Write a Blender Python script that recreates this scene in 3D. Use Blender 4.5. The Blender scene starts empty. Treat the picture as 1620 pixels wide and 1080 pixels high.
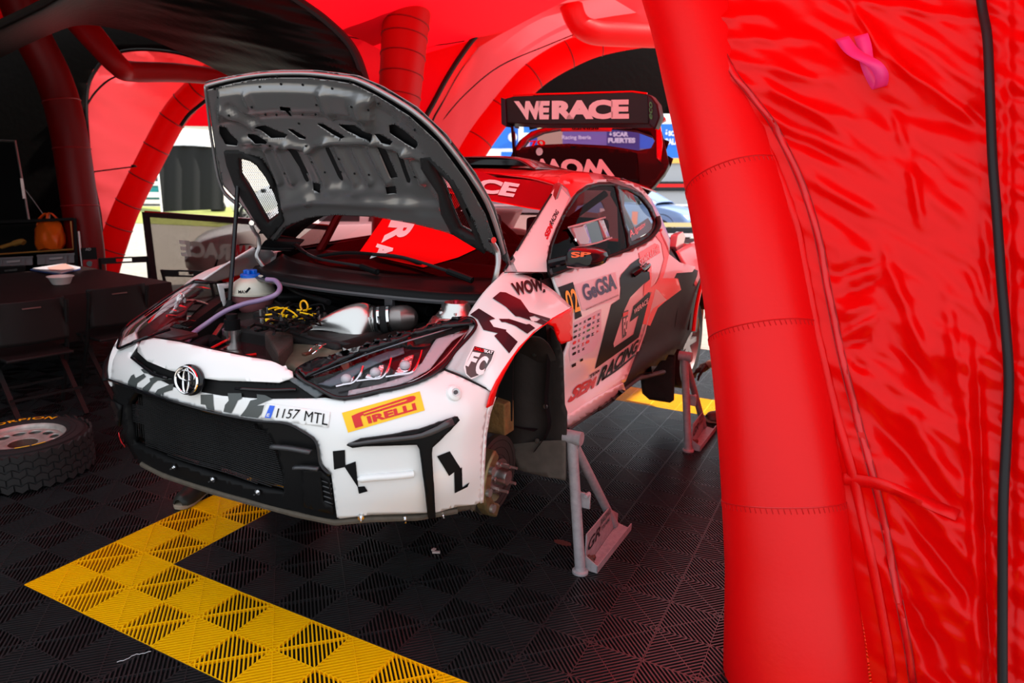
import bpy, bmesh, math, random
from mathutils import Vector, Matrix, noise
from mathutils.bvhtree import BVHTree
from mathutils.geometry import delaunay_2d_cdt
random.seed(7)
sc = bpy.context.scene
col = sc.collection
V3 = Vector
PI = math.pi
# ------------------------------------------------------------ camera, sky, sun, exposure
F = 1091.92
RM = Matrix(((0.88826217, 0.45885135, 0.02111279), (0.1265407, -0.20025978, -0.97153665), (-0.44156286, 0.86565089, -0.23594656)))
CAM = V3((2.93909626, -1.34831318, 1.69835349))
cd = bpy.data.cameras.new('camera'); cam = bpy.data.objects.new('camera', cd); col.objects.link(cam)
cd.sensor_width = 36.0; cd.lens = 36.0 * F / 1620.0; cd.clip_end = 400
_r = RM.transposed(); _m = Matrix((_r.col[0], -_r.col[1], -_r.col[2])).transposed()
cam.matrix_world = Matrix.Translation(CAM) @ _m.to_4x4()
cd.dof.use_dof = True; cd.dof.focus_distance = 2.75; cd.dof.aperture_fstop = 3.2
sc.camera = cam
sc.view_settings.view_transform = 'Standard'; sc.view_settings.look = 'None'
sc.view_settings.gamma = 1; sc.view_settings.use_curve_mapping = False
sc.view_settings.exposure = 0.0
w = bpy.data.worlds.new('sky'); sc.world = w; w.use_nodes = True
wn = w.node_tree.nodes; bgn = wn['Background']
bgn.inputs['Color'].default_value = (0.86, 0.93, 1.0, 1); bgn.inputs['Strength'].default_value = 1.5
sd = bpy.data.lights.new('sun', 'SUN'); sd.energy = 9.0; sd.angle = math.radians(1.0); sd.color = (1, .95, .86)
sun = bpy.data.objects.new('sun', sd); col.objects.link(sun)
sun.rotation_euler = V3((-0.58, -0.38, -0.72)).to_track_quat('-Z', 'Y').to_euler()
# ------------------------------------------------------------ materials
MT = {}
def mat(name, c, rough=.5, metal=0, spec=.5, coat=0, alpha=1, trans=0, noise_amt=0, nscale=30, bump=0, bscale=80, sheen=0):
    if name in MT: return MT[name]
    if max(c) < .05 and not metal: spec *= .4; coat *= .5
    m = bpy.data.materials.new(name); m.use_nodes = True
    nt = m.node_tree; b = nt.nodes['Principled BSDF']
    b.inputs['Base Color'].default_value = (*c, 1); b.inputs['Roughness'].default_value = rough
    b.inputs['Metallic'].default_value = metal; b.inputs['Specular IOR Level'].default_value = spec
    b.inputs['Coat Weight'].default_value = coat; b.inputs['Coat Roughness'].default_value = .06
    b.inputs['Alpha'].default_value = alpha; b.inputs['Transmission Weight'].default_value = trans
    if sheen: b.inputs['Sheen Weight'].default_value = sheen
    if noise_amt:
        tc = nt.nodes.new('ShaderNodeTexCoord'); n = nt.nodes.new('ShaderNodeTexNoise'); n.inputs['Scale'].default_value = nscale
        n.inputs['Detail'].default_value = 6
        mx = nt.nodes.new('ShaderNodeMix'); mx.data_type = 'RGBA'
        mx.inputs[6].default_value = (*[x * (1 - noise_amt) for x in c], 1); mx.inputs[7].default_value = (*[min(1, x * (1 + noise_amt)) for x in c], 1)
        nt.links.new(tc.outputs['Object'], n.inputs['Vector']); nt.links.new(n.outputs['Fac'], mx.inputs[0])
        nt.links.new(mx.outputs[2], b.inputs['Base Color'])
    if bump:
        tc = nt.nodes.new('ShaderNodeTexCoord'); n = nt.nodes.new('ShaderNodeTexNoise'); n.inputs['Scale'].default_value = bscale
        n.inputs['Detail'].default_value = 4
        bp = nt.nodes.new('ShaderNodeBump'); bp.inputs['Strength'].default_value = bump; bp.inputs['Distance'].default_value = .01
        nt.links.new(tc.outputs['Object'], n.inputs['Vector']); nt.links.new(n.outputs['Fac'], bp.inputs['Height'])
        nt.links.new(bp.outputs[0], b.inputs['Normal'])
    MT[name] = m; return m
def fabric(name, c, tc_, tfac, rough=.45, spec=.4, bump=.15, bscale=25):
    # cloth that lets daylight through: principled front mixed with a translucent back
    m = mat(name, c, rough, spec=spec, bump=bump, bscale=bscale)
    nt = m.node_tree; out = nt.nodes['Material Output']; b = nt.nodes['Principled BSDF']
    t = nt.nodes.new('ShaderNodeBsdfTranslucent'); t.inputs['Color'].default_value = (*tc_, 1)
    mx = nt.nodes.new('ShaderNodeMixShader'); mx.inputs[0].default_value = tfac
    nt.links.new(b.outputs[0], mx.inputs[1]); nt.links.new(t.outputs[0], mx.inputs[2]); nt.links.new(mx.outputs[0], out.inputs[0])
    return m
def clear(name, c, a):
    # thin tinted pane: mostly see-through with a glossy face
    m = bpy.data.materials.new(name); m.use_nodes = True; nt = m.node_tree
    nt.nodes.remove(nt.nodes['Principled BSDF']); out = nt.nodes['Material Output']
    tr = nt.nodes.new('ShaderNodeBsdfTransparent'); tr.inputs[0].default_value = (*c, 1)
    gl = nt.nodes.new('ShaderNodeBsdfGlossy'); gl.inputs['Roughness'].default_value = .03
    fr = nt.nodes.new('ShaderNodeFresnel'); fr.inputs[0].default_value = 1.45
    mt_ = nt.nodes.new('ShaderNodeMath'); mt_.operation = 'MULTIPLY'; mt_.inputs[1].default_value = a
    mx = nt.nodes.new('ShaderNodeMixShader'); nt.links.new(fr.outputs[0], mt_.inputs[0]); nt.links.new(mt_.outputs[0], mx.inputs[0])
    nt.links.new(tr.outputs[0], mx.inputs[1]); nt.links.new(gl.outputs[0], mx.inputs[2]); nt.links.new(mx.outputs[0], out.inputs[0])
    MT[name] = m; return m
WHITE = mat('white_paint', (.82, .82, .82), .28, coat=.5)
BLACKP = mat('black_plastic', (.007, .007, .0075), .42, spec=.22)
GLOSSBLK = mat('gloss_black', (.008, .008, .01), .12, coat=.6)
REDP = mat('red_paint', (.85, .003, .003), .3, coat=.12, spec=.3)
DKRED = mat('dark_red_paint', (.30, .004, .008), .2, coat=.5)
VINYLBLK = mat('black_vinyl', (.008, .008, .009), .35, spec=.2)
VINYLDK = mat('charcoal_vinyl', (.06, .07, .07), .4)
VWHITE = mat('white_vinyl', (.85, .85, .85), .4)
VRED = mat('red_vinyl', (.75, .005, .012), .35)
VNAVY = mat('navy_vinyl', (.02, .02, .13), .4)
VORANGE = mat('orange_vinyl', (1.0, .12, .02), .4)
VYEL = mat('yellow_vinyl', (1.0, .55, .0), .4)
RUBBER = mat('rubber', (.02, .02, .021), .8, bump=.2, bscale=60)
CHROME = mat('chrome', (.8, .8, .82), .12, metal=1)
ALU = mat('brushed_aluminium', (.62, .61, .59), .27, metal=1, bump=.03, bscale=300)
STEEL = mat('steel', (.35, .34, .33), .38, metal=1, noise_amt=.3, nscale=60)
HOODG = mat('grey_primer', (.24, .24, .245), .27, metal=.6, coat=.3)
CARB = mat('carbon', (.02, .02, .022), .3, coat=.4, bump=.1, bscale=200)
REDFAB = fabric('red_tent_fabric', (.74, .0002, .0006), (.75, .0005, .002), .25, rough=.30, spec=.26)
SHADERED = fabric('shaded_leg_red', (.17, .0006, .001), (.3, .001, .002), .25, rough=.45, spec=.25, bump=.08, bscale=60)  # tube red darkened in the colour to stand for shade on the left leg
REDTUBE = fabric('red_tube_fabric', (.86, .001, .003), (.9, .003, .006), .3, rough=.42, spec=.40, bump=.08, bscale=60)
BLKFAB = mat('black_tent_fabric', (.0065, .0055, .005), .5, spec=.12, bump=.3, bscale=14)
# ------------------------------------------------------------ geometry helpers
CX, CY, YAW = .965, .12, -.03
CARM = Matrix.Translation((CX, CY, 0)) @ Matrix.Rotation(YAW, 4, 'Z')
CARI = CARM.inverted(); CC = CARI @ CAM
def wray(x, y): return RM.transposed() @ V3(((x - 810) / F, (y - 540) / F, 1))
def cray(x, y): return CARI.to_3x3() @ wray(x, y)
def P(x, y, a, v):                     # a point of the photo measured on a plane X, Y or Z of the car
    d = cray(x, y); i = 'XYZ'.index(a); return CC + d * ((v - CC[i]) / d[i])
def W(x, y, a, v):                     # the same in world axes
    d = wray(x, y); i = 'XYZ'.index(a); return CAM + d * ((v - CAM[i]) / d[i])
def D(x, y, dep): return CAM + wray(x, y) * dep
def toimg(p):
    q = RM @ (V3(p) - CAM); return 810 + F * q.x / q.z, 540 + F * q.y / q.z, q.z
def link(o, parent=None):
    col.objects.link(o)
    if parent is not None: o.parent = parent
    return o
def mk(name, vs, fs, m, parent=None, smooth=True, thick=0, off=-1, bev=0, autos=True):
    me = bpy.data.meshes.new(name); me.from_pydata([tuple(v) for v in vs], [], fs); me.validate(); me.update()
    if m: me.materials.append(m)
    if smooth:
        me.polygons.foreach_set('use_smooth', [True] * len(me.polygons))
        if autos: me.set_sharp_from_angle(angle=.7)
    o = link(bpy.data.objects.new(name, me), parent)
    if thick:
        s = o.modifiers.new('thickness', 'SOLIDIFY'); s.thickness = thick; s.offset = off
    if bev:
        s = o.modifiers.new('bevel', 'BEVEL'); s.width = bev; s.segments = 2; s.limit_method = 'ANGLE'; s.angle_limit = .6
    return o
class MB:
    def __init__(s): s.v = []; s.f = []
    def add(s, vs, fs):
        n = len(s.v); s.v += [V3(v) for v in vs]; s.f += [tuple(i + n for i in f) for f in fs]; return s
    def box(s, c, d, rot=None):
        c = V3(c); d = V3(d) / 2; vs = []
        for sx in (-1, 1):
            for sy in (-1, 1):
                for sz in (-1, 1):
                    p = V3((sx * d.x, sy * d.y, sz * d.z))
                    if rot is not None: p = rot @ p
                    vs.append(c + p)
        return s.add(vs, [(0, 1, 3, 2), (4, 6, 7, 5), (0, 4, 5, 1), (2, 3, 7, 6), (0, 2, 6, 4), (1, 5, 7, 3)])
    def bar(s, a, b, w_, h=None, up=(0, 0, 1)):
        a, b = V3(a), V3(b); h = h or w_; z = (b - a).normalized(); x = z.cross(V3(up))
        if x.length < 1e-4: x = z.cross(V3((1, 0, 0)))
        x.normalize(); y = x.cross(z); R_ = Matrix((x, y, z)).transposed()
        return s.box((a + b) / 2, (w_, h, (b - a).length), R_)
    def tube(s, pts, r, n=10, cap=True, closed=False):
        pts = [V3(p) for p in pts]; k = len(pts); rs = r if isinstance(r, (list, tuple)) else [r] * k
        vs = []; px_ = None
        for i, p in enumerate(pts):
            if closed: t = pts[(i + 1) % k] - pts[i - 1]
            else: t = pts[min(i + 1, k - 1)] - pts[max(i - 1, 0)]
            t.normalize()
            if px_ is None: px_ = t.cross(V3((0.13, .2, 1))); px_.normalize()
            px_ = (px_ - t * px_.dot(t)).normalized(); py_ = t.cross(px_)
            for j in range(n):
                a = 2 * PI * j / n; vs.append(p + (px_ * math.cos(a) + py_ * math.sin(a)) * rs[i])
        fs = []
        for i in range(k if closed else k - 1):
            for j in range(n):
                i2 = (i + 1) % k; fs.append((i * n + j, i * n + (j + 1) % n, i2 * n + (j + 1) % n, i2 * n + j))
        if cap and not closed: fs += [tuple(range(n - 1, -1, -1)), tuple((k - 1) * n + j for j in range(n))]
        return s.add(vs, fs)
    def lathe(s, prof, c=(0, 0, 0), ax=(0, 0, 1), n=24, a0=0, a1=2 * PI):
        z = V3(ax).normalized(); x = z.orthogonal().normalized(); y = z.cross(x); c = V3(c); vs = []; full = abs(a1 - a0 - 2 * PI) < 1e-6
        m_ = n if full else n + 1
        for r, h in prof:
            for j in range(m_):
                a = a0 + (a1 - a0) * j / n; vs.append(c + z * h + (x * math.cos(a) + y * math.sin(a)) * r)
        fs = []
        for i in range(len(prof) - 1):
            for j in range(n):
                j2 = (j + 1) % m_; fs.append((i * m_ + j, i * m_ + j2, (i + 1) * m_ + j2, (i + 1) * m_ + j))
        return s.add(vs, fs)
    def cyl(s, a, b, r, n=16, r2=None):
        a, b = V3(a), V3(b); L = (b - a).length; r2 = r if r2 is None else r2
        return s.lathe([(0, 0), (r, 0), (r2, L), (0, L)], a, b - a, n)
    def prism(s, poly, d):                  # poly: 3d points in order, d: extrusion vector
        n = len(poly); poly = [V3(p) for p in poly]; d = V3(d)
        return s.add(poly + [p + d for p in poly], [tuple(range(n - 1, -1, -1)), tuple(range(n, 2 * n))] + [(i, (i + 1) % n, n + (i + 1) % n, n + i) for i in range(n)])
    def build(s, name, m, parent=None, smooth=True, bev=0, thick=0, off=-1):
        return mk(name, s.v, s.f, m, parent, smooth, thick, off, bev)
def smoothpts(pts, k=6, closed=False):
    pts = [V3(p) for p in pts]; n = len(pts); out = []
    for i in range(n if closed else n - 1):
        if closed: a, b, c, d = pts[i - 1], pts[i], pts[(i + 1) % n], pts[(i + 2) % n]
        else:
            b, c = pts[i], pts[i + 1]; a = pts[i - 1] if i else b * 2 - c; d = pts[i + 2] if i + 2 < n else c * 2 - b
        for j in range(k):
            t = j / k; out.append(.5 * ((2 * b) + (c - a) * t + (2 * a - 5 * b + 4 * c - d) * t * t + (3 * b - a - 3 * c + d) * t ** 3))
    if not closed: out.append(pts[-1])
    return out
def grid(rows, ku=5, kv=5):
    R1 = [smoothpts(r, ku) for r in rows]; n = len(R1[0])
    C1 = [smoothpts([r[j] for r in R1], kv) for j in range(n)]; m = len(C1[0])
    vs = [C1[j][i] for i in range(m) for j in range(n)]
    fs = [(i * n + j, i * n + j + 1, (i + 1) * n + j + 1, (i + 1) * n + j) for i in range(m - 1) for j in range(n - 1)]
    return vs, fs
def outward(g, c):                      # faces turned away from a point inside
    c = V3(c); out = []
    for f in g[1]:
        a, b_, d = g[0][f[0]], g[0][f[1]], g[0][f[2]]; n = (b_ - a).cross(d - a)
        out.append(tuple(f) if n.dot((a + d) / 2 - c) > 0 else tuple(reversed(f)))
    return out
def bvh(g): return BVHTree.FromPolygons([tuple(v) for v in g[0]], g[1])
def inside(p, poly):
    c = False; n = len(poly); x, y = p
    for i in range(n):
        x1, y1 = poly[i]; x2, y2 = poly[i - 1]
        if (y1 > y) != (y2 > y) and x < (x2 - x1) * (y - y1) / (y2 - y1) + x1: c = not c
    return c
def tess(poly, holes=(), step=8):
    loops = [poly] + list(holes); vs = []; es = []
    for L in loops:
        s0 = len(vs); n = len(L); cnt = 0
        for i in range(n):
            a = V3((*L[i], 0)); b = V3((*L[(i + 1) % n], 0)); k = max(1, int((b - a).length / step))
            for j in range(k): vs.append((a + (b - a) * (j / k)).to_2d()); cnt += 1
        es += [(s0 + i, s0 + (i + 1) % cnt) for i in range(cnt)]
    xs = [p[0] for p in poly]; ys = [p[1] for p in poly]
    y = min(ys) + step * .5; r = 0
    while y < max(ys):
        x = min(xs) + step * (.5 if r % 2 else 1.0)
        while x < max(xs):
            if inside((x, y), poly) and not any(inside((x, y), h) for h in holes): vs.append(Vector((x, y)))
            x += step
        y += step; r += 1
    o = delaunay_2d_cdt(vs, es, [], 0, 1e-5); tv, tf = o[0], o[2]; keep = []
    for f in tf:
        c = sum((tv[i] for i in f), Vector((0, 0))) / len(f)
        if inside(c, poly) and not any(inside(c, h) for h in holes): keep.append(tuple(f))
    return tv, keep
def hit(x, y, targets, off):
    d = cray(x, y).normalized(); best = None
    for t in targets:
        h = t.ray_cast(CC, d)
        if h[0] is not None and (best is None or h[3] < best[1]): best = (h[0], h[3], h[1])
    if best is None: return None
    n = best[2]
    if n.dot(d) > 0: n = -n
    return best[0] + n * off, n
def hs(x, y, targets, off):            # nearest surface point when the exact ray just misses the edge
    h = hit(x, y, targets, off)
    for r in (3, 6, 10, 15, 22, 30, 45):
        if h: break
        for k in range(8):
            h = hit(x + r * math.cos(k * PI / 4), y + r * math.sin(k * PI / 4), targets, off)
            if h: break
    return h
LIM = .09
def hitx(x, y, targets, off):            # exact hit, or the tangent plane of the nearest surface point carried on a little
    h = hit(x, y, targets, off)
    if h: return h
    for r in (3, 6, 10, 15, 21):
        for k in range(8):
            h = hit(x + r * math.cos(k * PI / 4), y + r * math.sin(k * PI / 4), targets, off)
            if h:
                d = cray(x, y); den = d.dot(h[1])
                if abs(den) / d.length < .12: continue
                q = CC + d * ((h[0] - CC).dot(h[1]) / den)
                if (q - h[0]).length < LIM: return q, h[1]
    return None
def castpts(tv, tf, targets, off):
    pts = []; ok = []
    for v in tv:
        h = hitx(v[0], v[1], targets, off); pts.append(h[0] if h else V3((0, 0, 0))); ok.append(h is not None)
    fs = []
    for f in tf:
        if all(ok[i] for i in f):
            e = max((pts[f[i]] - pts[f[i - 1]]).length for i in range(len(f)))
            if e < .35: fs.append(tuple(reversed(f)))
    used = sorted({i for f in fs for i in f}); mp = {k: i for i, k in enumerate(used)}
    return [pts[i] for i in used], [tuple(mp[i] for i in f) for f in fs]
def cast(name, poly, targets, m, parent, off=0, thick=0, step=8, holes=(), round_=0, bev=0):
    if round_: poly = [tuple(p[:2]) for p in smoothpts([(*p, 0) for p in poly], round_, True)]
    vs, fs = castpts(*tess(poly, holes, step), targets, off)
    return mk(name, vs, fs, m, parent, True, thick, -1, bev)
def strip(name, pts, wid, targets, m, parent, off=.002, thick=.004, step=4, closed=False):
    # a band of given pixel width along a pixel path
    P3 = [V3((*p, 0)) for p in pts]; P3 = smoothpts(P3, 4, closed); n = len(P3); L = []; R_ = []
    for i, p in enumerate(P3):
        t = (P3[(i + 1) % n] - P3[i - 1]) if closed else (P3[min(i + 1, n - 1)] - P3[max(0, i - 1)])
        t.normalize(); q = V3((-t.y, t.x, 0)); w_ = wid[0] + (wid[1] - wid[0]) * i / (n - 1) if isinstance(wid, tuple) else wid
        L.append((p + q * w_ / 2).to_2d()); R_.append((p - q * w_ / 2).to_2d())
    vs = []; fs = []; ok = []
    for a, b in zip(L, R_):
        for c in (a, b):
            h = hit(c[0], c[1], targets, off); vs.append(h[0] if h else V3()); ok.append(h is not None)
    for i in range(n if closed else n - 1):
        j = (i + 1) % n; f = (2 * i, 2 * i + 1, 2 * j + 1, 2 * j)
        if all(ok[k] for k in f): fs.append(f)
    used = sorted({i for f in fs for i in f}); mp = {k: i for i, k in enumerate(used)}
    return mk(name, [vs[i] for i in used], [tuple(mp[i] for i in f) for f in fs], m, parent, True, thick, -1)
def homo(q):   # unit square (0,0)TL (1,0)TR (1,1)BR (0,1)BL -> quad
    (x0, y0), (x1, y1), (x2, y2), (x3, y3) = q
    dx1, dx2, dx3 = x1 - x2, x3 - x2, x0 - x1 + x2 - x3; dy1, dy2, dy3 = y1 - y2, y3 - y2, y0 - y1 + y2 - y3
    den = dx1 * dy2 - dx2 * dy1; g = (dx3 * dy2 - dx2 * dy3) / den; h = (dx1 * dy3 - dx3 * dy1) / den
    a, b, c, d, e, f = x1 - x0 + g * x1, x3 - x0 + h * x3, x0, y1 - y0 + g * y1, y3 - y0 + h * y3, y0
    return lambda u, v: ((a * u + b * v + c) / (g * u + h * v + 1), (d * u + e * v + f) / (g * u + h * v + 1))
_tc = {}
def textmesh(s, bold=0, shear=0, sp=1.0):
    k = (s, bold, shear, sp)
    if k in _tc: return _tc[k]
    c = bpy.data.curves.new('t', 'FONT'); c.body = s; c.offset = bold; c.shear = shear; c.space_character = sp; c.resolution_u = 4
    o = bpy.data.objects.new('t', c); col.objects.link(o); dg = bpy.context.evaluated_depsgraph_get(); dg.update()
    me = o.evaluated_get(dg).to_mesh(); bm = bmesh.new(); bm.from_mesh(me); o.evaluated_get(dg).to_mesh_clear()
    bpy.data.objects.remove(o); bpy.data.curves.remove(c)
    bmesh.ops.triangulate(bm, faces=bm.faces[:])
    xs = [v.co.x for v in bm.verts]; ys = [v.co.y for v in bm.verts]; x0, x1, y0, y1 = min(xs), max(xs), min(ys), max(ys)
    W_, H_ = x1 - x0, y1 - y0
    for _ in range(4):
        L = [e for e in bm.edges if e.calc_length() > .3]
        if not L: break
        bmesh.ops.subdivide_edges(bm, edges=L, cuts=1); bmesh.ops.triangulate(bm, faces=[f for f in bm.faces if len(f.verts) > 3])
    bm.verts.index_update(); vs = [((v.co.x - x0) / W_, 1 - (v.co.y - y0) / H_) for v in bm.verts]; fs = [tuple(v.index for v in f.verts) for f in bm.faces]
    bm.free(); _tc[k] = (vs, fs); return vs, fs
def text(name, s, quad, targets, m, parent, off=.003, bold=.02, shear=0, sp=1.0):
    vs, fs = textmesh(s, bold, shear, sp); H = homo(quad)
    v2, f2 = castpts([H(u, v) for u, v in vs], fs, targets, off)
    return mk(name, v2, f2, m, parent, False)
def text3(name, s, quad3, m, parent, bold=.02, shear=0, sp=1.0, off=0):   # on a flat 3d quad TL TR BR BL
    vs, fs = textmesh(s, bold, shear, sp); a, b, c, d = [V3(p) for p in quad3]; n = (b - a).cross(d - a).normalized() * -off
    return mk(name, [(a * (1 - u) + b * u) * (1 - v) + (d * (1 - u) + c * u) * v + n for u, v in vs], fs, m, parent, False)
def flip(o, parent=None):
    me = o.data.copy(); 
    for v in me.vertices: v.co.x = -v.co.x
    me.flip_normals(); c = bpy.data.objects.new(o.name.split('.')[0], me); link(c, parent or o.parent)
    for md in o.modifiers:
        q = c.modifiers.new(md.name, md.type)
        if md.type == 'SOLIDIFY': q.thickness = md.thickness; q.offset = md.offset
    return c
def thing(name, label, cat, loc=(0, 0, 0), rz=0, group=None):
    o = bpy.data.objects.new(name, None); o.empty_display_size = .1; link(o); o.location = loc; o.rotation_euler = (0, 0, rz)
    return tag(o, label, cat, group)
def tag(o, label, cat, group=None):
    o['label'] = label; o['category'] = cat
    if group: o['group'] = group
    return o
def copy_tree(o, parent=None):
    c = o.copy(); link(c, parent)
    for ch in list(o.children): copy_tree(ch, c)
    return c
def inv(parent):  # world -> local of a thing at loc/rz
    return (Matrix.Translation(parent.location) @ Matrix.Rotation(parent.rotation_euler.z, 4, 'Z')).inverted()
# ============================================================ FLOOR
ground = mk('ground', [(-60, -12, -.03), (40, -12, -.03), (40, 90, -.03), (-60, 90, -.03)], [(0, 1, 2, 3)], mat('gravel', (.36, .33, .29), .9, noise_amt=.35, nscale=14, bump=.4, bscale=60), smooth=False)
ground['kind'] = 'structure'
floor = bpy.data.objects.new('floor', None); link(floor); floor['kind'] = 'structure'
def tile_mesh(name, m):
    b = MB(); S = .397; h = .2; n = 19; pitch = h * math.sqrt(2) / n; hw = .0031; ht = .013
    def seg(a, c, w_, z0, z1):
        a, c = Vector(a), Vector(c); d = (c - a).normalized(); q = Vector((-d.y, d.x)) * w_
        p = [a + q, a - q, c - q, c + q]
        b.add([(x.x, x.y, z1) for x in p] + [(x.x, x.y, z0) for x in p], [(0, 1, 2, 3), (0, 4, 5, 1), (2, 6, 7, 3), (3, 7, 4, 0), (1, 5, 6, 2)])
    for sx in (-1, 1):
        for sy in (-1, 1):
            # ribs run towards the tile centre: along (sx,sy)
            d = Vector((sx, sy)).normalized(); q = Vector((-d.y, d.x))
            for i in range(n):
                o = (i - (n - 1) / 2) * pitch; c = Vector((sx, sy)) * h / 2 + q * o
                L = h / math.sqrt(2) - abs(o) - .002
                if L > .003: seg(c - d * L, c + d * L, hw, -ht, 0)
            c = Vector((sx, sy)) * h / 2; L = h / math.sqrt(2) * .98
            seg(c - q * L, c + q * L, .0016, -ht, .0004)
    for k in (-1, 0, 1):
        o = k * (h - .0022)
        seg((o, -S / 2), (o, S / 2), .0014, -ht, .0003); seg((-S / 2, o), (S / 2, o), .0014, -ht, .0003)
    for i in (-1, 1):
        for j in (-1, 1): b.box((i * .09, j * .09, -.008), (.004, .004, .01))
    me = bpy.data.meshes.new(name); me.from_pydata([tuple(v) for v in b.v], [], b.f); me.update(); me.materials.append(m); return me
TBLK = mat('black_tile_plastic', (.016, .0165, .018), .30, spec=2.0, noise_amt=.35, nscale=6)
TYEL = mat('yellow_tile_plastic', (1.0, .50, .0), .42, spec=.2, noise_amt=.06, nscale=12)
tb, ty = tile_mesh('floor_tile', TBLK), tile_mesh('floor_tile', TYEL)
tl = []
for i in range(-16, 10):
    for j in range(-5, 14):
        x, y = .4 * i + .2, .4 * j + .2
        if x < -4.9 + .0 * y: continue
        q = toimg((x, y, 0))
        if q[2] < .4 or q[0] < -220 or q[0] > 1760 or q[1] > 1330: continue
        tl.append((q[2], i, j, x, y))
tl.sort(); rest = []
for k, (dd, i, j, x, y) in enumerate(tl):
    yel = (0 <= i <= 7 and 0 <= j <= 9) and (i in (0, 7) or j in (0, 9))
    if k >= 300: rest.append((x, y, yel)); continue
    o = link(bpy.data.objects.new('floor_tile', ty if yel else tb), floor); o.location = (x, y, random.uniform(-.0012, .0006)); o.rotation_euler = (random.uniform(-.003, .003), random.uniform(-.003, .003), random.uniform(-.003, .003))
if rest:
    b = MB()
    for x, y, yel in rest: b.add([V3(v.co) + V3((x, y, 0)) for v in tb.vertices], [tuple(p.vertices) for p in tb.polygons])
    o = b.build('floor_tile', TBLK, floor, smooth=False); o['kind'] = 'stuff'
base = mk('floor_bed', [(-5.0, -2.1, -.016), (3.9, -2.1, -.016), (3.9, 5.7, -.016), (-5.0, 5.7, -.016)], [(0, 1, 2, 3)], mat('bed_black', (.010, .010, .011), .8), floor, smooth=False)
print('tiles', len(tl))
# ============================================================ TENT
tent = thing('inflatable_tent', 'large red and black inflatable event tent covering the raised rally car', 'tent')
def dtube(name, pts, r, m, parent, n=20, k=8, seams=()):
    c = smoothpts([D(*p) for p in pts], k); rr = r if isinstance(r, (int, float)) else None
    if rr is None:
        rr = []
        for i in range(len(c)):
            t = i / (len(c) - 1) * (len(r) - 1); a = int(min(t, len(r) - 2)); rr.append(r[a] + (r[a + 1] - r[a]) * (t - a))
    else: rr = [rr] * len(c)
    for s_ in seams:
        i = int(s_ * (len(c) - 1)); rr[i] *= .965
    b = MB(); b.tube(c, rr, n); o = b.build(name, m, parent)
    return o, c, rr
def seam_rings(c, rr, idx, m, parent, name='seam'):
    for i in idx:
        t = (c[min(i + 1, len(c) - 1)] - c[i - 1]).normalized(); x = t.orthogonal().normalized(); y = t.cross(x)
        b = MB(); b.tube([c[i] + (x * math.cos(a) + y * math.sin(a)) * rr[i] * 1.0 for a in [2 * PI * j / 28 for j in range(28)]], .008, 5, closed=True); b.build(name, m, parent)
SEAM = mat('seam_thread', (.25, .002, .004), .6)
PIPE = mat('black_piping', (.012, .010, .010), .5)
# near right leg
leg, lc, lr = dtube('tent_leg', [(1262, 1420, 2.45), (1256, 1080, 2.42), (1246, 900, 2.43), (1232, 720, 2.47), (1213, 560, 2.55), (1188, 400, 2.65), (1160, 260, 2.75), (1128, 120, 2.85), (1090, -20, 2.95), (1000, -260, 3.2), (820, -480, 3.6)],
                    [.245, .238, .212, .205, .20, .20, .20, .20, .20, .2, .2], REDTUBE, tent, 48, 10)
for i_ in (26, 42, 58):
    t_ = (lc[i_ + 1] - lc[i_ - 1]).normalized(); x_ = t_.orthogonal().normalized(); y_ = t_.cross(x_)
    b = MB(); b.tube([lc[i_] + (x_ * math.cos(a) + y_ * math.sin(a)) * (lr[i_] + .0005) for a in [2 * PI * j / 48 for j in range(48)]], .0025, 5, closed=True)
    for j in range(70): a = 2 * PI * j / 70; q_ = lc[i_] + (x_ * math.cos(a) + y_ * math.sin(a)) * (lr[i_] + .001); b.bar(q_ - t_ * .004, q_ - t_ * .020 + (y_ * math.cos(a) - x_ * math.sin(a)) * .004, .002)
    b.build('leg_seam', mat('leg_seam_red', (.55, .001, .003), .4), tent)
def interp(tab, y):
    if y <= tab[0][1]: return tab[0][0]
    for (x0, y0), (x1, y1) in zip(tab, tab[1:]):
        if y <= y1: return x0 + (x1 - x0) * (y - y0) / (y1 - y0)
    return tab[-1][0]
border = [(820, -300), (1038, 0), (1086, 104), (1118, 148), (1157, 200), (1200, 290), (1235, 370), (1256, 480), (1282, 600), (1322, 750), (1345, 850), (1374, 1000), (1386, 1080), (1420, 1350)]
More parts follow.
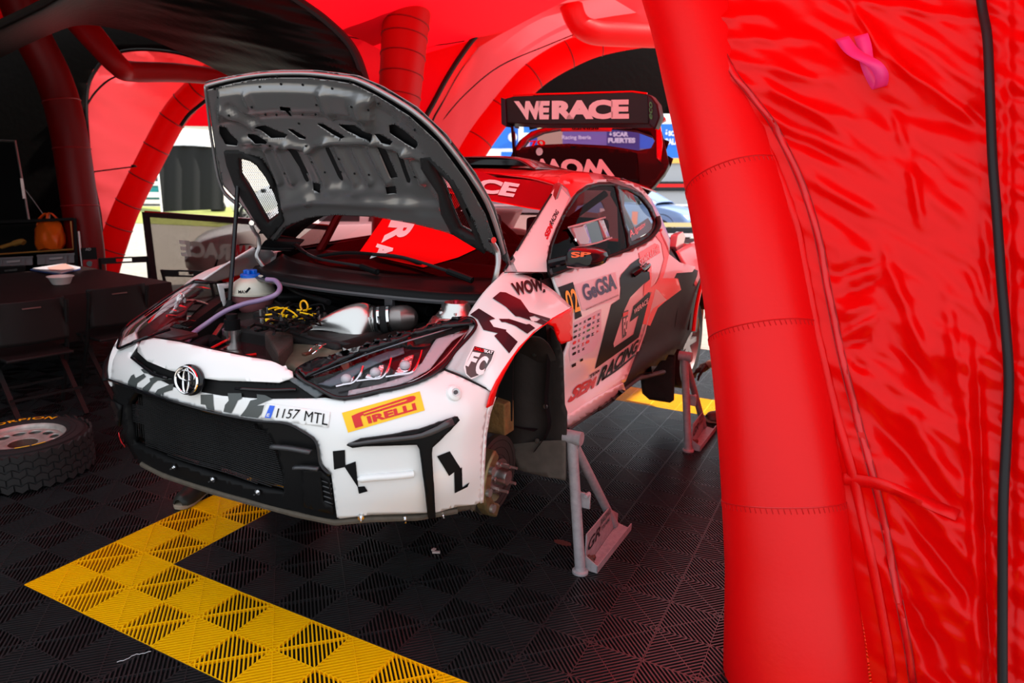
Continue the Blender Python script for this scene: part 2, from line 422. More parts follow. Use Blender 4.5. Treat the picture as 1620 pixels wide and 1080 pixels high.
folds = [  # x0,y0,x1,y1,width px,height mm : folds of the hanging cloth
 (1090, 30, 1215, 22, 7, 9), (1120, 62, 1290, 60, 8, 10), (1143, 90, 1310, 130, 7, 9), (1150, 122, 1340, 190, 9, 12), (1195, 120, 1330, 205, 7, 9), (1190, 175, 1345, 245, 10, 13),
 (1180, 150, 1270, 225, 7, 7), (1245, 270, 1370, 335, 9, 12), (1215, 200, 1320, 250, 7, -9), (1380, 72, 1560, 200, 6, 9), (1350, 0, 1556, 32, 6, 8), (1360, 20, 1460, 145, 7, 8), (1385, 165, 1560, 205, 14, -10),
 (1345, 0, 1395, 85, 6, 9), (1415, 175, 1432, 235, 8, 10), (1440, 250, 1458, 360, 8, 12), (1315, 435, 1392, 412, 8, -14), (1325, 472, 1395, 438, 9, -16), (1330, 500, 1380, 480, 7, 10), (1335, 545, 1375, 535, 6, -13),
 (1335, 530, 1385, 505, 6, 11), (1400, 515, 1485, 615, 14, -22), (1400, 400, 1475, 600, 9, 14), (1350, 575, 1370, 585, 6, -9), (1390, 610, 1440, 650, 10, -14), (1365, 640, 1500, 800, 13, -20), (1350, 690, 1400, 720, 9, -12),
 (1415, 620, 1520, 790, 12, 16), (1400, 785, 1560, 1030, 13, 18), (1390, 850, 1520, 1080, 12, -20), (1420, 800, 1540, 950, 11, -18), (1450, 780, 1560, 930, 8, 10), (1400, 900, 1470, 1080, 9, 12), (1440, 960, 1540, 1140, 14, -18),
 (1500, 480, 1530, 700, 9, 12), (1530, 560, 1548, 1080, 8, 16), (1548, 600, 1566, 1080, 6, -14), (1530, 420, 1572, 520, 8, -10), (1555, 350, 1580, 560, 8, -9), (1535, 170, 1568, 205, 9, -13),
 (1600, 250, 1700, 200, 9, -12), (1600, 300, 1700, 330, 10, 12), (1600, 450, 1700, 420, 9, -12), (1600, 620, 1690, 700, 10, 13), (1600, 760, 1680, 800, 12, -14), (1605, 900, 1700, 860, 9, 12), (1600, 60, 1700, 90, 10, 10), (1600, 150, 1700, 170, 8, -10),
 (1595, 0, 1602, 1080, 7, -8)]
vs = []; fs = []; NX, NY = 230, 330
for j in range(NY + 1):
    y = -260 + 1600 * j / NY; xb = interp(border, y) - 6
    dc = interp([(2.90, -20), (2.72, 120), (2.62, 260), (2.52, 400), (2.43, 560), (2.36, 720), (2.32, 900), (2.31, 1080), (2.31, 1400)], y) if True else 0
    for i in range(NX + 1):
        x = xb + (1800 - xb) * i / NX
        t = (x - xb) / (1800 - xb); d = dc * (1 - t) + 1.95 * t
        d -= .035 * min(1, t * 6)
        h = 0
        for x0, y0, x1, y1, w_, a_ in folds:
            ex, ey = x1 - x0, y1 - y0; L = ex * ex + ey * ey; s = ((x - x0) * ex + (y - y0) * ey) / L
            if s < -.15 or s > 1.15: continue
            q = ((x - x0) * ey - (y - y0) * ex) / math.sqrt(L); wv = w_ * 1.2
            if abs(q) > 3 * wv: continue
            e = max(0, 1 - (2 * s - 1) ** 2 / 1.69); h += a_ * math.exp(-(q / wv) ** 2) * e * 1.6
        n1 = noise.noise(V3((x * .004 + y * .0025, (y - x * .7) * .016, 3.1))); n2 = noise.noise(V3((x * .012 + y * .006, (y - x * .6) * .045, 9.2)))
        n3 = noise.noise(V3((x * .05, y * .02, 5.5)))
        amp = min(1, t * 9) * (1 if y > 560 else .75)
        h += amp * (30 * n1 + 13 * n2 + 2 * n3)
        if 1550 < x < 1640: h += 4 * math.sin(y * .11 + 2 * math.sin(y * .03)) * math.exp(-((x - interp([(1552, 0), (1578, 330), (1596, 560), (1588, 850), (1586, 1080)], y)) / 22) ** 2)
        vs.append(D(x, y, d - h * .001))
fs = [(j * (NX + 1) + i, (j + 1) * (NX + 1) + i, (j + 1) * (NX + 1) + i + 1, j * (NX + 1) + i + 1) for j in range(NY) for i in range(NX)]
mk('side_panel', vs, fs, REDFAB, tent, autos=False)
WALLB = bvh((vs, fs))
def wallpt(x, y, lift=.004):
    d = wray(x, y).normalized(); h = WALLB.ray_cast(CAM, d)
    return h[0] - d * lift if h[0] is not None else D(x, y, 2.2)
def wband(name, pts, wd, m, lift=.004, th=.002):
    P3 = smoothpts([(*p, 0) for p in pts], 6); vs = []
    for i, p in enumerate(P3):
        t = (P3[min(i + 1, len(P3) - 1)] - P3[max(0, i - 1)]).normalized(); q = V3((-t.y, t.x, 0)) * wd / 2
        for s_ in (-1, 0, 1): vs.append(wallpt(p.x + q.x * s_, p.y + q.y * s_, lift * (1.25 if s_ == 0 else 1)))
    fs = [(3 * i + k, 3 * i + k + 1, 3 * i + 4 + k, 3 * i + 3 + k) for i in range(len(P3) - 1) for k in (0, 1)]
    return mk(name, vs, fs, m, tent, thick=th, off=0)
SEAMRED = mat('seam_tape_red', (.62, .002, .006), .4, spec=.5)
off = lambda d: [(x + d + (10 if y < 300 else 0), y) for x, y in border if -20 <= y <= 1200]
wband('seam_tape', off(26), 15, REDTUBE, .006)
wband('seam_tape', off(58), 12, SEAMRED, .003)
for k in (52, 64): 
    b = MB(); b.tube([wallpt(p.x, p.y, .005) for p in smoothpts([(*q, 0) for q in off(k)], 8)], .0012, 5); b.build('stitching', SEAM, tent)
wband('seam_tape', [(1332, 757), (1360, 760), (1400, 768), (1450, 788), (1515, 815)], 18, REDTUBE, .006)
# strap loop on the panel
sp_ = [(1332, 60, .012), (1345, 78, .03), (1358, 88, .055), (1372, 95, .07), (1386, 104, .075), (1395, 120, .055), (1392, 138, .02), (1384, 128, .012), (1372, 100, .03), (1368, 75, .02), (1362, 55, .01)]
P3 = smoothpts([(x, y, z) for x, y, z in sp_], 4); vs = []
for p in P3:
    for s_ in (-1, 1): vs.append(wallpt(p.x + 11 * s_, p.y - 3 * s_, p.z))
mk('strap_loop', vs, [(2 * i, 2 * i + 1, 2 * i + 3, 2 * i + 2) for i in range(len(P3) - 1)], mat('pink_webbing', (.80, .03, .22), .5), tent, thick=.002)
cab = smoothpts([wallpt(x, y, .030) for x, y in [(1540, -120), (1552, 0), (1562, 60), (1566, 150), (1570, 250), (1577, 340), (1584, 440), (1591, 520), (1596, 600), (1592, 700), (1587, 800), (1586, 950), (1586, 1080), (1588, 1300)]], 6)
b = MB(); b.tube(cab, .0135, 12)
o = b.build('cable', mat('black_cable', (.015, .016, .018), .4)); tag(o, 'thick black cable hanging down over the red tent side panel', 'cable')
def sheet(name, poly, dep, m, parent, step=12, bulge=0, thick=0, wr=0, dirn=(1, .3), holes=()):
    tv, tf = tess(poly, holes, step); vs = []
    cx_ = sum(p[0] for p in poly) / len(poly); cy_ = sum(p[1] for p in poly) / len(poly); rr = max(abs(p[0] - cx_) for p in poly)
    for v in tv:
        d = dep(v[0], v[1]) if callable(dep) else dep
        d += bulge * (1 - min(1, ((v[0] - cx_) ** 2 + (v[1] - cy_) ** 2) / rr ** 2))
        if wr: 
            a, b_ = dirn; u = v[0] * a + v[1] * b_; q = -v[0] * b_ + v[1] * a; d += wr * noise.noise(V3((u * .008, q * .06, 1.7)))
        vs.append(D(v[0], v[1], d))
    return mk(name, vs, tf, m, parent, thick=thick)
LITRED = fabric('sunlit_red_canopy_fabric', (.85, .008, .012), (1.0, .085, .095), .88, rough=.5, spec=.15, bump=.2, bscale=5)  # canopy red made paler and pinker in the colour, standing for sunlit cloth
CANR = fabric('red_canopy_fabric', (.85, .002, .006), (1.0, .004, .012), .62, rough=.5, spec=.2, bump=.15, bscale=4)
# red canopy beyond the car with an arched opening
pipeC = [(668, 215), (673, 187), (687, 160), (707, 123), (730, 87), (757, 53), (793, 27), (833, 7), (880, -4), (950, -14)]
sheet('canopy_panel', [(270, -90), (270, 199), (420, 201), (560, 208), (668, 222)] + pipeC[1:] + [(960, -90)], lambda x, y: 7.3 + 2.1 * max(0, min(1, (500 - x) / 150)), CANR, tent, 14, wr=.02)
pp = [D(x, y, 7.28) for x, y in pipeC]; b = MB(); b.tube(smoothpts(pp, 5), .028, 8); b.build('piping', PIPE, tent)
b = MB(); b.tube(smoothpts([D(x + 11, y + 5, 7.5) for x, y in pipeC], 5), .012, 8); b.build('piping', PIPE, tent)
tubeO = [(690, 320), (727, 240), (753, 200), (793, 150), (840, 100), (907, 63), (965, 50), (1040, 40)]
tubeC = [(675, 380), (715, 300), (745, 243), (773, 200), (815, 148), (853, 112), (905, 82), (955, 63), (1030, 50), (1120, 45), (1260, 60), (1380, 110)]
rows = []
A_ = smoothpts([(x, y, 0) for x, y in [(662, 235)] + pipeC[1:]], 4); B_ = smoothpts([(x, y, 0) for x, y in [(700, 300)] + tubeO[1:]], 4)
for k in range(7):
    t = k / 6; rows.append([D(a.x * (1 - t) + b_.x * t, a.y * (1 - t) + b_.y * t, 7.3 + 1.25 * t + .012 * math.sin(i * 1.3 + k * 2)) for i, (a, b_) in enumerate([(A_[int(s * (len(A_) - 1) / 24)], B_[int(s * (len(B_) - 1) / 24)]) for s in range(25)])])
g = grid(rows, 2, 3); mk('canopy_lining', g[0], g[1], LITRED, tent)
b = MB(); b.tube(smoothpts([D(a, c, 7.75) for a, c in [(700, 190), (735, 150), (790, 105), (870, 70), (960, 34)]], 6), .007, 5); b.build('stitching', PIPE, tent)
_, c2, r2 = dtube('arch_tube', [(x, y, 8.6) for x, y in tubeC], .175, CANR, tent, 24); seam_rings(c2, r2, [12, 20, 28, 38, 47, 55], SEAM, tent)
_, c2, r2 = dtube('brace_tube', [(880, -60, 7.6), (898, -10, 7.6), (912, 32, 7.65), (935, 50, 7.7), (985, 55, 7.8), (1100, 58, 8), (1330, 60, 8.2)], [.14, .13, .12, .13, .13, .13, .13], REDTUBE, tent, 20)
sheet('canopy_panel', [(905, -90), (1400, -90), (1400, 100), (1120, 50), (1000, 50), (905, 60)], 8.1, LITRED, tent, 16)
sheet('black_canopy', [(825, 30), (1400, 30), (1400, 178), (1000, 180), (900, 190), (838, 206), (825, 150)], 10.2, BLKFAB, tent, 14, bulge=-.3, thick=.01)
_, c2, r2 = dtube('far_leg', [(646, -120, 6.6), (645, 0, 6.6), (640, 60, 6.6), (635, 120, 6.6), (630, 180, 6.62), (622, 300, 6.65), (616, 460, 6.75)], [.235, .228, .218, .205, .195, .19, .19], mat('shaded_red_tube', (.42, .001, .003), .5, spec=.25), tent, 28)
seam_rings(c2, r2, [6, 9, 13, 16, 20, 24, 29], SEAM, tent)
for a in ([(470, 44), (550, 58), (605, 68)], [(675, 73), (705, 70), (735, 65)]):
    b = MB(); b.tube([D(x, y, 7.2) for x, y in a], .006, 5); b.build('stitching', PIPE, tent)
# black canopy upper left
lo = [(-120, 150), (0, 92), (67, 60), (130, 40), (207, 52), (290, 85), (367, 123), (470, 175), (610, 235)]
up = [(-120, 85), (0, 30), (62, 0), (190, -70), (330, -75), (458, -8), (520, 37), (563, 87), (592, 180)]
rows = []
for k in range(8):
    t = k / 7; rows.append([D(a[0] * (1 - t) + c[0] * t, a[1] * (1 - t) + c[1] * t, 6.0 - 1.5 * t - .55 * math.sin(PI * t)) for a, c in zip(lo, up)])
g = grid(rows, 16, 10); vv = []
for p in g[0]:
    x, y, z = toimg(p); e = max(0, min(1, (x - 120) / 120))
    vv.append(p + wray(x, y) * (e * (.035 * noise.noise(V3((x * .006, (y - .18 * x) * .075, 2))) + .015 * noise.noise(V3((x * .015, (y - .25 * x) * .17, 7))))))
mk('black_canopy', vv, g[1], BLKFAB, tent)
b = MB(); b.tube(smoothpts([D(x, y, 4.5) for x, y in up[5:]], 8), .03, 8); b.build('piping', PIPE, tent)
sheet('canopy_panel', [(-90, -90), (130, -90), (60, 30), (-90, 120)], 6.8, CANR, tent, 20)
# back left: black wall with the red arched window cloth
archL = [(352, 112), (330, 101), (290, 86), (240, 79), (195, 81), (165, 95), (150, 113), (140, 135), (137, 165), (138, 200), (144, 270), (158, 340), (166, 430)]
sheet('black_wall', [(-260, -40), (420, -40), (420, 150), (372, 130)] + archL + [(160, 500), (-260, 640)], 8.9, BLKFAB, tent, 20, thick=.01)
pl = D(-260, -40, 8.9); pl2 = D(-260, 640, 8.9)
mk('black_wall', [pl, pl2, (-4.6, -1.2, 0), (-4.6, -1.2, 3.4)], [(0, 1, 2, 3)], BLKFAB, tent, thick=.01)  # unseen wall added on the left to keep sky light off the table
sheet('window_cloth', [(x - 3, y - 2) for x, y in archL] + [(150, 480), (158, 430), (178, 390), (199, 330), (233, 263), (272, 190), (305, 150), (345, 118)], lambda x, y: 8.75, LITRED, tent, 10, bulge=.12, wr=.07, dirn=(.94, .34))
b = MB(); b.tube(smoothpts([D(x, y, 8.6) for x, y in archL], 4), .02, 6); b.build('piping', PIPE, tent)
b = MB(); b.tube(smoothpts([D(x, y, 8.6) for x, y in [(137, 167), (150, 147), (170, 128), (193, 117)]], 4), .012, 6); b.build('piping', PIPE, tent)
_, c2, r2 = dtube('tent_leg', [(430, 60, 8.2), (352, 108, 8.35), (305, 150, 8.5), (272, 190, 8.55), (233, 263, 8.6), (200, 330, 8.65), (180, 385, 8.7), (166, 430, 8.7), (152, 500, 8.7)], [.15, .15, .15, .15, .15, .15, .155, .16, .17], CANR, tent, 24)
seam_rings(c2, r2, [14, 19, 24, 29, 34, 39, 44, 50], SEAM, tent)
b = MB(); b.tube(smoothpts([D(x, y, 8.3) for x, y in [(286, 199), (300, 180), (327, 158)]], 4), .022, 6); b.build('piping', PIPE, tent)
_, c2, r2 = dtube('tent_leg', [(20, -20, 6.6), (48, 50, 6.8), (85, 125, 7.0), (107, 200, 7.1), (123, 300, 7.2), (136, 400, 7.3), (140, 480, 7.3)], [.17, .17, .17, .17, .17, .175, .18], SHADERED, tent, 24)
seam_rings(c2, r2, [20, 27, 34, 41], SEAM, tent)
dtube('brace_tube', [(118, 25, 7.1), (150, 62, 7.1), (186, 103, 7.15), (207, 113, 7.3), (280, 115, 7.6), (350, 123, 7.9), (420, 140, 8.2)], [.14, .13, .11, .105, .10, .09, .09], mat('shaded_brace_red', (.34, .001, .002), .5, spec=.25), tent, 18)  # brace red darkened in the colour for the shade below the black canopy
b = MB(); b.tube([D(145, 272, 8.0), D(216, 263, 8.0)], .008, 6); b.box(D(211, 262, 7.98), (.05, .02, .02)); b.box(D(147, 272, 7.98), (.03, .02, .02)); b.build('guy_rope', PIPE, tent)
# canopy overhead (outside the frame, it shades the car)
def roof(name, xs, ys, zf, m):
    rows = [[(x, y, zf(x, y)) for x in xs] for y in ys]; g = grid(rows, 3, 3); return mk(name, g[0], g[1], m, tent)
roof('canopy_roof', [-1.7, -.4, 1.0, 2.4, 3.7], [.35, 1.8, 3.8, 5.6], lambda x, y: 3.45 + .5 * math.cos((x - 1) * .9) - .08 * (y - 2) ** 2 * .3, CANR)
g = grid([[(x, -1.3 + t * (6.4 + .51 * (x + 2) + 1.3), 3.55 + .4 * math.sin((x + 7.6) / 6 * PI)) for x in (-7.6, -6, -4, -2.5, -1.65)] for t in (0, .33, .66, 1)], 3, 3); mk('black_canopy', g[0], g[1], BLKFAB, tent)
mk('black_wall', [(-4.6, -1.2, 0), (-1.9, -1.75, 0), (-1.9, -1.75, 3.5), (-4.6, -1.2, 3.4)], [(0, 1, 2, 3)], BLKFAB, tent, thick=.01)  # unseen wall added front left to block sky light from the interior
rows = [[(3.62, y, z) for y in (.95, 2.0, 3.1, 4.3)] for z in (0, 1.2, 2.4, 3.5)]; g = grid(rows, 3, 3); mk('side_panel', g[0], g[1], REDFAB, tent)  # unseen red panel added to darken the floor and redden the car side
# ============================================================ RALLY CAR
car = thing('rally_car', 'white, red and black rally hatchback on stands with its hood raised and front wheel off', 'car', (CX, CY, 0), YAW)
def mir(rows): return [[(-x, y, z) for x, y, z in reversed(r) if x > 1e-6] + list(r) for r in rows]
nose = [[(0, .02, .60), (.25, .03, .595), (.45, .07, .585), (.58, .13, .575), (.70, .26, .555), (.80, .39, .55), (.86, .50, .55)],
        [(0, .0, .70), (.25, .015, .70), (.45, .05, .70), (.60, .105, .70), (.745, .21, .70), (.855, .345, .70), (.895, .50, .70)],
        [(0, -.005, .83), (.25, .012, .83), (.45, .05, .83), (.62, .105, .83), (.765, .205, .83), (.87, .34, .83), (.905, .50, .83)],
        [(0, .0, .95), (.25, .015, .95), (.45, .06, .95), (.625, .125, .95), (.77, .225, .95), (.875, .36, .95), (.915, .52, .95)],
        [(0, .02, 1.045), (.25, .045, 1.035), (.43, .10, 1.035), (.585, .175, 1.03), (.725, .28, 1.05), (.82, .405, 1.05), (.908, .55, 1.03)],
        [(0, .075, 1.125), (.24, .095, 1.105), (.43, .135, 1.06), (.56, .32, 1.13), (.66, .46, 1.16), (.75, .60, 1.18), (.90, .63, 1.10)],
        [(0, .20, 1.14), (.24, .21, 1.12), (.41, .25, 1.08), (.52, .42, 1.13), (.60, .56, 1.155), (.68, .72, 1.175), (.86, .74, 1.12)]]
gN = grid(mir(nose), 6, 6); HN = bvh(gN)
PC = lambda x, y, v: tuple(P(x, y, 'X', v))
fender = [[PC(703, 583, .745), PC(728, 592, .80), PC(755, 606, .86), PC(779, 619, .912)],
          [PC(722, 555, .75), PC(750, 560, .81), PC(775, 573, .87), PC(796, 588, .912)],
          [PC(742, 520, .745), PC(775, 524, .82), PC(800, 537, .875), PC(822, 551, .912)],
          [PC(740, 500, .715), PC(785, 495, .80), PC(817, 508, .87), PC(845, 527, .912)],
          [PC(765, 462, .70), PC(805, 465, .77), PC(842, 483, .86), PC(876, 505, .912)],
          [PC(797, 430, .70), PC(835, 436, .73), PC(874, 458, .81), PC(906, 487, .912)]]
gF = grid(fender, 8, 6); HF = bvh(gF)
side = [[(.765, 1.10, 1.285), (.77, 1.41, 1.295), (.78, 1.80, 1.308), (.78, 2.17, 1.318), (.77, 2.52, 1.35), (.74, 2.76, 1.42), (.70, 3.1, 1.44), (.66, 3.6, 1.42)],
        [(.80, 1.10, 1.20), (.81, 1.41, 1.21), (.82, 1.80, 1.22), (.825, 2.17, 1.23), (.83, 2.5, 1.24), (.855, 2.80, 1.25), (.87, 3.1, 1.25), (.80, 3.7, 1.25)],
        [(.83, 1.10, 1.05), (.84, 1.41, 1.05), (.85, 1.80, 1.06), (.855, 2.17, 1.07), (.87, 2.5, 1.09), (.905, 2.80, 1.10), (.92, 3.1, 1.10), (.85, 3.75, 1.10)],
        [(.835, 1.10, .90), (.845, 1.41, .90), (.85, 1.80, .90), (.855, 2.17, .90), (.865, 2.5, .91), (.885, 2.80, .92), (.91, 3.1, .92), (.86, 3.75, .92)],
        [(.83, 1.10, .76), (.835, 1.41, .76), (.84, 1.80, .76), (.845, 2.17, .77), (.855, 2.5, .77), (.875, 2.80, .78), (.90, 3.1, .78), (.86, 3.75, .78)],
        [(.85, 1.10, .67), (.865, 1.41, .665), (.87, 1.80, .665), (.87, 2.17, .67), (.87, 2.5, .67), (.88, 2.80, .68), (.89, 3.1, .68), (.86, 3.75, .68)],
        [(.83, 1.10, .60), (.85, 1.41, .60), (.85, 1.80, .60), (.85, 2.17, .60), (.85, 2.5, .60), (.86, 2.80, .60), (.87, 3.1, .60), (.84, 3.75, .62)],
        [(.78, 1.10, .52), (.79, 1.41, .52), (.79, 1.80, .52), (.79, 2.17, .52), (.79, 2.5, .52), (.80, 2.80, .52), (.80, 3.1, .52), (.78, 3.75, .55)]]
gS = grid(side, 5, 5); HS = bvh(gS)
green = [[(.74, .95, 1.295), (.765, 1.15, 1.285), (.77, 1.41, 1.295), (.78, 1.80, 1.308), (.78, 2.17, 1.318), (.77, 2.52, 1.35), (.74, 2.76, 1.42), (.72, 3.1, 1.44)],
         [(.69, 1.0, 1.36), (.72, 1.12, 1.37), (.72, 1.43, 1.43), (.71, 1.80, 1.46), (.71, 2.17, 1.47), (.70, 2.52, 1.48), (.68, 2.80, 1.48), (.66, 3.1, 1.48)],
         [(.63, 1.18, 1.46), (.66, 1.28, 1.47), (.655, 1.50, 1.53), (.65, 1.80, 1.57), (.645, 2.17, 1.59), (.64, 2.52, 1.59), (.62, 2.80, 1.575), (.60, 3.1, 1.56)],
         [(.56, 1.50, 1.625), (.585, 1.58, 1.645), (.585, 1.70, 1.662), (.59, 1.88, 1.672), (.59, 2.17, 1.68), (.585, 2.52, 1.675), (.565, 2.85, 1.655), (.55, 3.15, 1.63)]]
gG = grid(green, 5, 5); HG = bvh(gG)
roofg = [[(0, 1.60, 1.70), (.25, 1.60, 1.695), (.45, 1.61, 1.68), (.585, 1.645, 1.645)],
         [(0, 1.95, 1.725), (.25, 1.95, 1.72), (.45, 1.95, 1.705), (.59, 1.95, 1.672)],
         [(0, 2.5, 1.728), (.25, 2.5, 1.722), (.45, 2.5, 1.708), (.585, 2.5, 1.672)],
         [(0, 3.35, 1.66), (.25, 3.35, 1.655), (.42, 3.35, 1.64), (.54, 3.3, 1.60)]]
gR = grid(mir(roofg), 5, 6); HR = bvh(gR)
wsg = [[(0, .93, 1.265), (.25, .94, 1.27), (.50, .99, 1.28), (.70, 1.09, 1.285)],
       [(0, 1.27, 1.50), (.22, 1.275, 1.49), (.45, 1.30, 1.475), (.645, 1.36, 1.45)],
       [(0, 1.60, 1.705), (.20, 1.60, 1.70), (.40, 1.61, 1.68), (.56, 1.645, 1.645)]]
gW = grid(mir(wsg), 5, 8); HW = bvh(gW)
BODY = [HN, HF, HS, HG, HR, HW]
# ---- front bumper
framet = [(167, 597), (192, 605), (245, 623), (283, 635), (325, 647), (358, 655), (407, 664), (455, 669), (482, 682), (502, 698), (509, 733), (524, 749), (533, 818)]
slotlow = [(205, 563), (235, 592), (275, 613), (350, 626), (420, 631), (500, 630), (515, 629)]
bumper = slotlow + [(545, 634), (580, 628), (633, 614), (675, 600), (703, 586), (728, 596), (755, 609), (779, 621), (771, 648), (766, 680), (763, 720), (762, 760), (760, 794), (753, 798), (724, 801), (689, 811), (587, 814), (538, 820)] + list(reversed(framet)) + [(150, 650), (140, 610), (150, 580), (165, 560), (190, 538), (214, 524), (217, 546)]
LIM = .03
bump = cast('bumper', bumper, [HN], WHITE, car, 0, .012, 6)
def clipx(o, x0, name):                 # the part of a panel outboard of x0, mirrored to the other side of the car
    bm = bmesh.new(); bm.from_mesh(o.data); bmesh.ops.bisect_plane(bm, geom=bm.verts[:] + bm.edges[:] + bm.faces[:], plane_co=(x0, 0, 0), plane_no=(1, 0, 0), clear_inner=True)
    bmesh.ops.bisect_plane(bm, geom=bm.verts[:] + bm.edges[:] + bm.faces[:], plane_co=(0, 0, .86), plane_no=(0, 0, 1), clear_inner=True)
    for v in bm.verts: v.co.x = -v.co.x
    bmesh.ops.reverse_faces(bm, faces=bm.faces[:]); me = bpy.data.meshes.new(name); bm.to_mesh(me); bm.free(); c = link(bpy.data.objects.new(name, me), o.parent)
    s_ = c.modifiers.new('thickness', 'SOLIDIFY'); s_.thickness = .010; s_.offset = -1; return c
clipx(bump, .585, 'bumper_corner')
plate = [(222, 550), (222, 558), (237, 572), (273, 586), (317, 597), (350, 602), (400, 604), (443, 606), (465, 598), (463, 591), (430, 574), (333, 554), (287, 543), (247, 537), (227, 542)]
cast('nose_panel', plate, [HN], WHITE, car, .010, .009, 7)
cast('seal_strip', [(x, y - (4 if y < 596 else 0)) for x, y in plate], [HN], BLACKP, car, .003, .008, 7)
cast('upper_slot', [(200, 562), (214, 545), (222, 558), (237, 570), (273, 584), (317, 596), (350, 600), (400, 602), (443, 604), (465, 596), (480, 600), (517, 631), (500, 633), (420, 633), (350, 628), (275, 615), (235, 595), (205, 568)], [HN], BLACKP, car, -.004, .02, 7)
strip('slot_bar', [(212, 566), (245, 590), (268, 598)], 4, [HN], GLOSSBLK, car, .004, .008)
strip('slot_bar', [(375, 615), (425, 618), (470, 617)], 4, [HN], GLOSSBLK, car, .004, .008)
cast('slot_corner', [(456, 600), (466, 597), (512, 622), (500, 630)], [HN], mat('grey_plastic', (.08, .09, .10), .4), car, .003, .01, 6)
frame = framet + [(531, 828), (467, 813), (387, 792), (333, 777), (257, 752), (197, 723), (180, 700), (165, 670), (155, 642), (148, 615), (155, 598)]
mesho = [(212, 621), (262, 637), (325, 654), (375, 664), (405, 671), (424, 688), (438, 712), (446, 750), (448, 782), (400, 773), (330, 752), (260, 727), (207, 703), (201, 670), (199, 640)]
cast('grille_frame', frame, [HN], BLACKP, car, -.004, .03, 7, holes=[mesho])
strip('frame_lip', framet[:-1], 3, [HN], GLOSSBLK, car, .004, .01)
cast('grille_backing', [(195, 612), (420, 664), (460, 790), (200, 712)], [HN], mat('grille_black', (.004, .004, .004), .8), car, -.05, .004, 10)
# mesh of the radiator grille: horizontal louvres joined with fine wires
b = MB()
H_ = homo([(198, 616), (415, 668), (450, 786), (203, 706)])
def hp(x, y, off): 
    h = hs(x, y, [HN], off); return h[0] if h else None
for i in range(34):
    v = i / 33; pts = []
    for j in range(13):
        x, y = H_(j / 12, v)
        if inside((x, y), mesho):
            p = hp(x, y, -.022 - .004 * math.sin(j))
            if p: pts.append(p)
    if len(pts) > 1: b.tube(pts, .0019, 4)
for i in range(60):
    u = i / 59; pts = []
    for j in range(8):
        x, y = H_(u, j / 7)
        if inside((x, y), mesho):
            p = hp(x, y, -.025)
            if p: pts.append(p)
    if len(pts) > 1: b.tube(pts, .0009, 3)
b.build('grille_mesh', mat('mesh_dark', (.016, .016, .017), .4), car)
GP = mat('grey_edge_plastic', (.05, .05, .055), .35)
for a, wd in (([(436, 702), (465, 705), (497, 711)], 5), ([(471, 735), (490, 735), (509, 737)], 4)):
    strip('frame_fin', a, wd, [HN], GP, car, .012, .02)
cast('frame_pocket', [(166, 628), (193, 641), (188, 690), (186, 705), (178, 690), (172, 660)], [HN], BLACKP, car, .006, .01, 8)
cast('frame_pocket', [(478, 742), (508, 742), (522, 756), (528, 812), (482, 800)], [HN], BLACKP, car, .006, .01, 8, holes=[[(508, 754), (520, 762), (527, 800), (512, 792)]])
for k in range(5): strip('vent_louvre', [(509 + k, 760 + k * 8), (524 + k * .6, 765 + k * 8)], 1.6, [HN], GP, car, -.002, .004)
cast('red_flash', [(187, 684), (193, 686), (198, 705), (197, 708), (191, 697)], [HN], VRED, car, .010, .002, 5)
for x, y in [(277, 738), (338, 757), (409, 777), (571, 817), (640, 818), (700, 812)]:
    h = hs(x, y, [HN], .0)
    if h: b = MB(); b.lathe([(0, .004), (.006, .004), (.006, 0), (.011, 0), (.011, -.004)], h[0] + h[1] * .006, h[1], 10); b.cyl(h[0], h[0] + h[1] * .022, .003, 6); b.build('bolt', CHROME, car)
LIPM = mat('dirty_lip', (.07, .055, .04), .8, noise_amt=.5, nscale=40)
b = MB(); b.tube([P(x, y, 'Z', .565) if 0 else hp(x, y - 6, -.006) + V3((0, 0, -.018)) for x, y in [(222, 734), (257, 752), (333, 777), (387, 792), (467, 813), (530, 826), (587, 821), (660, 819), (724, 808)]], .011, 8); b.build('lip', LIPM, car)
cast('underlip', [(536, 815), (587, 812), (689, 809), (724, 799), (756, 796), (752, 806), (724, 812), (690, 820), (590, 824), (536, 830)], [HN], LIPM, car, -.006, .01, 7)
# T-shaped trim and details
ct_ = cast('corner_trim', [(551, 701), (571, 693), (620, 686), (662, 678), (700, 665), (720, 658), (723, 664), (700, 687), (682, 704), (681, 713), (684, 760), (687, 812), (676, 813), (670, 760), (663, 709), (658, 700), (578, 703), (560, 705)], [HN], BLACKP, car, .020, .024, 6); flip(ct_)
strip('trim_blade', [(556, 699), (610, 692), (665, 685), (712, 665)], (4, 9), [HN], GP, car, .024, .006)
b = MB(); c_ = [hp(x, y, .004) for x, y in [(566, 757), (590, 754), (620, 752), (648, 749), (655, 748)]]; b.tube(smoothpts(c_, 5), [.004] + [.012] * 19 + [.003], 10); b.build('side_rib', WHITE, car)
h = hs(718, 622, [HN], 0)
b = MB(); b.lathe([(.030, -.006), (.024, .012), (.014, .018), (.011, .014), (0, .012)], h[0], (h[1] + V3((.3, -.2, 0))).normalized(), 18); b.build('tow_mount', WHITE, car)
b = MB(); b.lathe([(.007, .0), (.007, .02), (0, .02)], h[0], (h[1] + V3((.3, -.2, 0))).normalized(), 10); b.build('tow_pin', GP, car)
strip('panel_gap', [(703, 584), (728, 594), (755, 607), (779, 620)], 1.6, [HN, HF], GLOSSBLK, car, .001, .002)
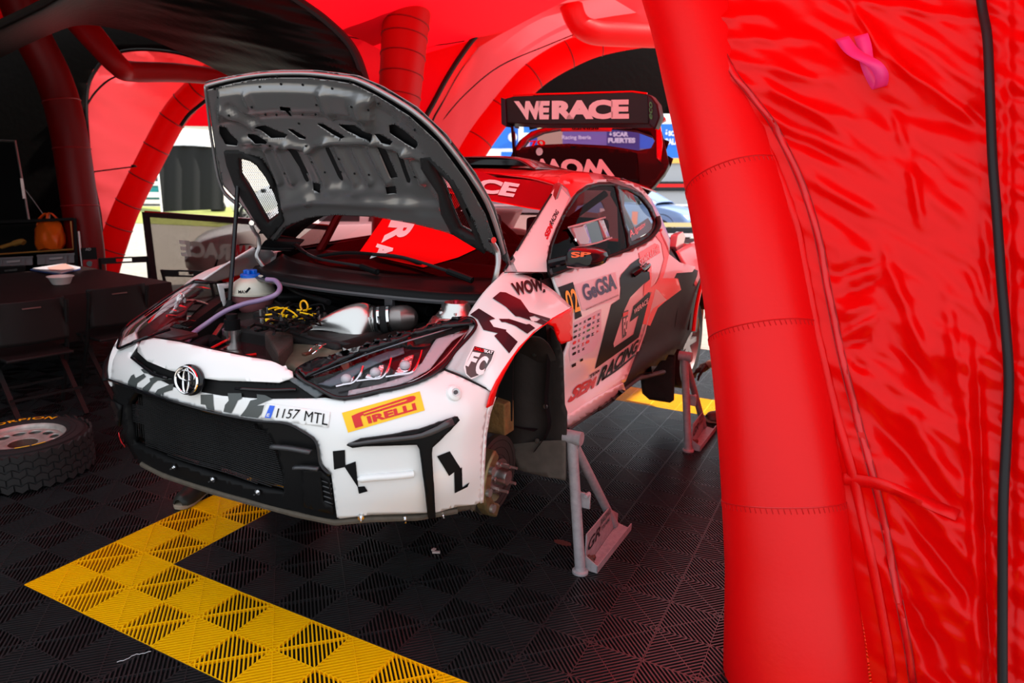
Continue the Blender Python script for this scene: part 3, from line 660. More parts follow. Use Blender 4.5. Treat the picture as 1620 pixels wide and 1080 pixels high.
cast('arch_return', [(771, 650), (779, 624), (785, 628), (776, 655), (770, 690), (767, 740), (765, 795), (760, 796), (762, 740), (765, 690)], [HN, HF, bvh(grid([[(.895, .50, z) for z in (.5, .8, 1.1)], [(.87, .62, z) for z in (.5, .8, 1.1)]], 2, 2))], WHITE, car, 0, .006, 6)
# zebra flash under the slot
z6 = lambda L: [(150 + x / 6, 540 + y / 6) for x, y in L]
for L in ([(320, 380), (350, 325), (375, 310), (390, 348), (470, 305), (490, 335), (405, 395), (395, 440), (380, 445), (318, 408)], [(440, 265), (475, 258), (560, 280), (590, 292), (500, 305), (470, 300)],
          [(460, 440), (530, 380), (525, 350), (610, 325), (740, 355), (700, 362), (600, 372), (560, 400), (500, 488), (455, 465)], [(570, 500), (600, 455), (720, 405), (755, 400), (740, 460), (660, 485), (650, 520), (635, 492), (625, 515)],
          [(1008, 505), (1125, 500), (1130, 600), (1140, 655), (1065, 635), (1055, 600), (1010, 595)], [(1265, 490), (1395, 490), (1400, 540), (1360, 560), (1300, 680), (1225, 665), (1240, 600), (1275, 560)],
          [(1385, 705), (1440, 635), (1480, 560), (1545, 545), (1540, 500), (1620, 510), (1690, 545), (1535, 610), (1660, 600), (1550, 725)]):
    cast('zebra_stripe', z6(L), [HN], VINYLDK, car, .002, 0, 5)
for L in ([(527, 713), (546, 711), (547, 735), (563, 729), (567, 769), (577, 768), (582, 776), (568, 780), (566, 769), (545.6, 738), (529, 742)], [(691, 721), (711, 713), (728, 740), (730, 738), (731, 770), (742, 762), (739, 769), (719, 779), (718, 746), (710, 752)]):
    cast('zebra_stripe', L, [HN], VINYLBLK, car, .003, 0, 5)
# number plate lettering
cast('plate', [(420, 637), (523, 652), (520, 676), (413, 661)], [HN], WHITE, car, .003, .001, 6)
cast('plate_flag', [(428, 641), (436, 642), (429.5, 661), (420, 660)], [HN], mat('flag_blue', (.02, .12, .75), .4), car, .0045, 0, 5)
text('plate_letter', 'E', [(425, 653), (429, 653.5), (427.5, 658.5), (423, 658)], [HN], VWHITE, car, .006)
text('plate_number', '1157', [(440, 645.6), (476.7, 648), (472, 662.5), (437.8, 660)], [HN], VINYLBLK, car, .005, bold=.0, shear=.1)
text('plate_number', 'MTL', [(484.5, 649.3), (521, 655.5), (519, 672.5), (482, 665)], [HN], VINYLBLK, car, .005, bold=0)
# tyre maker's sticker
pq = [(541, 653), (664, 619), (672, 649), (551, 684)]
cast('sponsor_sticker', pq, [HN], VYEL, car, .002, 0, 6)
pqh = homo(pq); sub = lambda a, b_, c, d: [pqh(a, b_), pqh(c, b_), pqh(c, d), pqh(a, d)]
PR = mat('sticker_red', (.62, .004, .004), .4)
text('sticker_letters', 'IRELLI', sub(.27, .50, .90, .86), [HN], PR, car, .004, bold=.045)
cast('sticker_letter', [pqh(*q) for q in [(.10, .27), (.20, .22), (.245, .22), (.245, .36), (.20, .42), (.20, .88), (.10, .88)]], [HN], PR, car, .004, 0, 4)
cast('sticker_letter', [pqh(*q) for q in [(.20, .22), (.86, .12), (.91, .15), (.93, .24), (.91, .36), (.86, .40), (.24, .44), (.24, .36), (.80, .29), (.82, .25), (.80, .22), (.24, .30)]], [HN], PR, car, .004, 0, 4)
# emblem
e0 = P(298, 601, 'Y', -.012); en = V3((.0, -1, .18)).normalized(); ex_ = V3((1, 0, 0)); ey_ = ex_.cross(en) * -1
if ey_.z < 0: ey_ = -ey_
emb = lambda cx_, cy_, a, b_, k=40: [e0 + ex_ * (cx_ + a * math.cos(2 * PI * i / k)) + ey_ * (cy_ + b_ * math.sin(2 * PI * i / k)) + en * .008 for i in range(k)]
b = MB(); b.tube(emb(0, 0, .054, .044), .0046, 8, closed=True); b.tube(emb(0, .015, .041, .016), .0036, 8, closed=True); b.tube(emb(0, 0, .0145, .040), .0036, 8, closed=True); b.build('emblem', CHROME, car)
b = MB(); b.add([e0 + ex_ * .0] + [p - en * .012 for p in emb(0, 0, .062, .052)], [(0, i + 1, (i + 1) % 40 + 1) for i in range(40)]); o = b.build('emblem_backing', GLOSSBLK, car, thick=.012)
# ---- left headlamp
LIM = .09
lamp = [(470, 589), (505, 571), (537, 558), (562, 551), (600, 541), (642, 526), (683, 514), (717, 507), (745, 507), (752, 513), (750, 523), (738, 538), (720, 557), (711, 570), (700, 583), (672, 601), (633, 614), (600, 620), (567, 628), (545, 631), (527, 628), (500, 613), (480, 602)]
LT = [HN, HF]
LG = clear('lamp_glass', (.93, .9, .92), .5)
hl = cast('headlamp', lamp, LT, GLOSSBLK, car, -.04, .01, 8)
cast('lamp_brow', [(470, 587), (505, 569), (537, 556), (562, 549), (600, 539), (642, 524), (683, 512), (717, 505), (746, 505), (753, 513), (738, 516), (700, 520), (655, 531), (610, 548), (570, 560), (530, 577), (484, 599)], LT, GLOSSBLK, hl, .012, .010, 6)
cast('lens', lamp, LT, LG, hl, -.001, 0, 7)
strip('lamp_rim', lamp, 5, LT, GLOSSBLK, hl, .002, .01, closed=True)
BLADE = mat('lamp_blade', (.55, .50, .53), .3, coat=.3)
cast('light_guide', [(548, 620), (600, 611), (645, 597), (682, 577), (700, 553), (716, 532), (738, 518), (712, 521), (690, 528), (680, 545), (668, 567), (640, 588), (598, 602), (550, 612)], LT, BLADE, hl, -.022, .004, 6)
strip('light_guide', [(560, 624), (610, 614), (665, 594), (700, 568), (724, 540), (742, 518)], 1.5, LT, CHROME, hl, -.012, .003)
strip('lamp_bezel', [(480, 594), (560, 563), (640, 537), (715, 514)], 3, LT, mat('bezel_grey', (.3, .33, .36), .25, metal=.8), hl, -.010, .004)
cast('lamp_cover', [(497, 600), (540, 572), (575, 558), (637, 536), (639, 548), (606, 560), (575, 575), (540, 598), (520, 604)], LT, mat('cover_grey', (.10, .13, .16), .25), hl, -.03, .004, 6)
for q in ([(530, 607), (558, 600), (573, 574)], [(563, 598), (603, 592), (618, 561)], [(609, 591), (652, 583), (667, 548)]):
    b = MB(); b.tube(smoothpts([hs(x, y, LT, -.018)[0] for x, y in [q[0], ((q[0][0] + q[1][0]) / 2, (q[0][1] + q[1][1]) / 2), q[1], ((q[1][0] + q[2][0]) / 2 + 3, (q[1][1] + q[2][1]) / 2), q[2]]], 4), .0045, 6); b.build('light_blade', CHROME, hl)
for q in ([(527, 596), (545, 585), (560, 579), (556, 594), (540, 601)], [(575, 588), (590, 570), (607, 566), (601, 586), (585, 590)], [(622, 582), (636, 556), (655, 549), (649, 574), (638, 580)]):
    cast('projector', q, LT, mat('reflector', (.85, .85, .88), .12, metal=1, bump=.5, bscale=60), hl, -.032, .01, 4)
    cx_ = sum(p[0] for p in q) / 5; cy_ = sum(p[1] for p in q) / 5; h = hs(cx_, cy_, LT, -.03); b = MB(); b.lathe([(.018, 0), (.016, .008), (.009, .014), (0, .016)], h[0], h[1], 14); b.build('projector_lens', mat('bulb_glass', (.7, .72, .75), .1, coat=1), hl)
lampR = flip(hl); lampR.data.materials[0] = mat('lamp_housing_red', (.05, .01, .012), .3)
for ch in list(hl.children):
    if ch.name.split('.')[0] in ('lens', 'lamp_rim', 'light_guide'): flip(ch, lampR)
for q in ([(250, 532), (258, 520), (267, 507), (272, 498), (277, 488), (283, 474), (289, 466)],):
    b = MB(); pts = [P(x, y, 'X', -.60 + .0 * i) + V3((0, 0, .004 * (i % 2))) for i, (x, y) in enumerate(q)]; b.tube(pts, [.006, .012, .007, .011, .006, .013, .015], 6); b.build('lamp_edge', mat('broken_chrome', (.6, .55, .55), .2, metal=1, bump=.6, bscale=80), car)
# ---- fenders
def sub_poly(n, poly, T, m, off=0, th=0, st=7): return cast(n, poly, T, m, car, off, th, st)
fe = mk('fender', gF[0], outward(gF, (.3, .9, .8)), WHITE, car, thick=.008)
flare = [(778, 620), (787, 602), (797, 586), (810, 567), (823, 549), (846, 525), (876, 503), (906, 486), (906, 538), (889, 544), (884, 538), (877, 517), (866, 512), (850, 522), (832, 540), (815, 562), (800, 588), (788, 612), (780, 640), (771, 645)]
tv, tf = tess(flare, (), 7); o = mk('flare_edge', [P(v[0], v[1], 'X', .915) for v in tv], [tuple(reversed(f)) for f in tf], REDP, car, thick=.006)
fl2 = flip(fe); flip(o)
f6 = lambda L: [(600 + x / 6, 460 + y / 6) for x, y in L]
for L in ([(1075, 75), (1145, 15), (1200, 20), (1340, 90), (1420, 205), (1620, 265), (1600, 300), (1470, 240), (1420, 250), (1440, 290), (1490, 290), (1530, 265), (1620, 300), (1560, 330), (1470, 295), (1330, 250), (1290, 245), (1200, 155)],
          [(862, 230), (945, 172), (1100, 268), (1045, 285), (1085, 345), (1205, 372), (1200, 385), (1310, 485), (1230, 595), (1090, 430), (1125, 405), (990, 375), (935, 275)],
          [(1135, 270), (1230, 270), (1390, 320), (1420, 315), (1475, 355), (1400, 408), (1290, 335), (1190, 300), (1160, 300)]):
    cast('fender_stripe', f6(L), [HF], mat('dark_maroon_vinyl', (.035, .010, .014), .3, coat=.3), car, .003, 0, 5)
text('lettering', 'WOW', [(807, 449), (857, 439), (861, 460), (816, 469)], [HF], VINYLBLK, car, .004, bold=.05)
cast('lettering_dot', [(859, 458), (862, 459), (862, 463), (858, 464)], [HF], VINYLBLK, car, .004, 0, 3)
# shield sticker
sh = f6([(895, 522), (1100, 570), (1075, 660), (1030, 740), (960, 800), (870, 842), (820, 800), (800, 730), (830, 640)])
cast('sticker', sh, [HF, HN], VWHITE, car, .003, 0, 4)
cast('sticker_shield', f6([(900, 530), (1092, 575), (1060, 665), (1000, 760), (945, 800), (865, 830), (825, 790), (815, 720), (845, 650)]), [HF, HN], VINYLDK, car, .004, 0, 4)
cast('sticker_band', f6([(905, 533), (1090, 577), (1075, 612), (893, 570)]), [HF, HN], VINYLBLK, car, .0048, 0, 4)
text('sticker_letters', 'CHOLO', f6([(905, 540), (993, 562), (985, 590), (893, 568)]), [HF, HN], VRED, car, .0055, bold=.04)
text('sticker_letters', 'EKAT', f6([(997, 563), (1082, 580), (1074, 608), (990, 590)]), [HF, HN], VWHITE, car, .0055, bold=.04)
text('sticker_letters', 'F', f6([(880, 585), (960, 600), (880, 745), (815, 715)]), [HF, HN], VWHITE, car, .0055, bold=.05)
text('sticker_letters', 'C', f6([(965, 610), (1045, 640), (975, 810), (880, 790)]), [HF, HN], VWHITE, car, .0055, bold=.05)
# ---- door and side
doorp = [(874, 437), (905, 425), (932, 416), (960, 408), (1000, 395), (1030, 378), (1041, 364), (1050, 375), (1057, 400), (1051, 425), (1040, 453), (1032, 488), (1020, 523), (1007, 557), (998, 582), (990, 603), (960, 627), (935, 645), (896, 672), (893, 640), (891, 600), (893, 560), (900, 540), (903, 500), (890, 480), (880, 455)]
door = cast('door', doorp, [HS, HG], WHITE, car, 0, .01, 8)
flip(door)
qp = [(1057, 400), (1062, 395), (1075, 415), (1110, 430), (1104, 520), (1100, 560), (1055, 585), (1020, 590), (985, 622), (940, 655), (897, 680), (896, 672), (935, 645), (990, 603), (1007, 557), (1032, 488), (1051, 425)]
qpo = cast('quarter_panel', qp, [HS], mat('dirty_black', (.014, .009, .008), .55, noise_amt=.5, nscale=12), car, -.003, .01, 9)
d6 = lambda L: [(860 + x / 6, 440 + y / 6) for x, y in L]
cast('red_flash', [(1042, 440), (1050, 410), (1046, 385), (1036, 372), (1044, 366), (1055, 385), (1058, 402), (1052, 428), (1046, 445), (1062, 448), (1072, 440), (1077, 458), (1050, 478), (1040, 487), (1028, 515), (1016, 512), (1024, 480), (1030, 462), (1018, 462), (1036, 450)], [HS, HG], REDP, car, .0025, 0, 5)
cast('white_flash', [(1058, 402), (1075, 415), (1100, 422), (1095, 430), (1070, 432), (1062, 448), (1046, 445), (1052, 428)], [HS], WHITE, car, .002, 0, 6)
cast('white_flash', d6([(1005, 330), (1035, 285), (1165, 205), (1150, 190), (1085, 115), (1060, 100), (1040, 180), (1000, 340), (930, 560), (880, 700), (900, 690), (960, 520)]), [HS], WHITE, car, .003, 0, 5)
cast('red_flash', d6([(1085, 0), (1260, 0), (1300, 105), (1170, 200), (1085, 115)]), [HS], REDP, car, .003, 0, 5)
# big black G flash
cast('black_flash', d6([(960, -60), (985, -120), (1000, -40), (1005, 10), (940, 60), (820, 180), (760, 310), (660, 620), (665, 655), (850, 530), (900, 350), (815, 415), (850, 265), (1000, 130), (1010, 150), (985, 290), (940, 420), (900, 560), (780, 650), (485, 860), (490, 830), (560, 560), (640, 250), (720, 195), (730, 70), (790, -10), (850, -60)]), [HS, HG], VINYLBLK, car, .002, 0, 5)
cast('white_flash', d6([(745, 320), (800, 300), (780, 540), (745, 570)]), [HS], VINYLDK, car, .003, 0, 4)
cast('red_flash', d6([(748, 330), (797, 312), (795, 345), (746, 368)]), [HS], VRED, car, .004, 0, 4)
text('lettering', 'WERACE', d6([(850, 295), (985, 185), (985, 235), (848, 345)]), [HS], VWHITE, car, .005, bold=.02)
text('sticker_letters', 'FC', d6([(748, 380), (795, 360), (785, 500), (750, 540)]), [HS], VWHITE, car, .005, bold=.03)
cast('red_flash', d6([(945, -75), (1020, -120), (1020, 0), (1010, 110), (945, 170), (950, 60), (1005, 10), (1000, -60)]), [HS, HG], REDP, car, .003, 0, 5)
cast('red_flash', [(1010, 400), (1035, 385), (1042, 388), (1044, 400), (1013, 418)], [HS, HG], REDP, car, .003, 0, 5)
text('lettering', 'SEMRACING', [(1008, 412), (1040, 388), (1042, 397), (1012, 424)], [HS, HG], VWHITE, car, .005, bold=.02, shear=.2)
# black number card, sponsor lettering
cast('number_card', d6([(130, 88), (272, 38), (357, 360), (292, 392), (292, 300), (190, 245)]), [HS, HG], VINYLBLK, car, .004, 0, 5)
text('race_number', '02', d6([(180, 125), (290, 95), (340, 310), (232, 350)]), [HS, HG], VYEL, car, .006, bold=.02)
cast('sponsor_panel', d6([(290, 60), (680, -60), (720, 195), (380, 310), (360, 300), (335, 200)]), [HS, HG], mat('sticker_white', (.78, .74, .78), .35), car, .0015, 0, 8)
text('lettering', 'GeGSA', d6([(345, 70), (660, -50), (690, 100), (390, 222)]), [HS, HG], VNAVY, car, .005, bold=.03)
text('lettering', 'GRANADA EVENTOS GLOBALES EMPRESA PUBLICA MUNICIPAL', d6([(390, 290), (705, 152), (707, 165), (392, 306)]), [HS, HG], VINYLBLK, car, .005, bold=0)
random.seed(3)
cast('sponsor_sheet', d6([(285, 420), (545, 290), (545, 560), (470, 690), (250, 790), (240, 700), (250, 600), (285, 540)]), [HS], mat('sticker_lilac', (.74, .66, .74), .35), car, .0015, 0, 8)
H9 = homo(d6([(285, 445), (545, 315), (520, 640), (255, 760)]))
cols_ = [VINYLBLK, VNAVY, VINYLBLK, VRED, VINYLBLK, VINYLDK, mat('green_vinyl', (.05, .35, .08), .4)]
for r in range(6):
    for c_ in range(6 if r < 4 else 4 - (r == 5)):
        u0, v0 = (c_ + .08 + (.2 if r == 5 else 0)) / 6, (r + .12) / 6; u1, v1 = u0 + .11, v0 + random.uniform(.05, .09)
        q = [H9(u0, v0), H9(u1, v0), H9(u1, v1), H9(u0, v1)]
        if (r * 6 + c_) % 3 == 0:
            cast('sponsor_mark', q, [HS], random.choice(cols_), car, .004, 0, 3, round_=2)
        else: cast('sponsor_mark', [q[0], q[1], q[1], H9((u0 + u1) / 2, (v0 + v1) / 2), q[2], q[3], H9((u0 + u1) / 2.02, (v0 + v1) / 2)], [HS], random.choice(cols_), car, .004, 0, 3)
for q in ([(903, 577), (910, 573), (910, 578), (904, 581)], [(917, 568), (921, 566), (921, 570), (917, 572)]): cast('sponsor_mark', q, [HS], VINYLBLK, car, .004, 0, 3)
SRED = mat('crimson_vinyl', (.50, .002, .008), .35)
text('lettering', 'SEM', d6([(275, 1030), (500, 925), (480, 1035), (215, 1195)]), [HS], SRED, car, .005, bold=.05, shear=.15)
text('lettering', 'TEAM', d6([(425, 920), (522, 860), (520, 885), (425, 955)]), [HS], VINYLBLK, car, .005, bold=.04)
text('lettering', 'RACING', d6([(530, 860), (900, 570), (880, 690), (490, 1030)]), [HS], VINYLBLK, car, .005, bold=.04, shear=.25)
strip('lettering_bar', d6([(545, 965), (700, 860), (860, 725)]), 2.6, [HS], VINYLBLK, car, .005, .001)
# door handle
cast('handle_recess', d6([(720, 0), (735, -35), (830, -140), (900, -190), (980, -140), (1000, -90), (880, -30), (760, 60), (725, 80)]), [HS], VINYLBLK, car, .003, 0, 5)
b = MB(); hc = [hs(x, y, [HS], o_)[0] for x, y, o_ in [(1001, 436, .006), (1004, 430, .03), (1010, 426, .036), (1017, 421, .034), (1021, 422, .02), (1020, 428, .006)]]; b.tube(smoothpts(hc, 4), .011, 8); b.build('door_handle', GLOSSBLK, car)
# sill
b = MB(); b.tube([P(x, y, 'X', .84) for x, y in [(897, 678), (935, 652), (975, 624), (1010, 598), (1050, 588)]], .014, 6); b.build('sill_edge', mat('sill_grit', (.05, .045, .045), .6, bump=1, bscale=120), car)
cast('sill', [(896, 658), (940, 628), (985, 606), (990, 618), (950, 642), (897, 676)], [HS], WHITE, car, .004, .008, 6)
# ---- greenhouse
win = [(873, 433), (868, 415), (873, 390), (882, 366), (896, 336), (915, 309), (930, 299), (948, 294), (968, 294), (972, 296), (990, 376), (992, 394), (960, 405), (905, 422)]
qwin = [(977, 298), (993, 301), (1010, 311), (1026, 331), (1034, 350), (1031, 362), (1020, 372), (998, 382), (988, 352)]
outl = [(870, 440), (865, 430), (864, 412), (870, 386), (879, 362), (893, 332), (912, 304), (928, 294), (946, 289), (975, 289), (997, 294), (1014, 306), (1031, 327), (1040, 350), (1039, 362), (1028, 377), (1000, 393), (960, 407), (905, 425)]
def GT(n, poly, m, off, th=0, st=7, holes=(), par=None): return cast(n, poly, [HG, HS], m, par or car, off, th, st, holes)
rd = GT('window_frame', outl, BLACKP, .006, .012, 6, [win, qwin])
TINT = clear('tinted_glass', (.42, .20, .22), .12); CLEARG = clear('clear_glass', (.86, .88, .88), .8)
GT('side_window', win, TINT, .002, 0, 10); GT('quarter_window', qwin, CLEARG, .002, 0, 8)
strip('window_rubber', [(872, 436), (905, 424), (960, 407), (1000, 391), (1026, 377), (1039, 360), (1038, 345)], (3, 6), [HG, HS], RUBBER, car, .010, .01)
pil = cast('pillar', [(797, 431), (803, 418), (840, 360), (881, 291), (890, 291), (930, 288), (912, 304), (893, 332), (879, 362), (868, 390), (866, 431)], [HG, HW, HF], WHITE, car, 0.002, .008, 6)
strip('panel_gap', [(797, 431), (868, 431)], 1.3, [HG, HF], GLOSSBLK, car, .002, .001)
text('lettering', 'SEM', [(860, 372), (869, 353), (874, 360), (865, 381)], [HG], SRED, car, .004, bold=.05, shear=.1)
text('lettering', 'RACING', [(868, 352), (879, 331), (884, 336), (873, 359)], [HG], VINYLBLK, car, .004, bold=.03, shear=.15)
ROOFT = [HR, HG]
rf = mk('roof', gR[0], outward(gR, (0, 2.4, 0)), mat('roof_red', (.60, .003, .005), .25, coat=.3), car, thick=.008)
cast('roof_rail', [(881, 291), (885, 283), (905, 276), (945, 275), (985, 283), (1010, 292), (1030, 315), (1046, 345), (1060, 380), (1058, 402), (1045, 372), (1040, 350), (1031, 327), (1014, 306), (997, 294), (975, 289), (946, 289), (928, 294), (912, 304), (890, 335), (900, 312)], ROOFT + [HS], mat('pink_grey_paint', (.55, .42, .45), .3, coat=.4), car, .003, .006, 6)
cast('red_flash', [(883, 289), (887, 279), (905, 275), (930, 276), (938, 288), (926, 293), (912, 303), (902, 314), (897, 300)], ROOFT, REDP, car, .006, 0, 5)
cast('roof_flash', [(952, 278), (968, 281), (985, 290), (1005, 300), (1020, 312), (1012, 306), (990, 297), (960, 288)], ROOFT, VINYLDK, car, .007, 0, 5)
for o_ in (door,): pass
# far side shells
def shell(n, g, m): 
    return mk(n, [(-x, y, z) for x, y, z in [tuple(v) for v in g[0]]], g[1], m, car, thick=.006)
ns = [f for f in gS[1]]
shell('side_shell', gS, WHITE); pf_ = flip(pil); pf_.data.materials[0] = BLACKP; flip(rd)
mk('door_card', [(-x * .96, min(y, 2.85), z) for x, y, z in [tuple(v) for v in gS[0]]], gS[1], mat('card_black', (.012, .006, .007), .6), car)
mk('door_card', [(x * .97, min(y, 2.8), min(z, 1.27)) for x, y, z in [tuple(v) for v in gS[0]]], gS[1], MT['card_black'], car)
# far side glass area: added dark sheet with two openings, keeps the view through the cabin dark
tv, tf = tess([(872, 440), (872, 400), (885, 340), (915, 300), (974, 297), (994, 400), (930, 440)], [[(908, 336), (913, 326), (933, 322), (921, 336)], [(928, 335), (947, 318), (951, 320), (957, 333), (945, 337)]], 9)
mk('far_dark_sheet', [P(v[0], v[1], 'X', -.56) for v in tv], tf, mat('sheet_maroon', (.05, .006, .008), .8), car, thick=.004)
# windscreen
WG = clear('windscreen_glass', (.55, .30, .32), .3)
mk('windscreen', gW[0], outward(gW, (0, 2.4, 0)), WG, car)
def wsc(n, poly, m, off=.003, th=0, st=8): return cast(n, poly, [HW], m, car, off, th, st)
wsc('sun_strip', [(700, 250), (787, 282), (830, 285), (884, 292), (862, 334), (835, 330), (779, 319), (700, 305)], DKRED, .004)
wsc('strip_line', [(700, 303), (779, 318), (835, 329), (861, 333), (860, 335), (835, 331), (779, 320), (700, 305)], REDP, .006, 0, 4)
text('lettering', 'WERACE', [(600, 258), (823, 293), (812, 314), (590, 282)], [HW], VWHITE, car, .008, bold=.05)
wsc('windscreen_band', [(612, 338), (760, 380), (768, 388), (725, 408), (670, 424), (600, 408), (568, 401)], REDP, .004)
text('lettering', 'R', [(660, 351), (640, 385), (604, 386), (620, 349)], [HW], VWHITE, car, .007, bold=.05)
text('lettering', 'A', [(626, 384), (618, 412), (586, 411), (598, 387)], [HW], VWHITE, car, .007, bold=.05)
strip('windscreen_edge', [(797, 431), (838, 362), (882, 291)], 3, [HW, HG], RUBBER, car, .004, .006)
strip('windscreen_edge', [(436, 396), (455, 392), (494, 346), (530, 312)], 2, [HW], mat('edge_chrome', (.5, .4, .4), .3, metal=.7), car, .004, .003)
# cowl, wipers
cow = [[(0, .70, 1.215), (.25, .715, 1.215), (.5, .78, 1.21), (.68, .88, 1.21)], [(0, .73, 1.245), (.25, .745, 1.245), (.5, .81, 1.24), (.68, .91, 1.24)], [(0, .82, 1.238), (.25, .83, 1.238), (.5, .89, 1.235), (.68, .98, 1.24)], [(0, .95, 1.262), (.25, .96, 1.265), (.5, 1.01, 1.275), (.70, 1.10, 1.28)]]
gC = grid(mir(cow), 5, 4); HC = bvh(gC); mk('cowl', gC[0], outward(gC, (0, 1, 0)), BLACKP, car, thick=.01)
b = MB(); b.tube(smoothpts([(x, y - .015, z) for x, y, z in mir(cow)[0]], 3), .009, 6); b.build('cowl_lip', GP, car)
for x in (.28, .52): b = MB(); b.box((x, .735 + (.05 if x > .4 else 0), 1.19), (.04, .02, .035)); b.build('cowl_clip', GP, car, bev=.003)
for a in ([(459, 384, .01), (500, 412, .02), (575, 430, .025), (598, 437, .02)], [(593, 407, .02), (640, 415, .03), (710, 437, .03), (748, 450, .02)]):
    pts = []
    for x, y, o_ in a:
        h = hs(x, y, [HW, HC], o_); pts.append(h[0])
    b = MB(); b.tube(smoothpts(pts, 5), .007, 6); wp = b.build('wiper', mat('wiper_black', (.02, .02, .022), .3), car)
    b = MB(); b.tube([pts[-1], pts[-1] + (pts[-2] - pts[-1]).normalized() * .12], .014, 8); b.build('wiper_cap', BLACKP, wp)
b = MB(); b.tube(smoothpts([hs(x, y, [HW, HC], .012)[0] for x, y in [(500, 409), (550, 403), (600, 406), (640, 411), (668, 421)]], 5), [.004] + [.009] * 19 + [.004], 6); b.build('wiper_blade', BLACKP, wp)
b = MB(); b.tube(smoothpts([hs(x, y, [HW, HC], .012)[0] for x, y in [(440, 388), (462, 388), (480, 400), (494, 408)]], 4), .008, 6); b.build('wiper_blade', BLACKP, wp)
# ============================================================ HOOD (closed shape swung up about its hinges)
ha = math.radians(65.8); hc_, hs_ = math.cos(ha), math.sin(ha)
def up_(p):
    x, y, z = p; dy, dz = y - 1.05, z - 1.30; return (x, 1.05 + dy * hc_ + dz * hs_, 1.30 - dy * hs_ + dz * hc_)
hrows = [[(0, .90, 1.345), (.35, .92, 1.342), (.62, 1.02, 1.335), (.80, 1.14, 1.32)], [(0, .62, 1.29), (.35, .63, 1.275), (.66, .66, 1.205), (.82, .70, 1.15)],
         [(0, .35, 1.235), (.32, .355, 1.21), (.58, .37, 1.14), (.74, .40, 1.08)], [(0, .06, 1.15), (.25, .075, 1.13), (.44, .12, 1.055), (.60, .2, 1.0)], [(0, -.04, 1.10), (.25, -.03, 1.08), (.46, .02, 1.0), (.62, .1, .95)]]
gH = grid([[up_(p) for p in r] for r in mir(hrows)], 6, 6); HH = bvh(gH)
z7 = lambda L: [(320 + x / 3.24, 100 + y / 3.24) for x, y in L]
outline = z7([(15, 98), (65, 84), (160, 64), (290, 44), (405, 36), (560, 36), (700, 50), (805, 66), (930, 122), (1100, 225), (1250, 365), (1400, 565), (1500, 745), (1582, 1035), (1560, 1030), (1500, 965), (1400, 900), (1250, 850), (1100, 812), (900, 778), (700, 768), (560, 782), (440, 830), (375, 918), (300, 850), (200, 720), (105, 622), (60, 400), (30, 200)])
inner = z7([(30, 112), (160, 82), (290, 60), (405, 52), (560, 52), (700, 66), (800, 82), (920, 138), (1085, 240), (1235, 380), (1380, 580), (1475, 750), (1550, 980), (1500, 950), (1400, 888), (1250, 840), (1100, 802), (900, 768), (700, 758), (560, 772), (430, 820), (372, 890), (300, 830), (205, 700), (120, 610), (76, 400), (46, 200)])
w1 = z7([(200, 460), (260, 476), (292, 497), (345, 565), (385, 650), (400, 690), (408, 755), (345, 800), (320, 760), (255, 640), (205, 560)])
w2 = z7([(1190, 470), (1300, 590), (1380, 760), (1430, 880), (1330, 830), (1290, 740), (1250, 620), (1200, 520)])
s1 = z7([(125, 430), (200, 430), (260, 455), (310, 485), (360, 560), (395, 640), (420, 720), (430, 790), (350, 880), (310, 830), (180, 610), (140, 500)])
s2 = z7([(1150, 455), (1190, 462), (1310, 580), (1345, 640), (1420, 810), (1470, 945), (1300, 845), (1250, 745), (1235, 640), (1150, 510)])
hood = cast('hood', outline, [HH], HOODG, car, 0, .003, 8, holes=[w1, w2])
slots = [z7(q) for q in ([(435, 420), (470, 418), (548, 560), (520, 566)], [(903, 425), (940, 425), (1008, 578), (975, 582)], [(572, 606), (615, 610), (620, 648), (578, 640)], [(950, 622), (995, 625), (1002, 662), (958, 658)],
         [(95, 300), (130, 305), (160, 345), (195, 375), (190, 402), (130, 395), (100, 340)], [(245, 340), (300, 345), (355, 375), (345, 388), (300, 375), (250, 355)], [(605, 290), (640, 290), (752, 355), (735, 363), (690, 345)],
         [(715, 292), (800, 295), (895, 340), (897, 368), (830, 355), (760, 325)], [(903, 338), (930, 340), (998, 378), (990, 392), (945, 380)], [(980, 295), (1010, 290), (1060, 320), (1125, 375), (1130, 395), (1115, 415), (1060, 385), (985, 335)],
         [(428, 185), (482, 190), (484, 208), (472, 212), (480, 245), (468, 248), (455, 212), (430, 206)], [(450, 315), (480, 318), (550, 360), (545, 370), (510, 360)], [(285, 303), (340, 298), (400, 325), (455, 345), (440, 360), (370, 360)])]
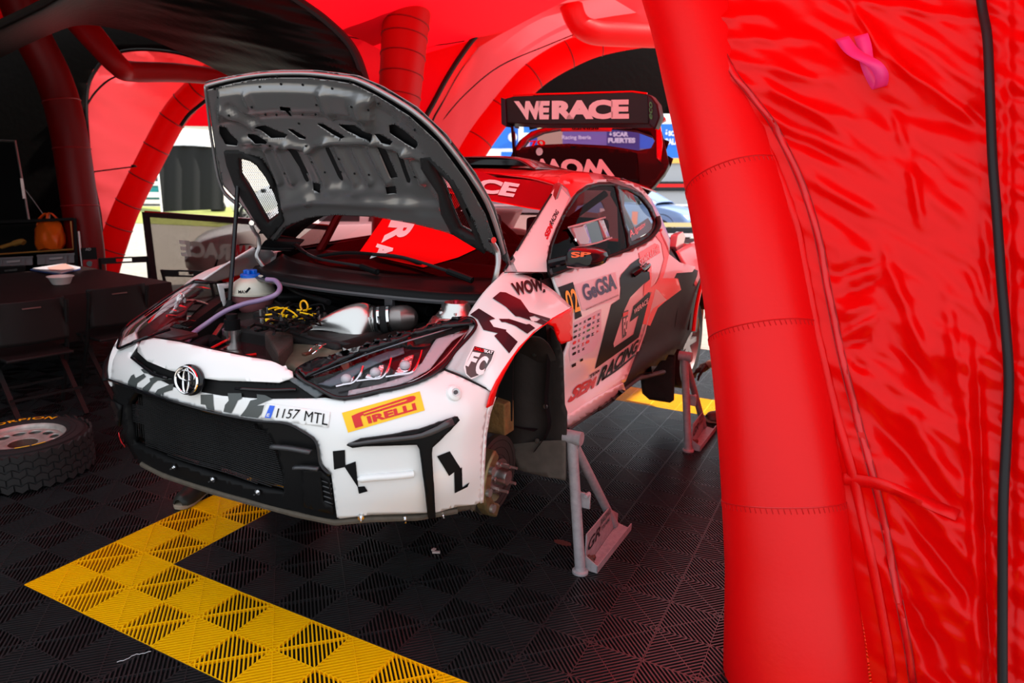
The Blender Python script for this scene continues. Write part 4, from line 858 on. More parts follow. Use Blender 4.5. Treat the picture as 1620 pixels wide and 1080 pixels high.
def ridge(px_, py_):
    x, y = (px_ - 320) * 3.24, (py_ - 100) * 3.24; h = 0
    def seg(x0, y0, x1, y1, w_, a_):
        ex, ey = x1 - x0, y1 - y0; L = ex * ex + ey * ey; s = max(0, min(1, ((x - x0) * ex + (y - y0) * ey) / L)); d2 = (x - x0 - s * ex) ** 2 + (y - y0 - s * ey) ** 2
        return a_ * math.exp(-d2 / w_ ** 2)
    def sm(e0, e1, v): t = max(0, min(1, (v - e0) / (e1 - e0))); return t * t * (3 - 2 * t)
    # front plateau and its facets
    if 90 < x < 900: h += .014 * (1 - sm(235, 300, y + 40 * math.sin((x - 100) / 250))) * sm(80, 110, y - (x - 420) ** 2 * .00022) 
    for q in ((245, 130, 270, 180, 16, .008), (640, 110, 690, 250, 18, .008), (110, 200, 280, 300, 22, .012), (150, 180, 300, 290, 14, -.008), (830, 180, 870, 300, 34, .012), (900, 210, 990, 260, 26, -.007)): h += seg(*q)
    # basin with pressed ribs
    yt = 385 + (20 if x < 560 else 0) + max(0, (x - 900) * .28); inb = sm(yt, yt + 45, y) * (1 - sm(600, 680, y - max(0, (x - 800) * .25) - 10 * math.sin(x / 22))) * sm(215, 270, x - (y - 400) * .45) * (1 - sm(1100, 1180, x - (y - 450) * .35))
    h -= .014 * inb
    for x0, x1 in ((330, 400), (390, 470), (560, 640), (700, 790), (790, 870), (870, 960), (1060, 1140)): h += seg(x0, 430, x1, 600, 17, .013)
    for x0, x1 in ((640, 720), (1000, 1060), (470, 540)): h -= seg(x0, 430, x1, 600, 16, .005)
    for a, b_ in (((230, 380), (300, 372)), ((300, 372), (450, 398)), ((450, 398), (565, 425)), ((565, 425), (650, 385)), ((650, 385), (900, 378)), ((900, 378), (1150, 470))): h += seg(*a, *b_, 20, .009)
    h += seg(620, 630, 950, 640, 26, .007) + seg(400, 720, 560, 690, 24, .006) + seg(560, 690, 1240, 720, 20, .006)
    return h * 1.45
tv, tf = tess(inner, slots + [s1, s2], 3.6); vs = []
pts = []; okk = []
for v in tv:
    r = hit(v[0], v[1], [HH], .028 + ridge(v[0], v[1])); pts.append(r[0] if r else V3()); okk.append(bool(r))
mk('hood_frame', pts, [tuple(reversed(f)) for f in tf if all(okk[i] for i in f)], HOODG, hood, autos=False, thick=.0015)
DKHOLE = mat('cavity_dark', (.008, .008, .009), .8)
cast('hood_cavity', inner, [HH], DKHOLE, hood, .003, 0, 12, holes=[s1, s2])
for w_, s_ in ((w1, s1), (w2, s2)):
    cast('vent_surround', s_, [HH], RUBBER, hood, .036, .026, 6, holes=[w_])
    xs = [p[0] for p in w_]; ys = [p[1] for p in w_]; b = MB()
    def wires(dx, dy):
        for k in range(-60, 140):
            P2 = []
            for t in range(0, 60):
                x = min(xs) + k * 3.0 + t * 3 * dx; y = min(ys) + t * 3 * dy
                if inside((x, y), w_):
                    h = hit(x, y, [HH], .004); P2.append(h[0])
                elif len(P2) > 1: b.tube(P2, .0011, 3); P2 = []
                else: P2 = []
            if len(P2) > 1: b.tube(P2, .0011, 3)
    wires(.55, 1); wires(-.55, 1)
    o = b.build('vent_mesh', BLACKP, hood); 
strip('hood_edge', outline[0:14], 3.2, [HH], mat('edge_grey', (.35, .35, .36), .3, metal=.5), hood, .014, .012)
strip('hood_edge', outline[25:] + outline[:1], 3.0, [HH], MT['edge_grey'], hood, .014, .012)
b = MB()
for x, y in [(70, 103), (405, 46), (785, 72), (930, 178), (1118, 313), (1418, 780), (316, 92), (425, 82), (538, 85), (692, 102), (818, 168), (890, 200), (350, 232), (405, 236), (540, 234), (612, 230), (515, 285), (335, 548), (432, 550), (638, 548), (714, 552), (790, 555), (867, 558), (1098, 572), (370, 392), (555, 398), (575, 490), (720, 470), (1030, 495), (286, 182), (90, 147), (160, 215), (622, 173)]:
    h = hit(*z7([(x, y)])[0], [HH], .030 + ridge(*z7([(x, y)])[0]))
    if h: b.lathe([(.0045, 0), (.0045, .003), (0, .003)], h[0], h[1], 8)
b.build('hood_fastener', mat('hole_black', (.01, .01, .01), .4), hood)['kind'] = 'stuff'
# prop rod and hinges
b = MB(); b.tube([P(379, 236, 'X', -.63), P(374, 330, 'X', -.60), P(366, 440, 'X', -.57), P(363, 482, 'X', -.56)], .0098, 10); o = b.build('prop_rod', GLOSSBLK, car)
b = MB(); b.box(P(380, 234, 'X', -.63), (.04, .03, .03)); b.cyl(P(366, 476, 'X', -.56), P(360, 490, 'X', -.56), .018, 10); b.build('rod_clip', BLACKP, o, bev=.004)
HG_ = mat('hinge_grey', (.42, .41, .41), .3, metal=.8)
for L, r in (([(396, 352, -.66), (402, 366, -.66), (408, 374, -.665), (410, 390, -.67), (406, 404, -.67), (411, 414, -.66), (417, 422, -.64)], .010), ([(776, 379, .68), (786, 396, .68), (788, 415, .69), (785, 434, .69), (781, 450, .67), (775, 462, .65)], .011)):
    b = MB(); b.tube(smoothpts([P(x, y, 'X', v) for x, y, v in L], 4), r, 8); o = b.build('hood_hinge', HG_, car)
    b = MB(); b.cyl(P(L[0][0], L[0][1], 'X', L[0][2]), P(L[0][0], L[0][1], 'X', L[0][2]) + V3((.02, -.01, 0)), .012, 10); b.build('hinge_bolt', CHROME, o)
# ============================================================ ENGINE BAY
E_ = lambda x, y, z: P(x, y, 'Z', z)
BAY = mat('bay_black', (.012, .011, .011), .5, bump=.4, bscale=18)
b = MB(); b.add([(-.58, .16, .78), (.58, .16, .78), (.60, 1.0, .78), (-.60, 1.0, .78)], [(0, 1, 2, 3)])
for s_ in (-1, 1): b.add([(s_ * .46, .16, .78), (s_ * .66, .95, .78), (s_ * .70, .95, 1.19), (s_ * .64, .62, 1.12), (s_ * .42, .16, 1.0)], [(0, 1, 2, 3, 4)])
b.add([(-.72, .97, .7), (.72, .97, .7), (.72, .97, 1.23), (-.72, .97, 1.23)], [(0, 1, 2, 3)]); b.add([(-.46, .17, .78), (.46, .17, .78), (.43, .15, 1.04), (0, .12, 1.08), (-.43, .15, 1.04)], [(0, 1, 2, 3, 4)])
b.build('bay_tub', BAY, car, smooth=False, thick=.006)
for x in (-1, 1):
    b = MB(); b.tube([(x * .36, .92, 1.08), (x * .60, .78, 1.0)], .02, 8); b.tube([(x * .55, .9, 1.13), (x * .62, .3, 1.0)], .022, 8); b.build('chassis_tube', BAY, car)
b = MB(); b.box((0, .55, .95), (.62, .30, .28)); b.box((-.05, .60, 1.08), (.46, .16, .04)); b.build('engine_block', BAY, car, bev=.02)
ec = E_(455, 498, 1.11)
b = MB(); b.box(ec + V3((.02, .02, -.02)), (.34, .15, .05)); b.build('engine_cover', mat('cover_black', (.02, .02, .02), .35), car, bev=.012)
YW = mat('yellow_wire', (.95, .62, .0), .45); random.seed(11)
for L in ([(435, 490), (448, 487), (462, 493), (470, 500)], [(425, 489), (438, 486), (446, 489)], [(446, 495), (452, 487), (458, 488)], [(470, 490), (480, 491), (492, 488)], [(420, 498), (430, 497)], [(474, 494), (488, 497), (494, 499)]):
    b = MB(); b.tube(smoothpts([E_(x, y, 1.155) for x, y in L], 3), .0035, 6); b.build('plug_wire', YW, car)
for x, y in [(447, 499), (455, 500), (466, 501), (476, 503), (485, 505), (497, 498), (440, 498), (423, 506), (432, 508), (462, 508)]:
    b = MB(); b.box(E_(x, y, 1.14), (.014, .012, .012)); b.build('connector', YW, car, bev=.002)
b = MB(); c0 = E_(481, 484, 1.17); b.tube([c0 + V3((.02 * math.cos(t), 0, .022 * math.sin(t))) for t in [2 * PI * i / 14 for i in range(14)]], .004, 6, closed=True); b.build('dipstick_ring', VORANGE if 0 else mat('amber_ring', (.95, .45, .0), .4), car)
b = MB()
for k in range(34):
    x, y = random.uniform(415, 505), random.uniform(480, 520); p = [E_(x + random.uniform(-9, 9) * i, y + random.uniform(-5, 5) * i, 1.14 + random.uniform(-.02, .02)) for i in range(4)]
    b.tube(smoothpts(p, 3), random.uniform(.003, .007), 5)
b.build('wiring', BLACKP, car)['kind'] = 'stuff'
for k in range(14):
    x, y = random.uniform(412, 520), random.uniform(492, 520); b = MB(); b.cyl(E_(x, y, 1.12), E_(x, y, 1.12) + V3((0, 0, .025)), random.uniform(.006, .011), 8); b.build('fitting', random.choice([BLACKP, STEEL, ALU]), car)
for L, z, r in (([(408, 420), (470, 455), (560, 470), (680, 492)], 1.15, .022), ([(440, 470), (500, 470), (540, 480)], 1.13, .02), ([(520, 468), (600, 480), (700, 515)], 1.10, .025), ([(290, 565), (320, 545), (335, 540), (345, 548)], 1.0, .03), ([(440, 440), (470, 462), (520, 478)], 1.17, .012)):
    b = MB(); b.tube(smoothpts([E_(x, y, z) for x, y in L], 5), r, 10); b.build('hose', BLACKP, car)
# coolant tank
tc_ = E_(401, 464, 1.135); TK = mat('translucent_plastic', (.66, .60, .50), .3, coat=.3)
tk = MB(); tk.lathe([(0, .078), (.030, .078), (.055, .073), (.078, .058), (.093, .036), (.100, .015), (.100, .008)], tc_, (0, 0, 1), 28); tank = tk.build('coolant_tank', TK, car)
tk = MB(); tk.lathe([(.100, .006), (.098, -.02), (.085, -.06), (.06, -.09), (.02, -.10), (0, -.10)], tc_, (0, 0, 1), 28); tk.build('tank_base', mat('coolant_pink', (.30, .10, .11), .25, coat=.4), tank)
tk = MB(); tk.lathe([(.098, .010), (.108, .010), (.108, .002), (.098, .002)], tc_, (0, 0, 1), 28); tk.build('tank_flange', TK, tank)
BLUE = mat('cap_blue', (.0, .12, .62), .35)
tk = MB(); tk.lathe([(0, .090), (.040, .090), (.045, .086), (.045, .074)], tc_ + V3((-.012, 0, .002)), (0, 0, 1), 24); cap = tk.build('tank_cap', BLUE, tank)
tk = MB(); [tk.box(tc_ + V3((-.012, 0, .100)), (.06, .014, .020), Matrix.Rotation(a, 3, 'Z')) for a in (0, PI / 3, 2 * PI / 3)]; tk.build('cap_grip', BLUE, cap, bev=.003)
text3('tank_marking', 'MAX', [P(x, y, 'Y', tc_.y - .101) for x, y in [(377, 459), (391, 459), (391, 464), (377, 464)]], VINYLBLK, tank)
tk = MB(); tk.add([P(x, y, 'Y', tc_.y - .103) for x, y in [(388, 461), (394, 454), (397, 456), (391, 463)]], [(0, 1, 2, 3)]); tk.build('tank_marking', VINYLBLK, tank, smooth=False)
PURP = mat('purple_hose', (.30, .20, .36), .35, coat=.3)
b = MB(); b.tube(smoothpts([E_(422, 442, 1.24), E_(436, 444, 1.24), P(443, 455, 'Y', .60), P(436, 466, 'Y', .56), P(415, 474, 'Y', .54), P(385, 481, 'Y', .52), P(355, 493, 'Y', .48), P(325, 513, 'Y', .42), P(305, 528, 'Y', .36), P(293, 545, 'Y', .28), P(287, 556, 'Y', .24)], 6), .0105, 10); b.build('overflow_hose', PURP, car)
b = MB(); b.box(tc_ + V3((.06, .02, .078)), (.07, .03, .02)); b.build('hose_union', TK, tank, bev=.004)
# right strut, brackets
q = E_(368, 520, 1.08); b = MB(); b.cyl(q - V3((0, 0, .12)), q, .033, 18); b.cyl(q - V3((0, 0, .02)), q, .04, 18); b.build('strut', ALU, car)
b = MB(); b.cyl(q, q + V3((0, 0, .04)), .03, 14); b.cyl(q + V3((.0, 0, .04)), q + V3((0, 0, .06)), .022, 12); b.build('strut_cap', BLACKP, car)
b = MB(); b.bar(E_(336, 535, 1.0), E_(352, 512, 1.03), .02, .01); b.build('bracket', ALU, car, bev=.002)
b = MB(); T_ = lambda x, y: P(x, y, 'X', -.60)
tv, tf = tess([(343, 449), (372, 446), (374, 452), (378, 482), (352, 486)], [[(353, 456), (366, 455), (370, 478), (357, 480)]], 4)
mk('brace_plate', [T_(*v) for v in tv], tf, mat('white_metal', (.7, .68, .68), .4), car, thick=.006)
b = MB(); b.tube(smoothpts([P(x, y, 'X', -.62) for x, y in [(292, 475), (305, 475), (318, 478), (333, 484), (348, 492)]], 3), [.012] + [.007] * 12, 7); b.build('lamp_bracket', MT['broken_chrome'], car)
for x, y, z, r in ((300, 500, 1.0, .018), (308, 508, .98, .014), (315, 520, .95, .02)): b = MB(); b.cyl(E_(x, y, z) - V3((0, 0, .05)), E_(x, y, z), r, 12); b.build('fitting', STEEL, car)
# battery box, glossy dark red lid
lid = [E_(x, y, 1.03) for x, y in [(332, 556), (395, 527), (440, 523), (474, 545), (445, 588), (400, 575)]]
b = MB(); b.prism(lid, (0, 0, -.12)); b.build('airbox', mat('gloss_maroon', (.03, .004, .006), .08, coat=1), car, smooth=False, bev=.008)
b = MB(); b.tube([E_(366, 533, 1.036), E_(390, 536, 1.036), E_(415, 543, 1.036)], .003, 5); b.build('airbox_trim', CHROME, car)
b = MB(); b.tube([E_(332, 552, 1.04), E_(370, 532, 1.04), E_(405, 522, 1.04)], .005, 5); b.tube([E_(372, 565, 1.035), E_(405, 560, 1.035)], .006, 5); b.build('airbox_trim', REDP, car)
b = MB(); b.prism([E_(x, y, 1.09) for x, y in [(418, 525), (455, 510), (468, 512), (462, 540), (440, 560)]], (0, 0, -.08)); b.build('shield', mat('heat_shield', (.05, .035, .03), .7, bump=.6, bscale=30), car, smooth=False, bev=.01)
# silver intake plenum
mth = [E_(x, y, z) for x, y, z in [(473, 530, 1.075), (492, 517, 1.10), (512, 512, 1.12), (530, 513, 1.12), (545, 520, 1.10), (556, 532, 1.08), (564, 546, 1.05), (540, 545, 1.04), (505, 540, 1.05)]]
fl_c = E_(591, 508, 1.12); fl_n = V3((.85, .50, .12)).normalized(); fx = fl_n.orthogonal().normalized(); fx = (V3((0, 0, 1)) - fl_n * fl_n.z).normalized(); fy = fl_n.cross(fx)
ring = lambda c, r, n=36: [c + (fx * math.sin(2 * PI * j / n) + fy * math.cos(2 * PI * j / n)) * r for j in range(n)]
def loopn(L, n=36):
    L = smoothpts(L, 10, True); return [L[int(j * len(L) / n)] for j in range(n)]
rc = ring(fl_c, .056)
mo = [E_(473, 530, 1.07), E_(495, 535, 1.07), E_(530, 541, 1.06), E_(563, 547, 1.05), E_(580, 535, 1.03)]
L0 = []
for j in range(36):
    a = 2 * PI * j / 36; c0 = (E_(473, 530, 1.06) + E_(567, 548, 1.05)) / 2; ax_ = (E_(567, 546, 1.05) - E_(473, 532, 1.06)) / 2; L0.append(c0 + ax_ * math.cos(a) + V3((0, .0, .040)) * (1 if math.sin(a) > 0 else 1) * math.sin(a))
best = min(range(36), key=lambda k: sum((L0[j] - rc[(j + k) % 36]).length for j in range(36))); rev = min(range(36), key=lambda k: sum((L0[j] - rc[(k - j) % 36]).length for j in range(36)))
sb = sum((L0[j] - rc[(j + best) % 36]).length for j in range(36)); sr = sum((L0[j] - rc[(rev - j) % 36]).length for j in range(36))
R1_ = [rc[(j + best) % 36] if sb < sr else rc[(rev - j) % 36] for j in range(36)]
vs = []; N_ = 12
for k in range(N_ + 1):
    t = k / N_; e = t * t * (3 - 2 * t)
    for j in range(36):
        p = L0[j] * (1 - e) + R1_[j] * e; p = p + V3((0, .0, 1)) * (.050 * math.sin(PI * t) * max(0, math.sin(2 * PI * j / 36))) + V3((0, .03, 0)) * math.sin(PI * t) * 0; vs.append(p)
fs = [(k * 36 + j, k * 36 + (j + 1) % 36, (k + 1) * 36 + (j + 1) % 36, (k + 1) * 36 + j) for k in range(N_) for j in range(36)]
mk('intake_duct', vs, fs, ALU, car)
b = MB(); 
for k, r in ((0, .056), (.008, .058)): b.tube(ring(fl_c + fl_n * k, r), .004, 6, closed=True)
b.build('duct_flange', ALU, car)
hp_ = [fl_c + fl_n * .01, fl_c + fl_n * .085]
b = MB(); b.lathe([(.055, 0), (.057, .02), (.055, .05), (.053, .075)], hp_[0], fl_n, 28); b.build('intake_hose', RUBBER, car)
for k in (.018, .055): b = MB(); b.lathe([(.059, -.005), (.060, -.005), (.060, .005), (.059, .005)], hp_[0] + fl_n * k, fl_n, 28); b.box(hp_[0] + fl_n * k + V3((0, -.06, .01)), (.012, .02, .03)); b.build('hose_clamp', CHROME, car)
el = smoothpts([hp_[1] - fl_n * .01, hp_[1] + fl_n * .04, E_(640, 505, 1.07), E_(655, 522, 1.03), E_(660, 540, .97)], 6); b = MB(); b.tube(el, .051, 20); b.build('intake_elbow', mat('dull_metal', (.30, .27, .26), .38, metal=.9), car)
# green metal radiator duct
rows = [[E_(x, y, z) for x, y, z in r] for r in ([(461, 527, 1.08), (495, 537, 1.08), (530, 543, 1.075), (565, 549, 1.07)], [(452, 548, 1.05), (490, 556, 1.055), (525, 562, 1.055), (560, 566, 1.05)], [(443, 575, 1.03), (480, 584, 1.035), (515, 588, 1.03), (550, 590, 1.02)], [(440, 600, .97), (480, 605, .97), (515, 606, .97), (555, 606, .96)])]
g = grid(rows, 5, 5); mk('radiator_duct', g[0], g[1], mat('olive_metal', (.26, .27, .20), .35, metal=.6, noise_amt=.4, nscale=25), car, thick=.003)
b = MB(); b.tube([E_(462, 526, 1.09), E_(495, 536, 1.09), E_(530, 542, 1.085), E_(563, 548, 1.08)], .009, 6); b.build('duct_seal', RUBBER, car)
b = MB(); b.box(E_(507, 545, 1.085), (.032, .03, .006)); o = b.build('duct_latch', CHROME, car, bev=.002)
b = MB(); b.tube(smoothpts([E_(503, 545, 1.092), E_(494, 550, 1.09), E_(489, 556, 1.08)], 3), .0025, 5); b.tube(smoothpts([E_(509, 548, 1.092), E_(502, 554, 1.09), E_(494, 560, 1.08)], 3), .0025, 5); b.build('latch_wire', CHROME, o)
b = MB(); b.bar(E_(480, 561, 1.075), E_(497, 556, 1.075), .018, .01); b.build('latch_hook', mat('rust_metal', (.12, .05, .03), .5, metal=.5), o, bev=.002)
b = MB(); b.cyl(E_(576, 545, 1.03), E_(576, 545, 1.03) + V3((0, 0, .05)), .012, 10); b.cyl(E_(576, 526, 1.08), E_(576, 526, 1.08) + V3((0, 0, .012)), .007, 10); b.build('fitting', BLACKP, car)
# left strut tower
q = E_(722, 498, 1.17); b = MB(); b.lathe([(0, .050), (.045, .050), (.052, .040), (.058, .022), (.074, .008), (.078, .0), (.078, -.01)], q, (0, 0, 1), 28); st = b.build('strut_tower', ALU, car)
for k in range(6): a = k * PI / 3; b = MB(); b.cyl(q + V3((.066 * math.cos(a), .066 * math.sin(a), .008)), q + V3((.066 * math.cos(a), .066 * math.sin(a), .02)), .006, 8); b.build('nut', CHROME, st)
b = MB(); b.cyl(q + V3((0, 0, .05)), q + V3((0, 0, .057)), .012, 8); b.build('nut', mat('anodised_red', (.5, .02, .05), .3, metal=.8), st)
tv, tf = tess([(672, 522), (684, 504), (690, 501), (732, 505), (742, 497), (748, 492), (752, 486), (746, 500), (735, 507), (700, 510), (692, 512), (680, 524)], (), 4)
mk('tower_plate', [E_(v[0], v[1] - 2, 1.165) for v in tv], tf, ALU, car, thick=.005)
# ============================================================ WHEEL WELLS, HUB, MUD FLAPS
WELL = mat('well_lining', (.028, .020, .018), .75, noise_amt=.5, nscale=10, bump=.3, bscale=14)
g = grid([[(x, .86 + .34 * math.cos(a), .70 + .39 * math.sin(a)) for x in (.36, .6, .84)] for a in [PI * (-.12 + 1.2 * k / 10) for k in range(11)]], 3, 3)
wl = mk('wheel_well', g[0], g[1], WELL, car, thick=.006); flip(wl)
b = MB(); b.add([(.37, .36, .5), (.37, 1.24, .5), (.37, 1.24, 1.1), (.37, .36, 1.1)], [(0, 1, 2, 3)]); b.build('well_wall', WELL, car, smooth=False)
Y1 = lambda x, y, Y=1.14: P(x, y, 'Y', Y)
fp = [(846, 524), (866, 514), (880, 528), (890, 560), (893, 640), (897, 652), (896, 700), (896, 758), (857, 752), (820, 742), (808, 722), (797, 700), (796, 640), (797, 600), (815, 560), (830, 540)]
tv, tf = tess(fp, (), 9); fl_o = mk('mud_flap', [Y1(v[0], v[1], 1.13 + .012 * math.sin(v[0] * .09)) for v in tv], [tuple(reversed(f)) for f in tf], mat('flap_rubber', (.030, .022, .02), .7, noise_amt=.45, nscale=9, bump=.25, bscale=30), car, thick=.006)
lowf = [(806, 703), (860, 697), (895, 696), (895, 760), (857, 753), (820, 743)]
tv, tf = tess(lowf, (), 9); mk('flap_skirt', [Y1(v[0], v[1], 1.118) for v in tv], [tuple(reversed(f)) for f in tf], mat('dusty_rubber', (.085, .066, .055), .85, noise_amt=.4, nscale=20), fl_o, thick=.003)
for x, y in [(807, 637), (863, 643), (808, 670), (850, 697), (845, 560)]:
    b = MB(); b.lathe([(0, .004), (.004, .004), (.0045, .002), (.010, .002), (.011, 0)], Y1(x, y, 1.115), (0, -1, 0), 14); b.build('rivet', STEEL, fl_o)
tv, tf = tess([(779, 626), (800, 560), (826, 544), (800, 600), (796, 640), (778, 640)], (), 8)
b = MB(); b.prism([P(x, y, 'Y', .92) for x, y in [(774, 632), (798, 640), (799, 690), (790, 688), (768, 684), (770, 660)]], (0, .08, 0)); b.build('dust_shield', mat('ochre_dust', (.20, .10, .03), .9, noise_amt=.6, nscale=30, bump=.6, bscale=50), car, bev=.006)
hx, hy, hz = .70, .86, .50
hubc = V3((hx, hy, hz))
b = MB(); b.lathe([(.06, -.012), (.165, -.012), (.165, .012), (.06, .012), (.06, -.012)], hubc, (1, 0, 0), 48); disc = b.build('brake_disc', mat('disc_dark', (.10, .085, .08), .45, metal=.8), car)
for k in range(3): b = MB(); b.tube([hubc + V3((.0125, (.085 + .03 * k) * math.cos(t), (.085 + .03 * k) * math.sin(t))) for t in [2 * PI * i / 40 for i in range(40)]], .001, 4, closed=True); b.build('disc_groove', GLOSSBLK, disc)
b = MB(); b.lathe([(0, .07), (.030, .07), (.034, .06), (.036, .03), (.072, .028), (.074, .012), (.06, .0)], hubc, (1, 0, 0), 28); hub = b.build('wheel_hub', STEEL, car)
for k in range(5): a = 2 * PI * k / 5 + .5; p = hubc + V3((.028, .055 * math.cos(a), .055 * math.sin(a))); b = MB(); b.cyl(p, p + V3((.055, 0, 0)), .0065, 8); b.cyl(p, p + V3((.014, 0, 0)), .011, 6); b.build('wheel_stud', mat('stud_steel', (.55, .42, .40), .35, metal=.9), hub)
CAL = mat('caliper_bronze', (.20, .15, .07), .45, metal=.6, noise_amt=.4, nscale=30)
b = MB()
for k in range(7):
    a = PI * (.72 + .10 * k); p = hubc + V3((0.005, .135 * math.cos(a), .135 * math.sin(a))); b.box(p, (.10, .055, .07), Matrix.Rotation(a, 3, 'X'))
cal = b.build('brake_caliper', CAL, car, bev=.01)
for k in (1, 3, 5): a = PI * (.72 + .10 * k); p = hubc + V3((0.055, .14 * math.cos(a), .14 * math.sin(a))); b = MB(); b.cyl(p, p + V3((.014, 0, 0)), .017, 14); b.build('caliper_piston', mat('caliper_grey', (.3, .28, .26), .4, metal=.6), cal)
b = MB(); b.tube([(.62, .78, .47), (.70, .83, .40), (.66, .80, .36)], [.04, .045, .03], 10); b.tube([(.40, .84, .40), (.60, .84, .38), (.70, .85, .40)], [.03, .03, .04], 8); b.build('suspension_arm', mat('arm_dirty', (.10, .085, .04), .7, noise_amt=.5, nscale=30), car)
b = MB(); b.tube([(.60, .88, .45), (.56, .86, .75), (.53, .83, 1.1)], .032, 10); b.build('damper', STEEL, car)
# rear wheel, arch and flap
def wheel_mesh(c, ax, R_, Wd, par, rim_m, mirror_=1):
    c = V3(c); ax = V3(ax).normalized()
    b = MB(); b.lathe([(R_ * .66, -Wd / 2), (R_ * .93, -Wd / 2), (R_, -Wd * .38), (R_, Wd * .38), (R_ * .93, Wd / 2), (R_ * .66, Wd / 2), (R_ * .64, 0), (R_ * .66, -Wd / 2)], c, ax, 36); t = b.build('tyre', RUBBER, par)
    b = MB(); b.lathe([(R_ * .66, -Wd / 2), (R_ * .60, -Wd * .3), (R_ * .60, Wd * .3), (R_ * .66, Wd / 2), (R_ * .68, Wd / 2)], c, ax, 36); z = ax; x = z.orthogonal().normalized(); y = z.cross(x)
    for k in range(8):
        a = 2 * PI * k / 8; d = x * math.cos(a) + y * math.sin(a); b.bar(c + z * Wd * .32 + d * R_ * .16, c + z * Wd * .36 + d * R_ * .62, R_ * .12, R_ * .08, z)
    b.lathe([(0, Wd * .38), (R_ * .2, Wd * .38), (R_ * .24, Wd * .25)], c, ax, 20); r = b.build('rim', rim_m, par); return t, r
RIMM = mat('rim_grey', (.30, .28, .28), .4, metal=.8)
wheel_mesh((.72, 3.46, .53), (1, 0, 0), .325, .21, car, RIMM); wheel_mesh((-.72, 3.46, .53), (-1, 0, 0), .325, .21, car, RIMM); pass
tv, tf = tess([(1013, 596), (1016, 622), (1027, 632), (1060, 637), (1066, 633), (1068, 560), (1040, 570)], (), 9, ); mk('mud_flap', [P(v[0], v[1], 'Y', 3.0) for v in tv], [tuple(reversed(f)) for f in tf], MT['flap_rubber'], car, thick=.006)
rq = [[(x, 3.46 + .40 * math.cos(a), .72 + .42 * math.sin(a)) for x in (.45, .7, .90)] for a in [PI * k / 10 for k in range(11)]]
g = grid(rq, 3, 3); o = mk('wheel_well', g[0], g[1], WELL, car, thick=.006); flip(o)
b = MB(); b.tube(smoothpts([(.93, 3.46 + .41 * math.cos(a), .72 + .43 * math.sin(a)) for a in [PI * (k / 12) for k in range(13)]], 2), .013, 6); b.build('flare_edge', REDP, car)
g = grid([[(.80, 2.95, 1.24), (.80, 3.3, 1.27), (.78, 3.7, 1.26), (.74, 3.95, 1.22)], [(.93, 3.02, 1.02), (.94, 3.25, 1.16), (.94, 3.62, 1.17), (.90, 3.9, 1.0)]], 6, 6); o = mk('rear_flare', g[0], outward(g, (0, 3.4, 0)), WHITE, car, thick=.008); flip(o)
g = grid([[(.94, 3.62, 1.17), (.92, 3.85, 1.0), (.90, 3.9, .7)], [(.85, 3.75, 1.2), (.80, 3.98, 1.0), (.78, 4.0, .62)]], 4, 3); o = mk('rear_corner', g[0], outward(g, (0, 3.4, .9)), WHITE, car, thick=.006); flip(o)
g = grid([[(x, 4.0 - x * x * .1, z) for x in (-.78, -.4, 0, .4, .78)] for z in (.6, .8, 1.0, 1.2)], 3, 3); mk('rear_bumper', g[0], outward(g, (0, 3, .9)), WHITE, car, thick=.006)
b = MB(); b.prism([P(x, y, 'X', .74) for x, y in [(1061, 372), (1070, 366), (1074, 374), (1070, 390), (1062, 402), (1058, 390)]], (.04, .02, 0)); b.build('tail_light', mat('lamp_white', (.8, .8, .85), .2, coat=1), car, bev=.004)
# ============================================================ CABIN
CAB = mat('cabin_dark', (.02, .008, .010), .6)
b = MB(); b.add([(-.76, 1.1, .62), (.76, 1.1, .62), (.76, 3.6, .62), (-.76, 3.6, .62)], [(0, 1, 2, 3)]); b.build('cabin_floor', CAB, car, smooth=False)
g = grid([[(-.68, 1.02, 1.24), (0, .97, 1.25), (.68, 1.02, 1.24)], [(-.66, 1.3, 1.29), (0, 1.25, 1.30), (.66, 1.3, 1.29)], [(-.66, 1.42, 1.15), (0, 1.42, 1.15), (.66, 1.42, 1.15)]], 4, 4); mk('dashboard', g[0], g[1], CAB, car, thick=.01)
b = MB(); b.add([(-.62, 2.62, .62), (.62, 2.62, .62), (.58, 2.72, 1.30), (-.58, 2.72, 1.30)], [(0, 1, 2, 3)]); b.build('bulkhead', CAB, car, smooth=False)
CAGE = mat('cage_red', (.22, .03, .03), .4)
for L in ([(.62, 1.25, 1.25), (.60, 1.55, 1.60), (.56, 1.75, 1.64), (.55, 2.45, 1.64)], [(-.62, 1.25, 1.25), (-.60, 1.55, 1.60), (-.56, 1.75, 1.64), (-.55, 2.45, 1.64)], [(.66, 2.45, .7), (.60, 2.45, 1.5), (.54, 2.45, 1.63), (0, 2.45, 1.67), (-.54, 2.45, 1.63), (-.60, 2.45, 1.5), (-.66, 2.45, .7)], [(.54, 1.70, 1.63), (0, 1.68, 1.66), (-.54, 1.70, 1.63)], [(.55, 2.45, 1.6), (.5, 3.4, 1.1)], [(-.55, 2.45, 1.6), (-.5, 3.4, 1.1)], [(-.5, 2.46, 1.6), (.6, 2.46, .8)], [(.5, 2.46, 1.6), (-.6, 2.46, .8)], [(.54, 1.72, 1.63), (-.54, 2.4, 1.63)]):
    b = MB(); b.tube(smoothpts(L, 4), .021, 8); b.build('roll_cage_bar', CAGE, car)
